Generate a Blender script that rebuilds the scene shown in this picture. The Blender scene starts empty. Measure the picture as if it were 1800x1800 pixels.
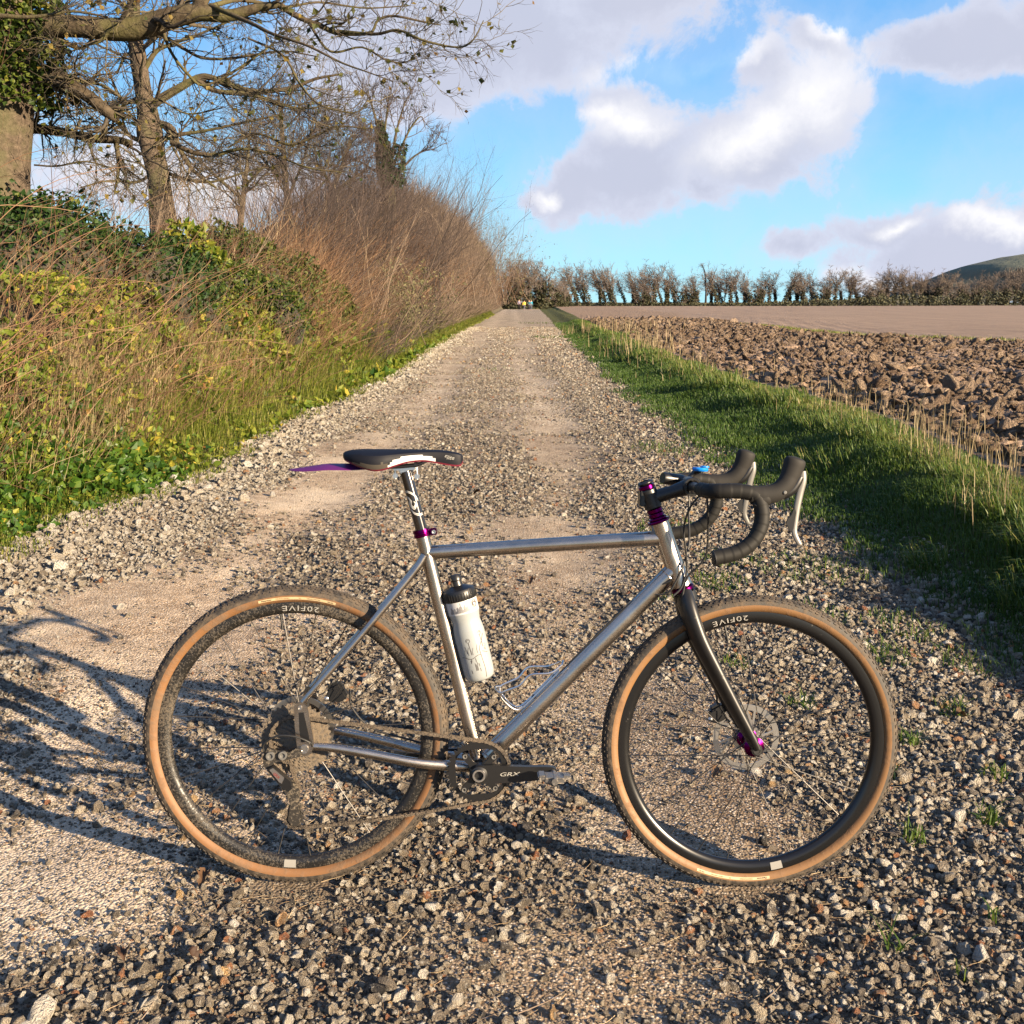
import bpy, bmesh, math, random
import numpy as np
from mathutils import Vector, Matrix
sc = bpy.context.scene
C = sc.collection
R_ = np.random.RandomState(7)
rad = math.radians
# ------------------------------------------------------------------ camera
PITCH = 0.191
FPX = 1907.8          # focal length in pixels of the 1800 px square photograph
CAMH = 1.332
cam = bpy.data.cameras.new('camera')
cam_o = bpy.data.objects.new('camera', cam); C.objects.link(cam_o)
cam_o.location = (0, 0, CAMH)
cam_o.rotation_euler = (math.pi/2 - PITCH, 0, 0)
cam.sensor_fit = 'HORIZONTAL'
cam.angle = 2*math.atan(900/FPX)
cam.clip_start = 0.05; cam.clip_end = 12000
sc.camera = cam_o
sc.view_settings.view_transform = 'Standard'
sc.view_settings.look = 'None'
sc.view_settings.gamma = 1
sc.view_settings.use_curve_mapping = False
sc.view_settings.exposure = 1.92
# ------------------------------------------------------------------ world + sun
SUN_AZ = rad(35)      # sun to the right and behind the camera
SUN_EL = rad(16.5)
to_sun = Vector((math.cos(SUN_AZ)*math.cos(SUN_EL), -math.sin(SUN_AZ)*math.cos(SUN_EL), math.sin(SUN_EL)))
sun = bpy.data.lights.new('sun', 'SUN')
sun.energy = 5.0; sun.angle = rad(0.53); sun.color = (1.0, 0.79, 0.54)
sun_o = bpy.data.objects.new('sun', sun); C.objects.link(sun_o)
sun_o.rotation_euler = to_sun.to_track_quat('Z', 'Y').to_euler()

def px_dir(px, py):
    """direction in the world of a point of the sky seen in the photograph"""
    c, s = math.cos(PITCH), math.sin(PITCH)
    a = (px-900)/FPX; b = (900-py)/FPX
    d = Vector((a, c+b*s, -s+b*c)); return d.normalized()
def at(px, py, Y):
    d = px_dir(px, py); t = Y/d.y
    return np.array((d.x*t, Y, CAMH+d.z*t))

class NT:
    """small helper for node trees"""
    def __init__(s, tree): s.t = tree; s.n = tree.nodes; s.l = tree.links
    def new(s, typ, **kw):
        n = s.n.new(typ)
        for k, v in kw.items(): setattr(n, k, v)
        return n
    def val(s, x, sock):
        if isinstance(x, bpy.types.NodeSocket): s.l.new(x, sock)
        elif x is not None:
            try: sock.default_value = x
            except Exception: sock.default_value = tuple(x)+(1,)
    def math(s, op, a, b=None, c=None, clamp=False):
        n = s.new('ShaderNodeMath', operation=op, use_clamp=clamp)
        s.val(a, n.inputs[0]); s.val(b, n.inputs[1]); s.val(c, n.inputs[2])
        return n.outputs[0]
    def vmath(s, op, a, b=None, out=0):
        n = s.new('ShaderNodeVectorMath', operation=op)
        s.val(a, n.inputs[0]); s.val(b, n.inputs[1])
        return n.outputs[out]
    def mix(s, f, a, b, typ='MIX'):
        n = s.new('ShaderNodeMix', data_type='RGBA', blend_type=typ)
        s.val(f, n.inputs[0]); s.val(a, n.inputs[6]); s.val(b, n.inputs[7])
        return n.outputs[2]
    def ramp(s, f, pts, interp='LINEAR'):
        n = s.new('ShaderNodeValToRGB'); n.color_ramp.interpolation = interp
        e = n.color_ramp.elements
        while len(e) > 1: e.remove(e[0])
        e[0].position = pts[0][0]; e[0].color = tuple(pts[0][1])+(1,)
        for p, c in pts[1:]:
            q = e.new(p); q.color = tuple(c)+(1,)
        s.val(f, n.inputs[0]); return n.outputs[0]
    def mapr(s, x, a, b, c=0.0, d=1.0, smooth=True):
        n = s.new('ShaderNodeMapRange'); n.interpolation_type = 'SMOOTHSTEP' if smooth else 'LINEAR'
        s.val(x, n.inputs[0]); s.val(a, n.inputs[1]); s.val(b, n.inputs[2]); s.val(c, n.inputs[3]); s.val(d, n.inputs[4])
        return n.outputs[0]
    def noise(s, vec, scale, detail=3, rough=.55, out=0, dist=0):
        n = s.new('ShaderNodeTexNoise'); n.inputs['Scale'].default_value = scale
        n.inputs['Detail'].default_value = detail; n.inputs['Roughness'].default_value = rough
        n.inputs['Distortion'].default_value = dist
        if vec is not None: s.l.new(vec, n.inputs['Vector'])
        return n.outputs[out]

w = bpy.data.worlds.new('World'); sc.world = w; w.use_nodes = True
T = NT(w.node_tree); T.n.clear()
sky = T.new('ShaderNodeTexSky', sky_type='NISHITA')
sky.sun_disc = False; sky.sun_elevation = SUN_EL
sky.sun_rotation = math.atan2(to_sun.x, to_sun.y)
sky.air_density = 1.0; sky.dust_density = 0.6; sky.ozone_density = 2.0; sky.altitude = 60
tc = T.new('ShaderNodeTexCoord'); dirv = tc.outputs['Generated']
sep = T.new('ShaderNodeSeparateXYZ'); T.l.new(dirv, sep.inputs[0])
az = T.math('ARCTAN2', sep.outputs[0], sep.outputs[1])
el = T.math('ARCSINE', sep.outputs[2])
cmb = T.new('ShaderNodeCombineXYZ'); T.l.new(az, cmb.inputs[0]); T.l.new(el, cmb.inputs[1])
ae = cmb.outputs[0]
# noise warps the cloud outlines
wn = T.noise(dirv, 9.0, 6, .58, out=1)
wv = T.vmath('MULTIPLY', T.vmath('SUBTRACT', wn, (.5, .5, .5)), (.12, .09, 0))
aew = T.vmath('ADD', ae, wv)
nf = T.noise(dirv, 15.0, 9, .66, dist=.3)
nl = T.noise(dirv, 6.0, 5, .55)
def blobs(rows, base):
    acc = None
    for (px, py, rx, ry, rot) in rows:
        d = px_dir(px, py); a0 = math.atan2(d.x, d.y); e0 = math.asin(d.z)
        m = T.new('ShaderNodeMapping', vector_type='TEXTURE')
        m.inputs['Location'].default_value = (a0, e0, 0)
        m.inputs['Rotation'].default_value = (0, 0, rad(rot))
        m.inputs['Scale'].default_value = (rx/FPX, ry/FPX, 1)
        T.l.new(base, m.inputs['Vector'])
        ln = T.vmath('LENGTH', m.outputs[0], out=1)
        v = T.math('SUBTRACT', 1.0, ln)
        acc = v if acc is None else T.math('SMOOTH_MAX', acc, v, .35)
    return acc
main = blobs([(900,50,400,140,12),(780,120,220,100,10),(1150,-20,300,70,14),(640,60,170,110,0),
    (1010,345,115,55,18),(1140,295,170,90,12),(1150,215,95,75,0),(1290,260,170,105,6),(1370,200,140,100,45),(1430,165,110,100,0),(1350,110,80,60,30),
    (1440,60,100,34,-20),(1650,75,110,45,8),(1780,60,130,60,5),
    (1540,390,130,38,-4),(1640,440,200,65,2),(1780,420,190,75,10),(1740,480,240,55,0),(1400,430,60,42,20),
    (930,362,40,20,0),(300,330,380,60,0),(1260,320,60,30,0),
    (2100,300,260,90,5),(2500,100,300,110,0),(-300,200,300,90,0),(-900,300,350,120,5)], aew)
# the same kind of broken cloud goes on behind and overhead, outside the frame
rest = T.math('SUBTRACT', T.noise(dirv, 3.2, 8, .55), T.mapr(sep.outputs[1], .45, .75, .53, .95))
rest = T.math('MULTIPLY', rest, 4.0)
field = T.math('MAXIMUM', main, rest)
field = T.math('ADD', field, T.math('MULTIPLY', T.math('SUBTRACT', nf, .5), 1.8))
dens = T.mapr(field, -.16, .36)
thin = T.mapr(field, -.9, .1, 0, .22)
dens = T.math('MAXIMUM', dens, thin)
bright = blobs([(1430,150,130,95,20),(1330,220,150,60,30),(1140,210,90,40,20),(1745,385,90,28,2),(1560,385,70,18,-4),(1550,490,110,26,-6),(1110,200,70,30,20),(950,357,40,16,0),
    (300,330,330,60,0),(1480,40,70,30,-10),(1240,100,200,30,10)], aew)
bright = T.mapr(T.math('ADD', bright, T.math('MULTIPLY', T.math('SUBTRACT', nf, .5), 1.3)), -.15, 1.25)
edge = T.mapr(field, .0, .8)           # thick parts are greyer than thin edges
ccol = T.mix(edge, (.66, .70, .84), (.53, .565, .70))
ccol = T.mix(T.mapr(nl, .35, .7, 0, .35), ccol, (.62, .63, .74))
ccol = T.mix(bright, ccol, (.98, .97, .99))
skyr = T.ramp(T.mapr(el, 0, 1.2, 0, 1, False), [(0, (.21, .42, .50)), (.06, (.155, .355, .49)), (.16, (.080, .24, .455)), (.30, (.043, .16, .385)), (.6, (.03,.115,.30)), (1, (.025, .10, .27))])
sr = T.new('ShaderNodeVectorMath', operation='SCALE'); T.l.new(skyr, sr.inputs[0]); sr.inputs['Scale'].default_value = 10.0
skyc = T.mix(.88, sky.outputs[0], sr.outputs[0])
CLOUD_GAIN = 4.9
cl = T.new('ShaderNodeVectorMath', operation='SCALE'); T.l.new(ccol, cl.inputs[0]); cl.inputs['Scale'].default_value = CLOUD_GAIN
final = T.mix(dens, skyc, cl.outputs[0])
bg = T.new('ShaderNodeBackground'); T.l.new(final, bg.inputs[0]); bg.inputs[1].default_value = 0.060
wo = T.new('ShaderNodeOutputWorld'); T.l.new(bg.outputs[0], wo.inputs[0])
# ------------------------------------------------------------------ mesh helpers
def mesh_np(name, V, groups, smooth=False, attrs=None, mats=()):
    """V (n,3); groups: list of (faces array (m,k), material index)"""
    me = bpy.data.meshes.new(name)
    V = np.asarray(V, dtype=np.float32)
    me.vertices.add(len(V)); me.vertices.foreach_set('co', V.ravel())
    tot = []; idx = []; mi = []
    for F, m in groups:
        F = np.asarray(F, dtype=np.int32)
        if len(F) == 0: continue
        idx.append(F.ravel()); tot.append(np.full(len(F), F.shape[1], np.int32)); mi.append(np.full(len(F), m, np.int32))
    idx = np.concatenate(idx); tot = np.concatenate(tot); mi = np.concatenate(mi)
    start = np.concatenate([[0], np.cumsum(tot)[:-1]]).astype(np.int32)
    me.loops.add(len(idx)); me.loops.foreach_set('vertex_index', idx)
    me.polygons.add(len(tot)); me.polygons.foreach_set('loop_start', start); me.polygons.foreach_set('loop_total', tot)
    me.polygons.foreach_set('material_index', mi)
    me.polygons.foreach_set('use_smooth', np.full(len(tot), smooth, dtype=bool))
    for m in mats: me.materials.append(m)
    me.update(calc_edges=True)
    for k, a in (attrs or {}).items():
        a = np.asarray(a, dtype=np.float32)
        t = 'FLOAT' if a.ndim == 1 else ('FLOAT_VECTOR' if a.shape[1] == 3 else 'FLOAT_COLOR')
        at_ = me.attributes.new(k, t, 'POINT')
        at_.data.foreach_set('value' if a.ndim == 1 else ('vector' if a.shape[1] == 3 else 'color'), a.ravel())
    return me
def link(name, me, parent=None, label=None, cat=None, group=None, kind=None):
    o = bpy.data.objects.new(name, me); C.objects.link(o)
    if parent is not None: o.parent = parent
    if label: o['label'] = label
    if cat: o['category'] = cat
    if group: o['group'] = group
    if kind: o['kind'] = kind
    return o
class MB:
    """collects shapes, then builds ONE mesh"""
    def __init__(s): s.V = []; s.G = []; s.n = 0; s.A = []
    def add(s, V, F, m=0, a=None):
        V = np.asarray(V, float).reshape(-1, 3)
        s.V.append(V); s.G.append((np.asarray(F)+s.n, m)); s.n += len(V)
        s.A.append(np.full(len(V), 0. if a is None else a) if np.ndim(a) == 0 else np.asarray(a))
    def build(s, name, mats, parent=None, smooth=True, **kw):
        if not isinstance(mats, (list, tuple)): mats = [mats]
        me = mesh_np(name, np.concatenate(s.V), s.G, smooth, {'col': np.concatenate(s.A)}, mats)
        if smooth:
            try: me.set_sharp_from_angle(angle=rad(38))
            except Exception: pass
        return link(name, me, parent, **kw)
    # ---- shapes
    def tube(s, P, r, n=12, m=0, cap=True, sq=None, a=None):
        P = np.asarray(P, float); k = len(P); r = np.broadcast_to(np.asarray(r, float), (k,))
        T_ = np.gradient(P, axis=0); T_ /= np.linalg.norm(T_, axis=1)[:, None]+1e-12
        ref = np.array((0, 0, 1.)) if abs(T_[0][2]) < .9 else np.array((1., 0, 0))
        N = np.zeros_like(P); N[0] = np.cross(T_[0], ref); N[0] /= np.linalg.norm(N[0])
        for i in range(1, k):
            v = N[i-1]-T_[i]*np.dot(N[i-1], T_[i]); N[i] = v/(np.linalg.norm(v)+1e-12)
        B = np.cross(T_, N)
        th = np.linspace(0, 2*math.pi, n, endpoint=False)
        q = (1., 1.) if sq is None else sq
        V = P[:, None]+r[:, None, None]*(q[0]*np.cos(th)[None, :, None]*N[:, None]+q[1]*np.sin(th)[None, :, None]*B[:, None])
        i, j = np.meshgrid(np.arange(k-1), np.arange(n), indexing='ij'); j2 = (j+1) % n
        F = np.stack([i*n+j, (i+1)*n+j, (i+1)*n+j2, i*n+j2], -1).reshape(-1, 4)
        s.add(V.reshape(-1, 3), F, m, a)
        if cap:
            for e, fl in ((0, 1), (k-1, -1)):
                c = np.concatenate([P[e:e+1], V[e]]); jj = np.arange(n)
                F = np.stack([np.zeros(n, int), 1+jj, 1+(jj+1) % n], -1)
                s.add(c, F[:, ::-1] if fl < 0 else F, m, a)
    def lathe(s, prof, c=(0, 0, 0), axis=(0, 1, 0), n=48, m=0, closed=False, arc=None):
        """prof: (radius, offset along axis) pairs"""
        prof = np.asarray(prof, float); ax = np.array(axis, float); ax /= np.linalg.norm(ax)
        ref = np.array((0, 0, 1.)) if abs(ax[2]) < .9 else np.array((1., 0, 0))
        e1 = np.cross(ax, ref); e1 /= np.linalg.norm(e1); e2 = np.cross(ax, e1)
        k = len(prof); full = arc is None
        th = np.linspace(0, 2*math.pi, n, endpoint=False) if full else np.linspace(arc[0], arc[1], n)
        V = (np.array(c)+prof[:, 0][:, None, None]*(np.cos(th)[None, :, None]*e1+np.sin(th)[None, :, None]*e2)+prof[:, 1][:, None, None]*ax)
        kk = k if closed else k-1; nn = n if full else n-1
        i, j = np.meshgrid(np.arange(kk), np.arange(nn), indexing='ij'); i2 = (i+1) % k; j2 = (j+1) % n
        F = np.stack([i*n+j, i*n+j2, i2*n+j2, i2*n+j], -1).reshape(-1, 4)
        s.add(V.reshape(-1, 3), F, m)
    def prism(s, poly, y0, y1, m=0, plane='xz'):
        """polygon in the x-z plane given depth from y0 to y1 (triangulated caps)"""
        poly = np.asarray(poly, float); n = len(poly)
        from mathutils.geometry import tessellate_polygon
        tri = np.array(tessellate_polygon([[Vector((p[0], p[1], 0)) for p in poly]]))
        def up(y): return np.stack([poly[:, 0], np.full(n, y), poly[:, 1]], -1)
        V = np.concatenate([up(y0), up(y1)]); j = np.arange(n)
        s.add(V, np.stack([j, (j+1) % n, (j+1) % n+n, j+n], -1), m)
        s.add(up(y0), tri, m); s.add(up(y1), tri[:, ::-1], m)
    def box(s, c, size, m=0, axes=None, bev=0.0):
        h = np.array(size)/2.
        A = np.eye(3) if axes is None else np.array(axes, float)
        b = min(bev, min(h)*.9)
        if b <= 0:
            U = np.array([(x, y, z) for x in (-1, 1) for y in (-1, 1) for z in (-1, 1)], float)*h
            F = [(0, 1, 3, 2), (4, 6, 7, 5), (0, 4, 5, 1), (2, 3, 7, 6), (0, 2, 6, 4), (1, 5, 7, 3)]
            s.add(np.array(c)+U@A, F, m); return
        bm = bmesh.new(); bmesh.ops.create_cube(bm, size=1)
        for v in bm.verts: v.co = Vector((v.co.x*2*h[0], v.co.y*2*h[1], v.co.z*2*h[2]))
        bmesh.ops.bevel(bm, geom=bm.edges[:]+bm.verts[:], offset=b, segments=2, affect='EDGES')
        bm.verts.index_update()
        V = np.array([v.co[:] for v in bm.verts]); 
        base = s.n; s.V.append(np.array(c)+V@A); s.n += len(V); s.A.append(np.zeros(len(V)))
        by = {}
        for f in bm.faces: by.setdefault(len(f.verts), []).append([v.index+base for v in f.verts])
        for k, F in by.items(): s.G.append((np.array(F), m))
        bm.free()
def smooth_path(P, n):
    """Catmull-Rom resampling of control points"""
    P = np.asarray(P, float); Q = np.concatenate([[2*P[0]-P[1]], P, [2*P[-1]-P[-2]]])
    out = []
    for t in np.linspace(0, len(P)-1-1e-6, n):
        i = int(t); u = t-i; a, b, c, d = Q[i:i+4]
        out.append(.5*((2*b)+(-a+c)*u+(2*a-5*b+4*c-d)*u*u+(-a+3*b-3*c+d)*u**3))
    return np.array(out)
def tubes(P, Rr, n=4):
    """batch of tubes: P (N,k,3), Rr (N,k) -> V, F quads"""
    N, k, _ = P.shape
    T_ = np.gradient(P, axis=1); T_ /= np.linalg.norm(T_, axis=2)[..., None]+1e-9
    m = T_.mean(axis=1, keepdims=True); ref = np.where(np.abs(m[..., 2:3]) < .8, np.array((0, 0, 1.)), np.array((1., 0, 0)))
    A = np.cross(T_, np.broadcast_to(ref, T_.shape)); A /= np.linalg.norm(A, axis=2)[..., None]+1e-9
    B = np.cross(T_, A); th = np.linspace(0, 2*math.pi, n, endpoint=False)
    V = P[:, :, None]+Rr[:, :, None, None]*(np.cos(th)[:, None]*A[:, :, None]+np.sin(th)[:, None]*B[:, :, None])
    b = (np.arange(N)*k*n)[:, None, None]; i, j = np.meshgrid(np.arange(k-1), np.arange(n), indexing='ij'); j2 = (j+1) % n
    F = np.stack([b+i*n+j, b+(i+1)*n+j, b+(i+1)*n+j2, b+i*n+j2], -1).reshape(-1, 4)
    return V.reshape(-1, 3), F
def ribbons(P, W, side):
    """batch of flat strips: P (N,k,3), W (N,k), side (N,3)"""
    N, k, _ = P.shape
    V = np.stack([P-side[:, None]*W[..., None], P+side[:, None]*W[..., None]], 2)
    b = (np.arange(N)*k*2)[:, None]; i = np.arange(k-1)
    F = np.stack([b+i*2, b+i*2+1, b+i*2+3, b+i*2+2], -1).reshape(-1, 4)
    return V.reshape(-1, 3), F
def unit(v): return v/(np.linalg.norm(v, axis=-1, keepdims=True)+1e-9)
def rdir(n, rng): return unit(rng.normal(size=(n, 3)))
# value noise
def vnoise(x, y, seed=0):
    x = np.asarray(x, float); y = np.asarray(y, float)
    xi = np.floor(x).astype(np.int64); yi = np.floor(y).astype(np.int64); u = x-xi; v = y-yi
    u = u*u*(3-2*u); v = v*v*(3-2*v)
    def h(a, b):
        q = (a*374761393+b*668265263+seed*1442695041) & 0xffffffff
        q = ((q ^ (q >> 13))*1274126177) & 0xffffffff
        return ((q ^ (q >> 16)) & 0xffff)/65535.
    return (h(xi, yi)*(1-u)+h(xi+1, yi)*u)*(1-v)+(h(xi, yi+1)*(1-u)+h(xi+1, yi+1)*u)*v
def fbm(x, y, oct=4, seed=0, g=.5):
    s = 0; a = 1; t = 0
    for i in range(oct):
        s = s+a*vnoise(x*2**i+i*17.3, y*2**i+i*5.1, seed+i); t += a; a *= g
    return s/t
def sst(x, a, b): t = np.clip((np.asarray(x, float)-a)/(b-a), 0, 1); return t*t*(3-2*t)
# ------------------------------------------------------------------ materials
def mat(name, col=(.5, .5, .5), rough=.5, metal=0., spec=None, fn=None, coat=0.):
    m = bpy.data.materials.new(name); m.use_nodes = True
    t = NT(m.node_tree); b = m.node_tree.nodes['Principled BSDF']
    b.inputs['Base Color'].default_value = tuple(col)+(1,); b.inputs['Roughness'].default_value = rough
    b.inputs['Metallic'].default_value = metal
    if spec is not None: b.inputs['Specular IOR Level'].default_value = spec
    if coat: b.inputs['Coat Weight'].default_value = coat; b.inputs['Coat Roughness'].default_value = .1
    if fn: fn(t, b)
    return m
def objco(t): return t.new('ShaderNodeTexCoord').outputs['Object']
def bump(t, b, h, dist, strength=1.0):
    n = t.new('ShaderNodeBump'); n.inputs['Distance'].default_value = dist; n.inputs['Strength'].default_value = strength
    t.l.new(h, n.inputs['Height']); t.l.new(n.outputs[0], b.inputs['Normal'])
def attr(t, name, typ='GEOMETRY'):
    n = t.new('ShaderNodeAttribute', attribute_name=name, attribute_type=typ); return n.outputs['Fac']
def leafmat(name, ramp, trans=.35, rough=.5, seedscale=1.0, spec=.35):
    """leaf: colour picked per leaf (attribute col), a little light shines through"""
    m = bpy.data.materials.new(name); m.use_nodes = True
    t = NT(m.node_tree); b = m.node_tree.nodes['Principled BSDF']; out = m.node_tree.nodes['Material Output']
    c = t.ramp(attr(t, 'col'), ramp)
    nz = t.noise(objco(t), 60, 2); c = t.mix(t.mapr(nz, .3, .7, 0, .3), c, t.mix(1., c, (.55, .55, .5), 'MULTIPLY'))
    t.l.new(c, b.inputs['Base Color']); b.inputs['Roughness'].default_value = rough; b.inputs['Specular IOR Level'].default_value = spec
    if trans > 0:
        tr = t.new('ShaderNodeBsdfTranslucent'); t.l.new(c, tr.inputs[0])
        mx = t.new('ShaderNodeMixShader'); mx.inputs[0].default_value = trans
        t.l.new(b.outputs[0], mx.inputs[1]); t.l.new(tr.outputs[0], mx.inputs[2]); t.l.new(mx.outputs[0], out.inputs[0])
    return m
# ------------------------------------------------------------------ terrain
BX, BY = -0.5077, 2.3325
_yk = np.array([0, 4.4, 5.4, 6.9, 9.5, 12.4, 20, 45, 190, 400.])
_xr = np.array([2.05, 2.02, 1.98, 1.91, 1.72, 1.62, 1.72, 2.2, 4.9, 9.])
_xl = np.array([-2.75, -2.72, -2.70, -2.45, -2.42, -2.34, -2.25, -2.4, -1.6, 1.])
_yc = np.array([0, 5.5, 6.8, 9.6, 12.8, 16.4, 26, 60, 200, 400.])
_xc = np.array([2.8, 2.75, 2.8, 3.1, 3.25, 3.0, 3.0, 3.8, 7.4, 13.])
def XR(y): return np.interp(y, _yk, _xr)+.22*(fbm(np.asarray(y)*.9, 3.3, 3, 11)-.5)*np.clip(np.asarray(y)/6, .6, 2)
def XL(y): return np.interp(y, _yk, _xl)+.35*(fbm(np.asarray(y)*.8, 7.7, 3, 12)-.5)
def XC(y): return np.interp(y, _yc, _xc)+.3*(fbm(np.asarray(y)*.35, 1.7, 2, 13)-.5)
def XF(y): return XC(y)+.75
def base_z(x, y):
    return -0.0329*(x-BX)*(1-sst(y, 4, 16))-0.0015*(y-BY)*0
def path_z(x, y):
    x = np.asarray(x, float); y = np.asarray(y, float)
    far = 1-sst(y, 20, 60)
    z = base_z(x, y)
    z = z+.05*(fbm(x*.9, y*.5, 3, 21)-.5)*far
    tr = np.exp(-((x+1.15+.15*np.sin(y*.3))/.28)**2)+np.exp(-((x-.45+.12*np.sin(y*.27+1))/.28)**2)
    z = z-.022*tr*far+.012*(fbm(x*7, y*6, 3, 23)-.5)*far+.006*(fbm(x*30, y*30, 2, 25)-.5)*(1-sst(y, 5, 8))
    # level where the bicycle stands
    d = np.abs(y-(BY+.0414*(x-BX))); m = np.exp(-(d/.35)**2)*np.exp(-(np.clip(np.abs(x-.02)-.8, 0, None)/.4)**2)
    z0 = -0.0329*(x-BX)-.012
    return z*(1-m)+z0*m
def bank_z(x, y):
    xr = XR(y); xc = XC(y); u = np.clip((x-xr)/(xc-xr), 0, 1)
    lump = .12*(fbm(x*.8, y*.45, 3, 31)-.45)+.07*(fbm(x*2.6, y*1.7, 3, 33)-.5)
    top = .16+lump
    z = path_z(xr, y)*(1-u)+top*(.18*u+.82*sst(u, .35, .98))+0*x
    v = np.clip((x-xc)/.75, 0, 1)
    return np.where(x > xc, top*(1-sst(v, .1, 1))+field_base(x, y)*sst(v, .1, 1), z)
def field_base(x, y):
    x = np.asarray(x, float); y = np.asarray(y, float)
    z = .12+.40*sst(y, 25, 330)-.10*np.exp(-((y-45-x)/18)**2)*sst(x, 6, 25)
    z = z+.10*np.exp(-((x-18+(y-95)*.10)/2.)**2)*sst(y, 55, 80)*(1-sst(y, 150, 200))
    return z+.0009*np.clip(x-60, 0, None)
def rough_edge(y): return np.interp(y, [0, 26, 30, 40, 50, 130, 320], [300, 60, 16, 12, 12, 17, 30])
def field_rough(x, y): return 1-sst(x-rough_edge(y)+2*(fbm(x*.2, y*.2, 2, 5)-.5), -.3, .5)
def field_z(x, y):
    z = field_base(x, y); rg = field_rough(x, y)
    wx = x+.35*(fbm(x*1.3, y*1.3, 2, 41)-.5); wy = y+.35*(fbm(x*1.3, y*1.3, 2, 43)-.5)
    r = 1-np.abs(2*fbm(wx*1.9, wy*1.5, 4, 45, .6)-1)*1.6
    q = fbm(wx*5.5, wy*5., 3, 47, .6)
    near = 1-sst(y, 60, 120)
    rel = (.17*(r-.55)+.17*(q-.5))*rg*near
    fur = .02*np.sin((x*.93-y*.18)*2*math.pi/.9)*(1-rg)*(1-sst(y, 40, 110))+.012*(fbm(x*5, y*5, 3, 51)-.5)*(1-rg)*near
    edge = sst(x-XF(y), 0, .6)
    return z+(rel+fur)*edge
def verge_h(y):   # height of the hedge bank behind the left verge
    return np.interp(y, [0, 5, 8, 12.3, 13.8, 17, 21, 30, 48, 95, 160, 400], [2.0, 2.1, 2.15, 2.35, 2.05, 2.4, 2.9, 4.3, 5.6, 7.0, 7.2, 7.])
def verge_w(y): return np.interp(y, [0, 12, 30, 400], [1.9, 1.9, 1.3, 1.2])
def verge_z(x, y):
    d = XL(y)-x
    h = np.minimum(verge_h(y), 2.2+0*y)*.62
    z = h*sst(d/verge_w(y), .12, 1.15)+path_z(XL(y), y)*(1-sst(d, 0, 1))
    return z+.12*(fbm(x*2, y*1.4, 3, 61)-.5)*sst(d, .1, .8)
def rows(segs):
    out = [segs[0][0]]
    for a, b, d0, d1 in segs:
        y = a; 
        while y < b:
            t = (y-a)/(b-a); y += d0*(d1/d0)**t; out.append(min(y, b))
    return np.unique(np.round(out, 4))
def strip(name, ys, us, f0, f1, zf, m, wrange=None, **kw):
    Y, U = np.meshgrid(ys, us, indexing='ij')
    X = f0(Y)*(1-U)+f1(Y)*U
    V = np.stack([X, Y, zf(X, Y)], -1).reshape(-1, 3)
    n = len(us); i, j = np.meshgrid(np.arange(len(ys)-1), np.arange(n-1), indexing='ij')
    F = np.stack([i*n+j, i*n+j+1, (i+1)*n+j+1, (i+1)*n+j], -1).reshape(-1, 4)
    return link(name, mesh_np(name, V, [(F, 0)], True, None, [m]), **kw)

def m_path(t, b):
    co = objco(t)
    n1 = t.noise(co, 1.1, 4); n2 = t.noise(co, 14, 5, .6); n3 = t.noise(co, 90, 3, .6); n4 = t.noise(co, 400, 2, .6)
    c = t.ramp(n2, [(.3, (.11, .074, .046)), (.5, (.18, .127, .082)), (.72, (.27, .20, .135))])
    c = t.mix(t.mapr(n1, .38, .68, 0, .55), c, (.40, .33, .245))
    sp_ = t.new('ShaderNodeSeparateXYZ'); t.l.new(co, sp_.inputs[0])
    c = t.mix(t.math('MULTIPLY', t.mapr(sp_.outputs[0], -.2, -.9, 0, .8), t.mapr(sp_.outputs[1], 12, 6, .3, 1)), c, t.mix(1., c, (1.75, 1.8, 1.85), 'MULTIPLY'))
    v = t.new('ShaderNodeTexVoronoi'); v.inputs['Scale'].default_value = 120; t.l.new(co, v.inputs['Vector'])
    pc = t.ramp(v.outputs['Color'], [(.1, (.07, .065, .06)), (.35, (.25, .21, .165)), (.6, (.42, .36, .29)), (.9, (.72, .66, .57))])
    c = t.mix(t.mapr(v.outputs['Distance'], .25, .55, .75, 0), c, pc)
    v2 = t.new('ShaderNodeTexVoronoi'); v2.inputs['Scale'].default_value = 30; t.l.new(co, v2.inputs['Vector'])
    sepv = t.new('ShaderNodeSeparateXYZ'); t.l.new(co, sepv.inputs[0])
    farf = t.mapr(sepv.outputs[1], 8, 16, 0, 1)
    pc2 = t.ramp(v2.outputs['Color'], [(.1, (.10, .09, .08)), (.4, (.28, .235, .185)), (.7, (.52, .445, .35)), (.95, (.80, .73, .62))])
    msk = t.math('MULTIPLY', t.mapr(v2.outputs['Distance'], .3, .6, .8, 0), farf)
    c = t.mix(msk, c, pc2)
    c = t.mix(t.mapr(n3, .3, .5, .35, 0), c, (.10, .08, .06))
    t.l.new(c, b.inputs['Base Color']); b.inputs['Roughness'].default_value = .95; b.inputs['Specular IOR Level'].default_value = .15
    h = t.math('ADD', t.math('MULTIPLY', n3, .6), t.math('MULTIPLY', n4, .25))
    h = t.math('SUBTRACT', h, t.math('MULTIPLY', v.outputs['Distance'], .7))
    h = t.math('SUBTRACT', h, t.math('MULTIPLY', t.math('MULTIPLY', v2.outputs['Distance'], farf), 2.2))
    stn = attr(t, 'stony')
    c2 = t.mix(t.mapr(stn, .45, .95, 0, .75), c, (.060, .046, .034)); c2 = t.mix(t.mapr(sepv.outputs[1], 5, 14, 0, .7), c2, c)  # darker among stones: shade of the gaps painted in, with damp earth
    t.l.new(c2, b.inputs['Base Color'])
    bump(t, b, h, .007)
M_path = mat('trodden_gravel', fn=m_path)
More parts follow.
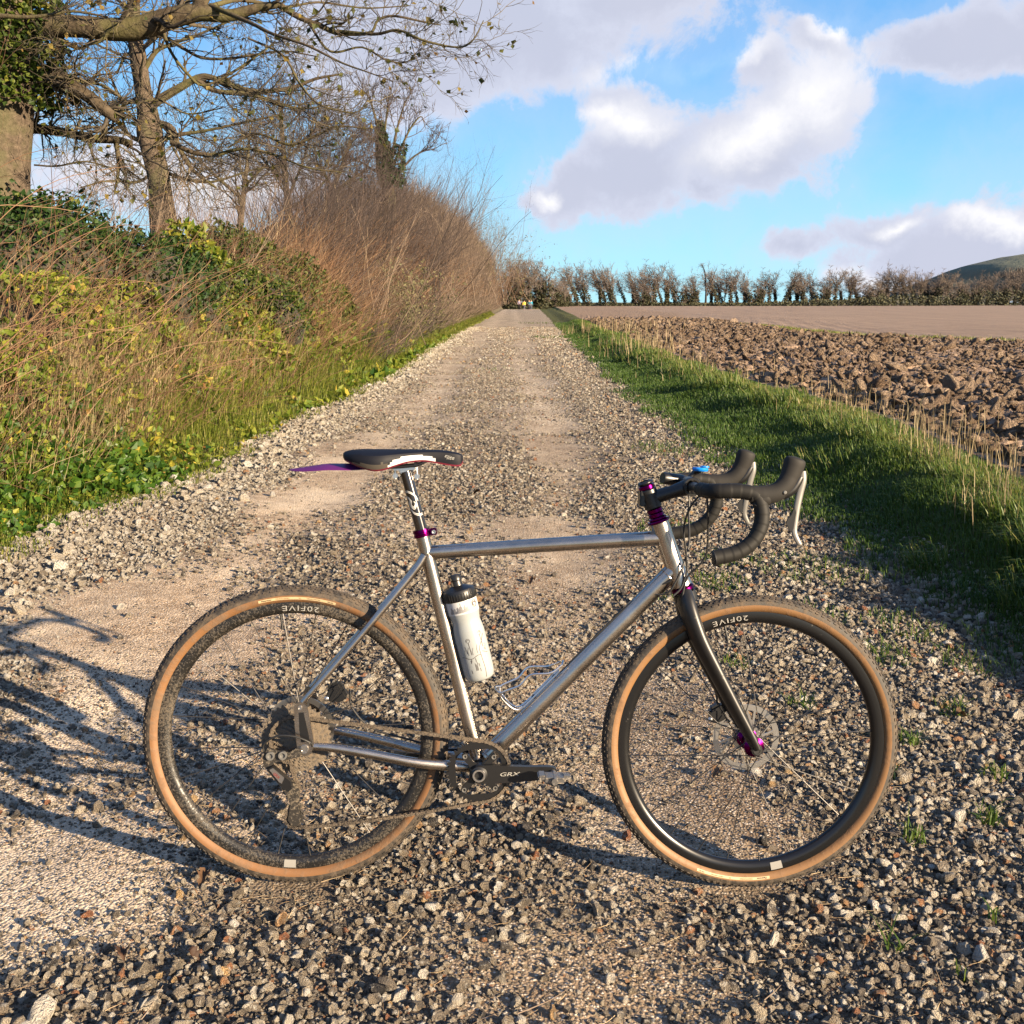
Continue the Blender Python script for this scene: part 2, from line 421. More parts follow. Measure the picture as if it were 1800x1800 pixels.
def m_soil(t, b):
    co = objco(t)
    sep = t.new('ShaderNodeSeparateXYZ'); t.l.new(co, sep.inputs[0])
    n1 = t.noise(co, .35, 4); n2 = t.noise(co, 5, 6, .65); n3 = t.noise(co, 30, 4, .6)
    c = t.ramp(n2, [(.3, (.125, .083, .056)), (.55, (.25, .178, .125)), (.8, (.39, .295, .22))])
    mm = t.new('ShaderNodeMapping'); mm.inputs['Rotation'].default_value = (0, 0, .2); mm.inputs['Scale'].default_value = (1.6, .06, 1); t.l.new(co, mm.inputs[0])
    smooth_c = t.ramp(t.math('ADD', t.math('MULTIPLY', n2, .5), t.math('MULTIPLY', t.noise(mm.outputs[0], 1., 4), .5)), [(.35, (.175, .125, .094)), (.62, (.29, .215, .16))])
    c = t.mix(attr(t, 'rough'), smooth_c, c)
    c = t.mix(t.mapr(n1, .35, .7, 0, .35), c, t.mix(1., c, (.75, .78, .82), 'MULTIPLY'))
    c = t.mix(t.mapr(n3, .62, .74, 0, .5), c, (.45, .38, .31))
    t.l.new(c, b.inputs['Base Color']); b.inputs['Roughness'].default_value = .95; b.inputs['Specular IOR Level'].default_value = .1
    bump(t, b, t.math('ADD', n2, t.math('MULTIPLY', n3, .5)), .06)
M_soil = mat('ploughed_soil', fn=m_soil)
def m_turf(t, b):
    co = objco(t); n1 = t.noise(co, 2.5, 5, .6); n2 = t.noise(co, 40, 4, .65)
    c = t.ramp(n1, [(.3, (.040, .050, .015)), (.55, (.065, .085, .022)), (.75, (.12, .12, .045))])
    c = t.mix(t.mapr(n2, .4, .65, 0, .6), c, (.09, .065, .04))
    t.l.new(c, b.inputs['Base Color']); b.inputs['Roughness'].default_value = .95; b.inputs['Specular IOR Level'].default_value = .1
    bump(t, b, n2, .05)
M_turf = mat('turf_soil', fn=m_turf)
def m_litter(t, b):
    co = objco(t); n1 = t.noise(co, 2.5, 5, .6); n2 = t.noise(co, 45, 4, .65)
    c = t.ramp(n1, [(.3, (.030, .024, .014)), (.55, (.065, .052, .026)), (.75, (.085, .085, .03))])
    c = t.mix(t.mapr(n2, .4, .65, 0, .6), c, (.12, .09, .05))
    t.l.new(c, b.inputs['Base Color']); b.inputs['Roughness'].default_value = .95
    bump(t, b, n2, .06)
M_litter = mat('hedge_bank_litter', fn=m_litter)

ys_near = rows([(-3, 1.5, .3, .3), (1.5, 5.5, .024, .03), (5.5, 40, .03, .5), (40, 400, .6, 12)])
ys_mid = rows([(-3, 4, .5, .1), (4, 40, .07, .4), (40, 400, .5, 12)])
_pn = len(ys_near), 190
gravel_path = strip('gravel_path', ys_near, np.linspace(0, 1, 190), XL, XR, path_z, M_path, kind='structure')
strip('bank', ys_mid, np.linspace(0, 1, 60), XR, XF, bank_z, M_turf, kind='structure')
strip('verge', ys_mid, np.concatenate([np.linspace(0, .35, 40), np.linspace(.37, 1, 25)]), lambda y: XL(y)-9, XL, verge_z, M_litter, kind='structure')
_co = np.zeros(len(gravel_path.data.vertices)*3, np.float32); gravel_path.data.vertices.foreach_get('co', _co); _co = _co.reshape(-1, 3)
PATH_CO = _co
# ploughed field
ysf = rows([(-3, 5, .5, .1), (5, 30, .055, .11), (30, 70, .12, .5), (70, 420, .7, 14)])
uf = np.concatenate([np.linspace(0, 9, 150), 9+np.cumsum(.065*1.021**np.arange(1, 245))]); uf = uf/uf[-1]
WF = 420.
Y, U = np.meshgrid(ysf, uf, indexing='ij')
wid = np.interp(Y, [0, 30, 120, 400], [90, 130, 300, WF]); X = XF(Y)+U*wid
Z = field_z(X, Y); rg = field_rough(X, Y)
n = len(uf); i, j = np.meshgrid(np.arange(len(ysf)-1), np.arange(n-1), indexing='ij')
F = np.stack([i*n+j, i*n+j+1, (i+1)*n+j+1, (i+1)*n+j], -1).reshape(-1, 4)
field = link('ploughed_field', mesh_np('ploughed_field', np.stack([X, Y, Z], -1).reshape(-1, 3), [(F, 0)], True, {'rough': rg.ravel()}, [M_soil]), kind='structure')
# the land beyond, one sheet to the horizon, lower than everything near
M_far = mat('distant_land', (.10, .11, .05), .95)
me = mesh_np('ground', [(-9000, -3000, -.9), (9000, -3000, -.9), (9000, 9000, -.9), (-9000, 9000, -.9)], [([(0, 1, 2, 3)], 0)], mats=[M_far])
link('ground', me, kind='structure')
# hill on the right, dark with heath and bare woods
def m_hill(t, b):
    co = objco(t); n1 = t.noise(co, .03, 5, .6); n2 = t.noise(co, .12, 5, .65)
    sep = t.new('ShaderNodeSeparateXYZ'); t.l.new(co, sep.inputs[0])
    c = t.ramp(n1, [(.3, (.10, .075, .045)), (.55, (.13, .105, .055)), (.75, (.10, .11, .05))])
    c = t.mix(t.mapr(n2, .4, .6, 0, .5), c, (.06, .06, .035))
    top = t.mapr(sep.outputs[2], 34, 46); c = t.mix(top, c, (.105, .115, .075))
    t.l.new(c, b.inputs['Base Color']); b.inputs['Roughness'].default_value = 1
    bump(t, b, n2, 3.)
M_hill = mat('wooded_hillside', fn=m_hill)
hx = np.linspace(380, 1500, 120); hy = np.linspace(1100, 1700, 50)
X, Y = np.meshgrid(hx, hy, indexing='ij')
prof = np.interp(X, [380, 480, 543, 587, 625, 660, 760, 900, 1200, 1500], [0, 8, 28, 49, 59, 64, 70, 70, 50, 20])
Z = prof*np.exp(-((Y-1400)/260)**2)+2.5*(fbm(X*.02, Y*.02, 4, 71)-.5)-1
n = len(hy); i, j = np.meshgrid(np.arange(len(hx)-1), np.arange(n-1), indexing='ij')
F = np.stack([i*n+j, (i+1)*n+j, (i+1)*n+j+1, i*n+j+1], -1).reshape(-1, 4)
link('hill', mesh_np('hill', np.stack([X, Y, Z], -1).reshape(-1, 3), [(F, 0)], True, None, [M_hill]), kind='structure')

# ------------------------------------------------------------------ stones
def hull_mesh(name, n, flat, rng, m, sharp=.6):
    bm = bmesh.new()
    P = unit(rng.normal(size=(n, 3)))*(1-.12*rng.rand(n, 1))*np.array([1, rng.uniform(.6, .95), flat])
    for p in P: bm.verts.new(p)
    r = bmesh.ops.convex_hull(bm, input=bm.verts)
    bmesh.ops.delete(bm, geom=[g for g in r['geom_interior'] if isinstance(g, bmesh.types.BMVert)], context='VERTS')
    me = bpy.data.meshes.new(name); bm.to_mesh(me); bm.free()
    me.polygons.foreach_set('use_smooth', np.ones(len(me.polygons), dtype=bool))
    try: me.set_sharp_from_angle(angle=sharp)
    except Exception: pass
    me.materials.append(m); return me
def m_stone(t, b):
    co = objco(t); k = attr(t, 'col', 'INSTANCER')
    c = t.ramp(k, [(0, (.040, .036, .034)), (.12, (.12, .103, .088)), (.25, (.26, .215, .165)), (.44, (.35, .285, .205)), (.58, (.50, .42, .31)),
        (.72, (.66, .58, .46)), (.84, (.80, .74, .63)), (.90, (.86, .82, .74)), (.92, (.46, .25, .12)), (.96, (.36, .14, .07)), (1, (.62, .42, .20))])
    off = t.vmath('ADD', co, t.vmath('SCALE', t.vmath('MULTIPLY', (1, 1, 1), (1, 1, 1)), None))
    cx = t.new('ShaderNodeCombineXYZ'); kk = t.math('MULTIPLY', k, 91.7)
    for q in range(3): t.l.new(kk, cx.inputs[q])
    p = t.vmath('ADD', co, cx.outputs[0])
    n1 = t.noise(p, 1.4, 3, .6); n2 = t.noise(p, 6, 4, .65)
    c = t.mix(t.mapr(n1, .55, .66, 0, .8), c, (.66, .62, .54))       # white rind of the flint
    c = t.mix(t.mapr(n2, .3, .55, .45, 0), c, t.mix(1., c, (.45, .42, .38), 'MULTIPLY'))
    c = t.mix(t.mapr(t.noise(p, 2.3, 3), .5, .7, 0, .3), c, (.36, .30, .22))  # dried mud
    t.l.new(c, b.inputs['Base Color']); b.inputs['Roughness'].default_value = .62; b.inputs['Specular IOR Level'].default_value = .35
    bump(t, b, n2, .12)
def fix_stone(t, b): m_stone(t, b)
M_stone = mat('flint_and_chalk_stone', fn=fix_stone)
rs = np.random.RandomState(11)
stone_me = [hull_mesh('stone_mesh', int(rs.randint(16, 27)), rs.uniform(.55, .85), rs, M_stone, rs.choice([.5, .75, 1.0])) for _ in range(14)]

def gn_scatter(name, P, rot, scl, idx, col, protos, parent=None, kind='stuff', **kw):
    me = bpy.data.meshes.new(name); n = len(P)
    me.vertices.add(n); me.vertices.foreach_set('co', np.asarray(P, np.float32).ravel())
    for k, a, ty in (('rot', rot, 'FLOAT_VECTOR'), ('scl', scl, 'FLOAT_VECTOR'), ('idx', idx, 'INT'), ('col', col, 'FLOAT')):
        at_ = me.attributes.new(k, ty, 'POINT')
        at_.data.foreach_set('vector' if ty == 'FLOAT_VECTOR' else 'value', np.asarray(a, np.int32 if ty == 'INT' else np.float32).ravel())
    o = link(name, me, parent, kind=kind, **kw)
    g = bpy.data.node_groups.new(name, 'GeometryNodeTree')
    g.interface.new_socket('Geometry', in_out='INPUT', socket_type='NodeSocketGeometry')
    g.interface.new_socket('Geometry', in_out='OUTPUT', socket_type='NodeSocketGeometry')
    N = g.nodes; L = g.links
    gi = N.new('NodeGroupInput'); go = N.new('NodeGroupOutput')
    ji = N.new('GeometryNodeJoinGeometry')
    for p in reversed(protos):
        oi = N.new('GeometryNodeObjectInfo'); oi.inputs['Object'].default_value = p; oi.inputs['As Instance'].default_value = True
        oi.transform_space = 'ORIGINAL'; L.new(oi.outputs['Geometry'], ji.inputs[0])
    def na(k, ty):
        q = N.new('GeometryNodeInputNamedAttribute'); q.data_type = ty; q.inputs['Name'].default_value = k; return q.outputs[0]
    iop = N.new('GeometryNodeInstanceOnPoints')
    L.new(gi.outputs[0], iop.inputs['Points']); L.new(ji.outputs[0], iop.inputs['Instance'])
    iop.inputs['Pick Instance'].default_value = True; L.new(na('idx', 'INT'), iop.inputs['Instance Index'])
    e2r = N.new('FunctionNodeEulerToRotation'); L.new(na('rot', 'FLOAT_VECTOR'), e2r.inputs[0]); L.new(e2r.outputs[0], iop.inputs['Rotation'])
    L.new(na('scl', 'FLOAT_VECTOR'), iop.inputs['Scale'])
    L.new(iop.outputs[0], go.inputs[0])
    md = o.modifiers.new('scatter', 'NODES'); md.node_group = g
    return o
def stoniness(x, y):
    tr = np.exp(-((x+1.25+.15*np.sin(y*.3))/.42)**2)*.95+np.exp(-((x-.35+.12*np.sin(y*.27+1))/.34)**2)*.8
    nz = fbm(x*1.5, y*1.1, 4, 81)
    s = .95-tr*.75+(nz-.5)*1.9
    s = s+.55*sst(x, .65, 1.1)+.5*sst(-x, 1.75, 2.1)*sst(y, 3, 5)
    # dusty bare patches seen round the bicycle
    for cx, cy, rx, ry, a in ((-1.15, 2.35, .42, .22, .9), (-.75, 2.1, .35, .16, .5), (.5, 2.75, .3, .32, .55), (.15, 2.0, .4, .16, .5), (-1.9, 4.6, .5, .6, .9), (-1.4, 4.2, .5, .35, .5)):
        s = s-a*np.exp(-((x-cx)/rx)**2-((y-cy)/ry)**2)
    return np.clip(s, .05, 1.)
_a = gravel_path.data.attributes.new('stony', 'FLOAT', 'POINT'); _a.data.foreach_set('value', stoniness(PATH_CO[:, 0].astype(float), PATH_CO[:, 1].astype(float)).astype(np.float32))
def scatter_stones(N, y0, y1, xlo, xhi, rmed, sig, rng, clampmax):
    y = y0+(y1-y0)*rng.rand(N); x = xlo+(xhi-xlo)*rng.rand(N)
    r = np.exp(rng.normal(math.log(rmed), sig, N)); r = np.clip(r, .0016, clampmax)
    s = stoniness(x, y); s = np.where(r < .0052, np.maximum(s, .26), s)
    keep = (rng.rand(N) < s) & (x > XL(y)-.25) & (x < XR(y)+.5*rng.rand(N)) & (np.abs(x) < .50*y+.9)
    big = r > .008
    keep &= ~(big & (rng.rand(N) > s*1.1+.05))
    x, y, r = x[keep], y[keep], r[keep]
    r = r*(1+.35*sst(x, .8, 1.5)*(rng.rand(len(x)) < .5))
    return x, y, r
def stone_col(n, rng, x=None, rr_=None):
    c = np.clip(rng.beta(1.25, 1.15, n)*.89, 0, .9)
    o = rng.rand(n); c = np.where(o < .055, rng.uniform(.915, 1, n), c)
    if rr_ is not None: c = np.where((rr_ < .0052) & (o > .05), .10+.45*rng.rand(n), c)
    if x is not None:
        c = np.where((x < -1.7) & (rng.rand(n) < .6), rng.uniform(.6, .9, n), c)
    return c
rng = np.random.RandomState(5)
parts_ = [scatter_stones(150000, 1.6, 3.8, -2.2, 2.3, .0036, .25, rng, .0055), scatter_stones(150000, 1.55, 4.6, -2.9, 2.8, .0070, .45, rng, .02),
          scatter_stones(95000, 4.6, 9, -3.0, 2.4, .0092, .40, rng, .025),
          scatter_stones(62000, 9, 22, -3.0, 2.3, .012, .35, rng, .03),
          scatter_stones(26000, 22, 60, -3.0, 2.6, .022, .3, rng, .045)]
X = np.concatenate([p[0] for p in parts_]); Y = np.concatenate([p[1] for p in parts_]); Rs = np.concatenate([p[2] for p in parts_])
# the larger stones: chalk lumps along the left verge, flints elsewhere
nb = 3200
yb = 1.6+rng.rand(nb)**1.7*10; xb = rng.uniform(-2.7, 2.2, nb); rb = np.exp(rng.normal(math.log(.0115), .33, nb))
keep = (rng.rand(nb) < stoniness(xb, yb)) & (xb > XL(yb)-.2) & (xb < XR(yb)+.3) & (np.abs(xb) < .5*yb+.5)
xb, yb, rb = xb[keep], yb[keep], np.clip(rb[keep], .008, .034)
ne = 2600; ye = 4.2+rng.rand(ne)**1.4*34; xe = XL(ye)+rng.normal(.12, .26, ne); re_ = np.exp(rng.normal(math.log(.019), .4, ne))*(1+ye*.012)
ke = (xe > XL(ye)-.35); xe, ye, re_ = xe[ke], ye[ke], np.clip(re_[ke], .008, .05)
# stones placed as in the photograph: (x, y, radius, colour)
special = [(-.62, 1.80, .020, .6), (-.585, 2.0, .014, .2), (-.66, 2.02, .014, .55), (-.41, 2.0, .017, .30), (-.89, 1.835, .042, .8), (-.83, 1.80, .022, .85), (-.72, 1.93, .022, .4), (-.60, 1.875, .018, .25), (-.345, 1.86, .016, .72),
           (-.02, 2.14, .020, .78), (.20, 2.0, .018, .8), (.38, 1.78, .021, .35), (.93, 2.5, .024, .84), (.88, 2.25, .022, .75), (1.0, 2.1, .030, .85), (.78, 2.32, .016, .98), (.62, 2.22, .018, .86),
           (.80, 2.05, .016, .3), (.95, 2.32, .020, .97), (.83, 1.95, .016, .6), (1.22, 2.75, .03, .82), (.72, 2.28, .016, .72), (.72, 3.0, .022, .9), (.4, 2.55, .018, .35), (.52, 2.42, .028, .86), (.35, 2.05, .014, .5),
           (1.75, 3.55, .03, .75), (1.6, 3.3, .025, .7), (1.35, 3.1, .022, .85), (1.95, 5.0, .035, .9), (.65, 2.08, .014, .95), (.47, 1.86, .013, .93), (-.2, 2.3, .014, .95), (.3, 2.62, .02, .96)]
sp = np.array(special)
XB = np.concatenate([sp[:, 0], xb, xe]); YB = np.concatenate([sp[:, 1], yb, ye]); RB = np.concatenate([sp[:, 2], rb, re_])
CB = np.concatenate([sp[:, 3], stone_col(len(xb), rng), np.clip(stone_col(len(xe), rng)*.4+.56, 0, .9)])
# keep stones out from under the tyres
def clear(x, y, r):
    for cx in (BX, BX+1.06*math.cos(.0414)):
        cy = BY+.0414*(cx-BX)
        if True: pass
    d = np.abs(y-(BY+.0414*(x-BX))); near = (np.abs(x-BX) < .09) | (np.abs(x-(BX+1.06)) < .09)
    fx_ = (np.abs(x-BX) < .10) | (np.abs(x-(BX+1.06)) < .10)
    dd_ = BY+.0414*(x-BX)-y
    return ~(near & (d < .022+r)) & ~(fx_ & (dd_ > -.03) & (dd_ < .075) & (r > .0058))
k = clear(XB, YB, RB); XB, YB, RB, CB = XB[k], YB[k], RB[k], CB[k]
k = clear(X, Y, Rs) | (Rs < .003); X, Y, Rs = X[k], Y[k], Rs[k]
def zall(x, y):
    return np.where(x < XL(y), verge_z(x, y), np.where(x > XR(y), bank_z(x, y), path_z(x, y)))
app = RB/np.sqrt(YB**2+1.2); vis = (np.abs(XB) < .475*YB+.02) & (YB > 1.78)
order = np.argsort(-(app*vis)); ind = order[:300]; rest_i = order[300:]
stone_objs = []
for q, i_ in enumerate(ind):
    o = bpy.data.objects.new('stone', stone_me[q % 14]); C.objects.link(o); o.parent = gravel_path
    r = RB[i_]; o.location = (XB[i_], YB[i_], float(zall(XB[i_], YB[i_]))+r*.28)
    o.rotation_euler = (rng.normal(0, .35), rng.normal(0, .35), rng.uniform(0, 6.28)); o.scale = (r*rng.uniform(.9, 1.2), r, r*rng.uniform(.8, 1.1))
    o['col'] = float(CB[i_]); stone_objs.append(o)
X = np.concatenate([X, XB[rest_i]]); Y = np.concatenate([Y, YB[rest_i]]); Rs = np.concatenate([Rs, RB[rest_i]])
col = np.concatenate([stone_col(len(X)-len(rest_i), rng, X[:len(X)-len(rest_i)], Rs[:len(X)-len(rest_i)]), CB[rest_i]])
n = len(X)
P = np.stack([X, Y, zall(X, Y)+Rs*rng.uniform(-.25, .45, n)], -1)
gn_scatter('gravel', P, np.stack([rng.normal(0, .5, n), rng.normal(0, .5, n), rng.uniform(0, 6.28, n)], -1),
    Rs[:, None]*rng.uniform(.75, 1.25, (n, 3)), rng.randint(0, 14, n), col, stone_objs[:14])

# ------------------------------------------------------------------ clods of the ploughed field
def m_clod(t, b):
    co = objco(t); k = attr(t, 'col', 'INSTANCER')
    cx = t.new('ShaderNodeCombineXYZ'); kk = t.math('MULTIPLY', k, 57.3)
    for q in range(3): t.l.new(kk, cx.inputs[q])
    p = t.vmath('ADD', co, cx.outputs[0]); n2 = t.noise(p, 3, 5, .65)
    c = t.ramp(t.math('ADD', t.math('MULTIPLY', k, .5), t.math('MULTIPLY', n2, .5)), [(.2, (.15, .10, .068)), (.5, (.29, .21, .148)), (.8, (.43, .33, .245))])
    t.l.new(c, b.inputs['Base Color']); b.inputs['Roughness'].default_value = .95; b.inputs['Specular IOR Level'].default_value = .1
    bump(t, b, n2, .6)
M_clod = mat('soil_clod', fn=m_clod)
clod_me = [hull_mesh('clod_mesh', int(rs.randint(16, 26)), rs.uniform(.55, .9), rs, M_clod, 3.2) for _ in range(8)]
nc = 100000
yc = np.exp(rng.uniform(math.log(5.5), math.log(75), nc)); xc = XF(yc)+.1+(rng.rand(nc))*np.minimum(np.minimum(.55*yc+2, 60), rough_edge(yc)-XF(yc))
k = (rng.rand(nc) < field_rough(xc, yc)*np.clip(.35+1.2*(fbm(xc*1.2, yc*1.2, 3, 91)-.35), 0, 1)); xc, yc = xc[k], yc[k]
rc = np.clip(np.exp(rng.normal(math.log(.030), .5, len(xc))), .015, .14)*(1+yc/45)
app = rc/yc*(xc < .49*yc); order = np.argsort(-app); ind = order[:300]; ri = order[300:]
clod_objs = []
zc = field_z(xc, yc)
for q, i_ in enumerate(ind):
    o = bpy.data.objects.new('clod', clod_me[q % 8]); C.objects.link(o); o.parent = field
    r = rc[i_]; o.location = (xc[i_], yc[i_], zc[i_]+r*.2); o.rotation_euler = (rng.normal(0, .5), rng.normal(0, .5), rng.uniform(0, 6.28)); o.scale = (r*1.2, r, r*.6); o['col'] = float(rng.rand()); clod_objs.append(o)
n = len(ri)
gn_scatter('soil_clods', np.stack([xc[ri], yc[ri], zc[ri]+rc[ri]*.15], -1), np.stack([rng.normal(0, .5, n), rng.normal(0, .5, n), rng.uniform(0, 6.28, n)], -1), rc[ri][:, None]*rng.uniform(.6, 1.2, (n, 3))*np.array([1.2, 1.1, .7]), rng.randint(0, 8, n), rng.rand(n), clod_objs[:8])
# ------------------------------------------------------------------ bicycle
def m_ti(t, b):
    co = objco(t); n = t.noise(co, 6, 4, .6); s = t.new('ShaderNodeMapping'); s.inputs['Scale'].default_value = (40, 40, 400); t.l.new(co, s.inputs[0])
    f = t.noise(s.outputs[0], 3, 3, .6)
    c = t.ramp(n, [(.35, (.36, .315, .27)), (.65, (.48, .43, .38))]); t.l.new(c, b.inputs['Base Color'])
    t.l.new(t.mapr(t.math('ADD', t.math('MULTIPLY', f, .5), t.math('MULTIPLY', n, .5)), .3, .7, .20, .34), b.inputs['Roughness'])
M_ti = mat('brushed_titanium', rough=.3, metal=1, fn=m_ti)
def m_muddy(base, rough=.45, amt=(.48, .68), scale=55, metal=0., mud=(.24, .19, .135)):
    def f(t, b):
        co = objco(t); n = t.noise(co, scale, 5, .65); n2 = t.noise(co, 9, 3)
        k = t.mapr(t.math('ADD', t.math('MULTIPLY', n, .65), t.math('MULTIPLY', n2, .35)), amt[0], amt[1])
        t.l.new(t.mix(k, tuple(base)+(1,), tuple(mud)+(1,)), b.inputs['Base Color'])
        t.l.new(t.mapr(k, 0, 1, rough, .95), b.inputs['Roughness']); b.inputs['Metallic'].default_value = 0
        if metal: t.l.new(t.mapr(k, 0, 1, metal, 0), b.inputs['Metallic'])
        bump(t, b, t.math('MULTIPLY', k, n), .0012)
    return f
M_tread = mat('dusty_tyre_rubber', fn=m_muddy((.020, .017, .014), .7, (.40, .70), 70, mud=(.095, .07, .047)))
M_tan = mat('tan_tyre_sidewall', fn=m_muddy((.155, .078, .028), .6, (.46, .74), 40, mud=(.11, .062, .032)))
M_rim = mat('black_carbon_rim', fn=m_muddy((.005, .005, .0055), .28, (.62, .84), 120, mud=(.06, .05, .037)))
M_rim_mud = mat('mud_splashed_black_rim', fn=m_muddy((.007, .0065, .006), .4, (.46, .68), 210, mud=(.085, .068, .048)))
M_tan_mud = mat('mud_splashed_tan_sidewall', fn=m_muddy((.145, .068, .024), .65, (.44, .66), 34, mud=(.11, .07, .042)))
M_blk = mat('satin_black', (.006, .006, .0065), .38, spec=.5)
M_blkrub = mat('black_rubber', (.009, .009, .009), .55)
M_hood = mat('charcoal_rubber_hood', (.015, .014, .013), .7, spec=.25)
M_tape = mat('perforated_black_bar_tape', (.008, .0076, .007), .65, spec=.25)
M_fork = mat('matt_carbon_fork', fn=m_muddy((.009, .0085, .008), .42, (.60, .85), 60, mud=(.10, .085, .07)))
M_pur = mat('purple_anodised_aluminium', (.085, .002, .055), .25, 1)
M_sil = mat('silver_aluminium', (.62, .60, .57), .3, 1)
M_steel = mat('spoke_steel', (.035, .033, .032), .4, .5)
M_chain = mat('muddy_chain', fn=m_muddy((.10, .085, .07), .4, (.40, .62), 300, .8, mud=(.11, .083, .056)))
M_cass = mat('muddy_cassette', fn=m_muddy((.10, .09, .08), .45, (.36, .60), 130, .6, mud=(.13, .10, .068)))
M_mech = mat('muddy_black_derailleur', fn=m_muddy((.02, .018, .016), .4, (.46, .66), 160, mud=(.16, .13, .09)))
M_rotor = mat('brake_rotor_steel', (.60, .57, .53), .32, 1)
M_grey = mat('grey_brake_lever', (.14, .137, .13), .42, .35)
M_white = mat('white_print', (.42, .41, .38), .5)
M_refl = mat('silver_reflective_sticker', (.20, .195, .18), .6)
M_cream = mat('cream_tyre_label', (.40, .31, .18), .5)
M_ink = mat('dark_print', (.05, .04, .035), .6)
M_inkbrown = mat('faint_brown_print', (.45, .30, .15), .6)
M_blue = mat('blue_plastic', (.005, .16, .55), .3)
M_sadB = mat('navy_black_saddle_cover', (.004, .0045, .008), .6, spec=.2)
M_sadG = mat('bronze_grey_saddle_flank', (.07, .062, .052), .36, .35)
M_sadW = mat('white_saddle_panel', (.45, .445, .44), .4)
M_red = mat('crimson_saddle_shell', (.10, .006, .018), .4)
M_guard = mat('purple_plastic_guard', (.075, .006, .085), .4)

bike = bpy.data.objects.new('bicycle', None); C.objects.link(bike)
yaw, lean, tilt = .0414, .0973, .0329
a = Vector((math.cos(yaw), math.sin(yaw), 0)); n0 = Vector((math.sin(yaw), -math.cos(yaw), 0)); u0 = Vector((0, 0, 1))
u = u0*math.cos(lean)-n0*math.sin(lean); nn = n0*math.cos(lean)+u0*math.sin(lean)
a2 = a*math.cos(tilt)-u*math.sin(tilt); u2 = u*math.cos(tilt)+a*math.sin(tilt)
bike.matrix_world = Matrix(((a2.x, -nn.x, u2.x, BX), (a2.y, -nn.y, u2.y, BY), (a2.z, -nn.z, u2.z, 0), (0, 0, 0, 1)))
bike['label'] = 'bare metal gravel bicycle with drop bars and tan tyre walls standing across the track'
bike['category'] = 'bicycle'
def P(x, lat, z): return (x, -lat, z)          # lat: towards the drive side, which faces the camera
def PP(*rows): return np.array([P(*r) for r in rows])
def fnt_mesh(txt, size, depth=.0003, shear=0., bold=0., spacing=1.):
    cu = bpy.data.curves.new('text', 'FONT'); cu.body = txt; cu.size = size; cu.align_x = 'CENTER'; cu.align_y = 'CENTER'
    cu.extrude = depth; cu.shear = shear; cu.offset = bold; cu.resolution_u = 3; cu.space_character = spacing
    o = bpy.data.objects.new('text', cu); C.objects.link(o)
    bpy.context.view_layer.update()
    me = bpy.data.meshes.new_from_object(o.evaluated_get(bpy.context.evaluated_depsgraph_get()))
    bpy.data.objects.remove(o); bpy.data.curves.remove(cu)
    V = np.array([v.co[:] for v in me.vertices]); F = [tuple(p.vertices) for p in me.polygons]
    bpy.data.meshes.remove(me)
    return V, F
def text_obj(name, txt, size, fn, m, parent, stretch=1., sub=False, **kw):
    """letters laid on a surface: fn maps flat (x,y,z) to the surface"""
    V, F = fnt_mesh(txt, size, **kw); V[:, 0] *= stretch
    me = bpy.data.meshes.new(name); me.from_pydata([tuple(p) for p in fn(V)], [], F); me.materials.append(m); me.update()
    return link(name, me, parent)
RW = .35; FX = 1.0604

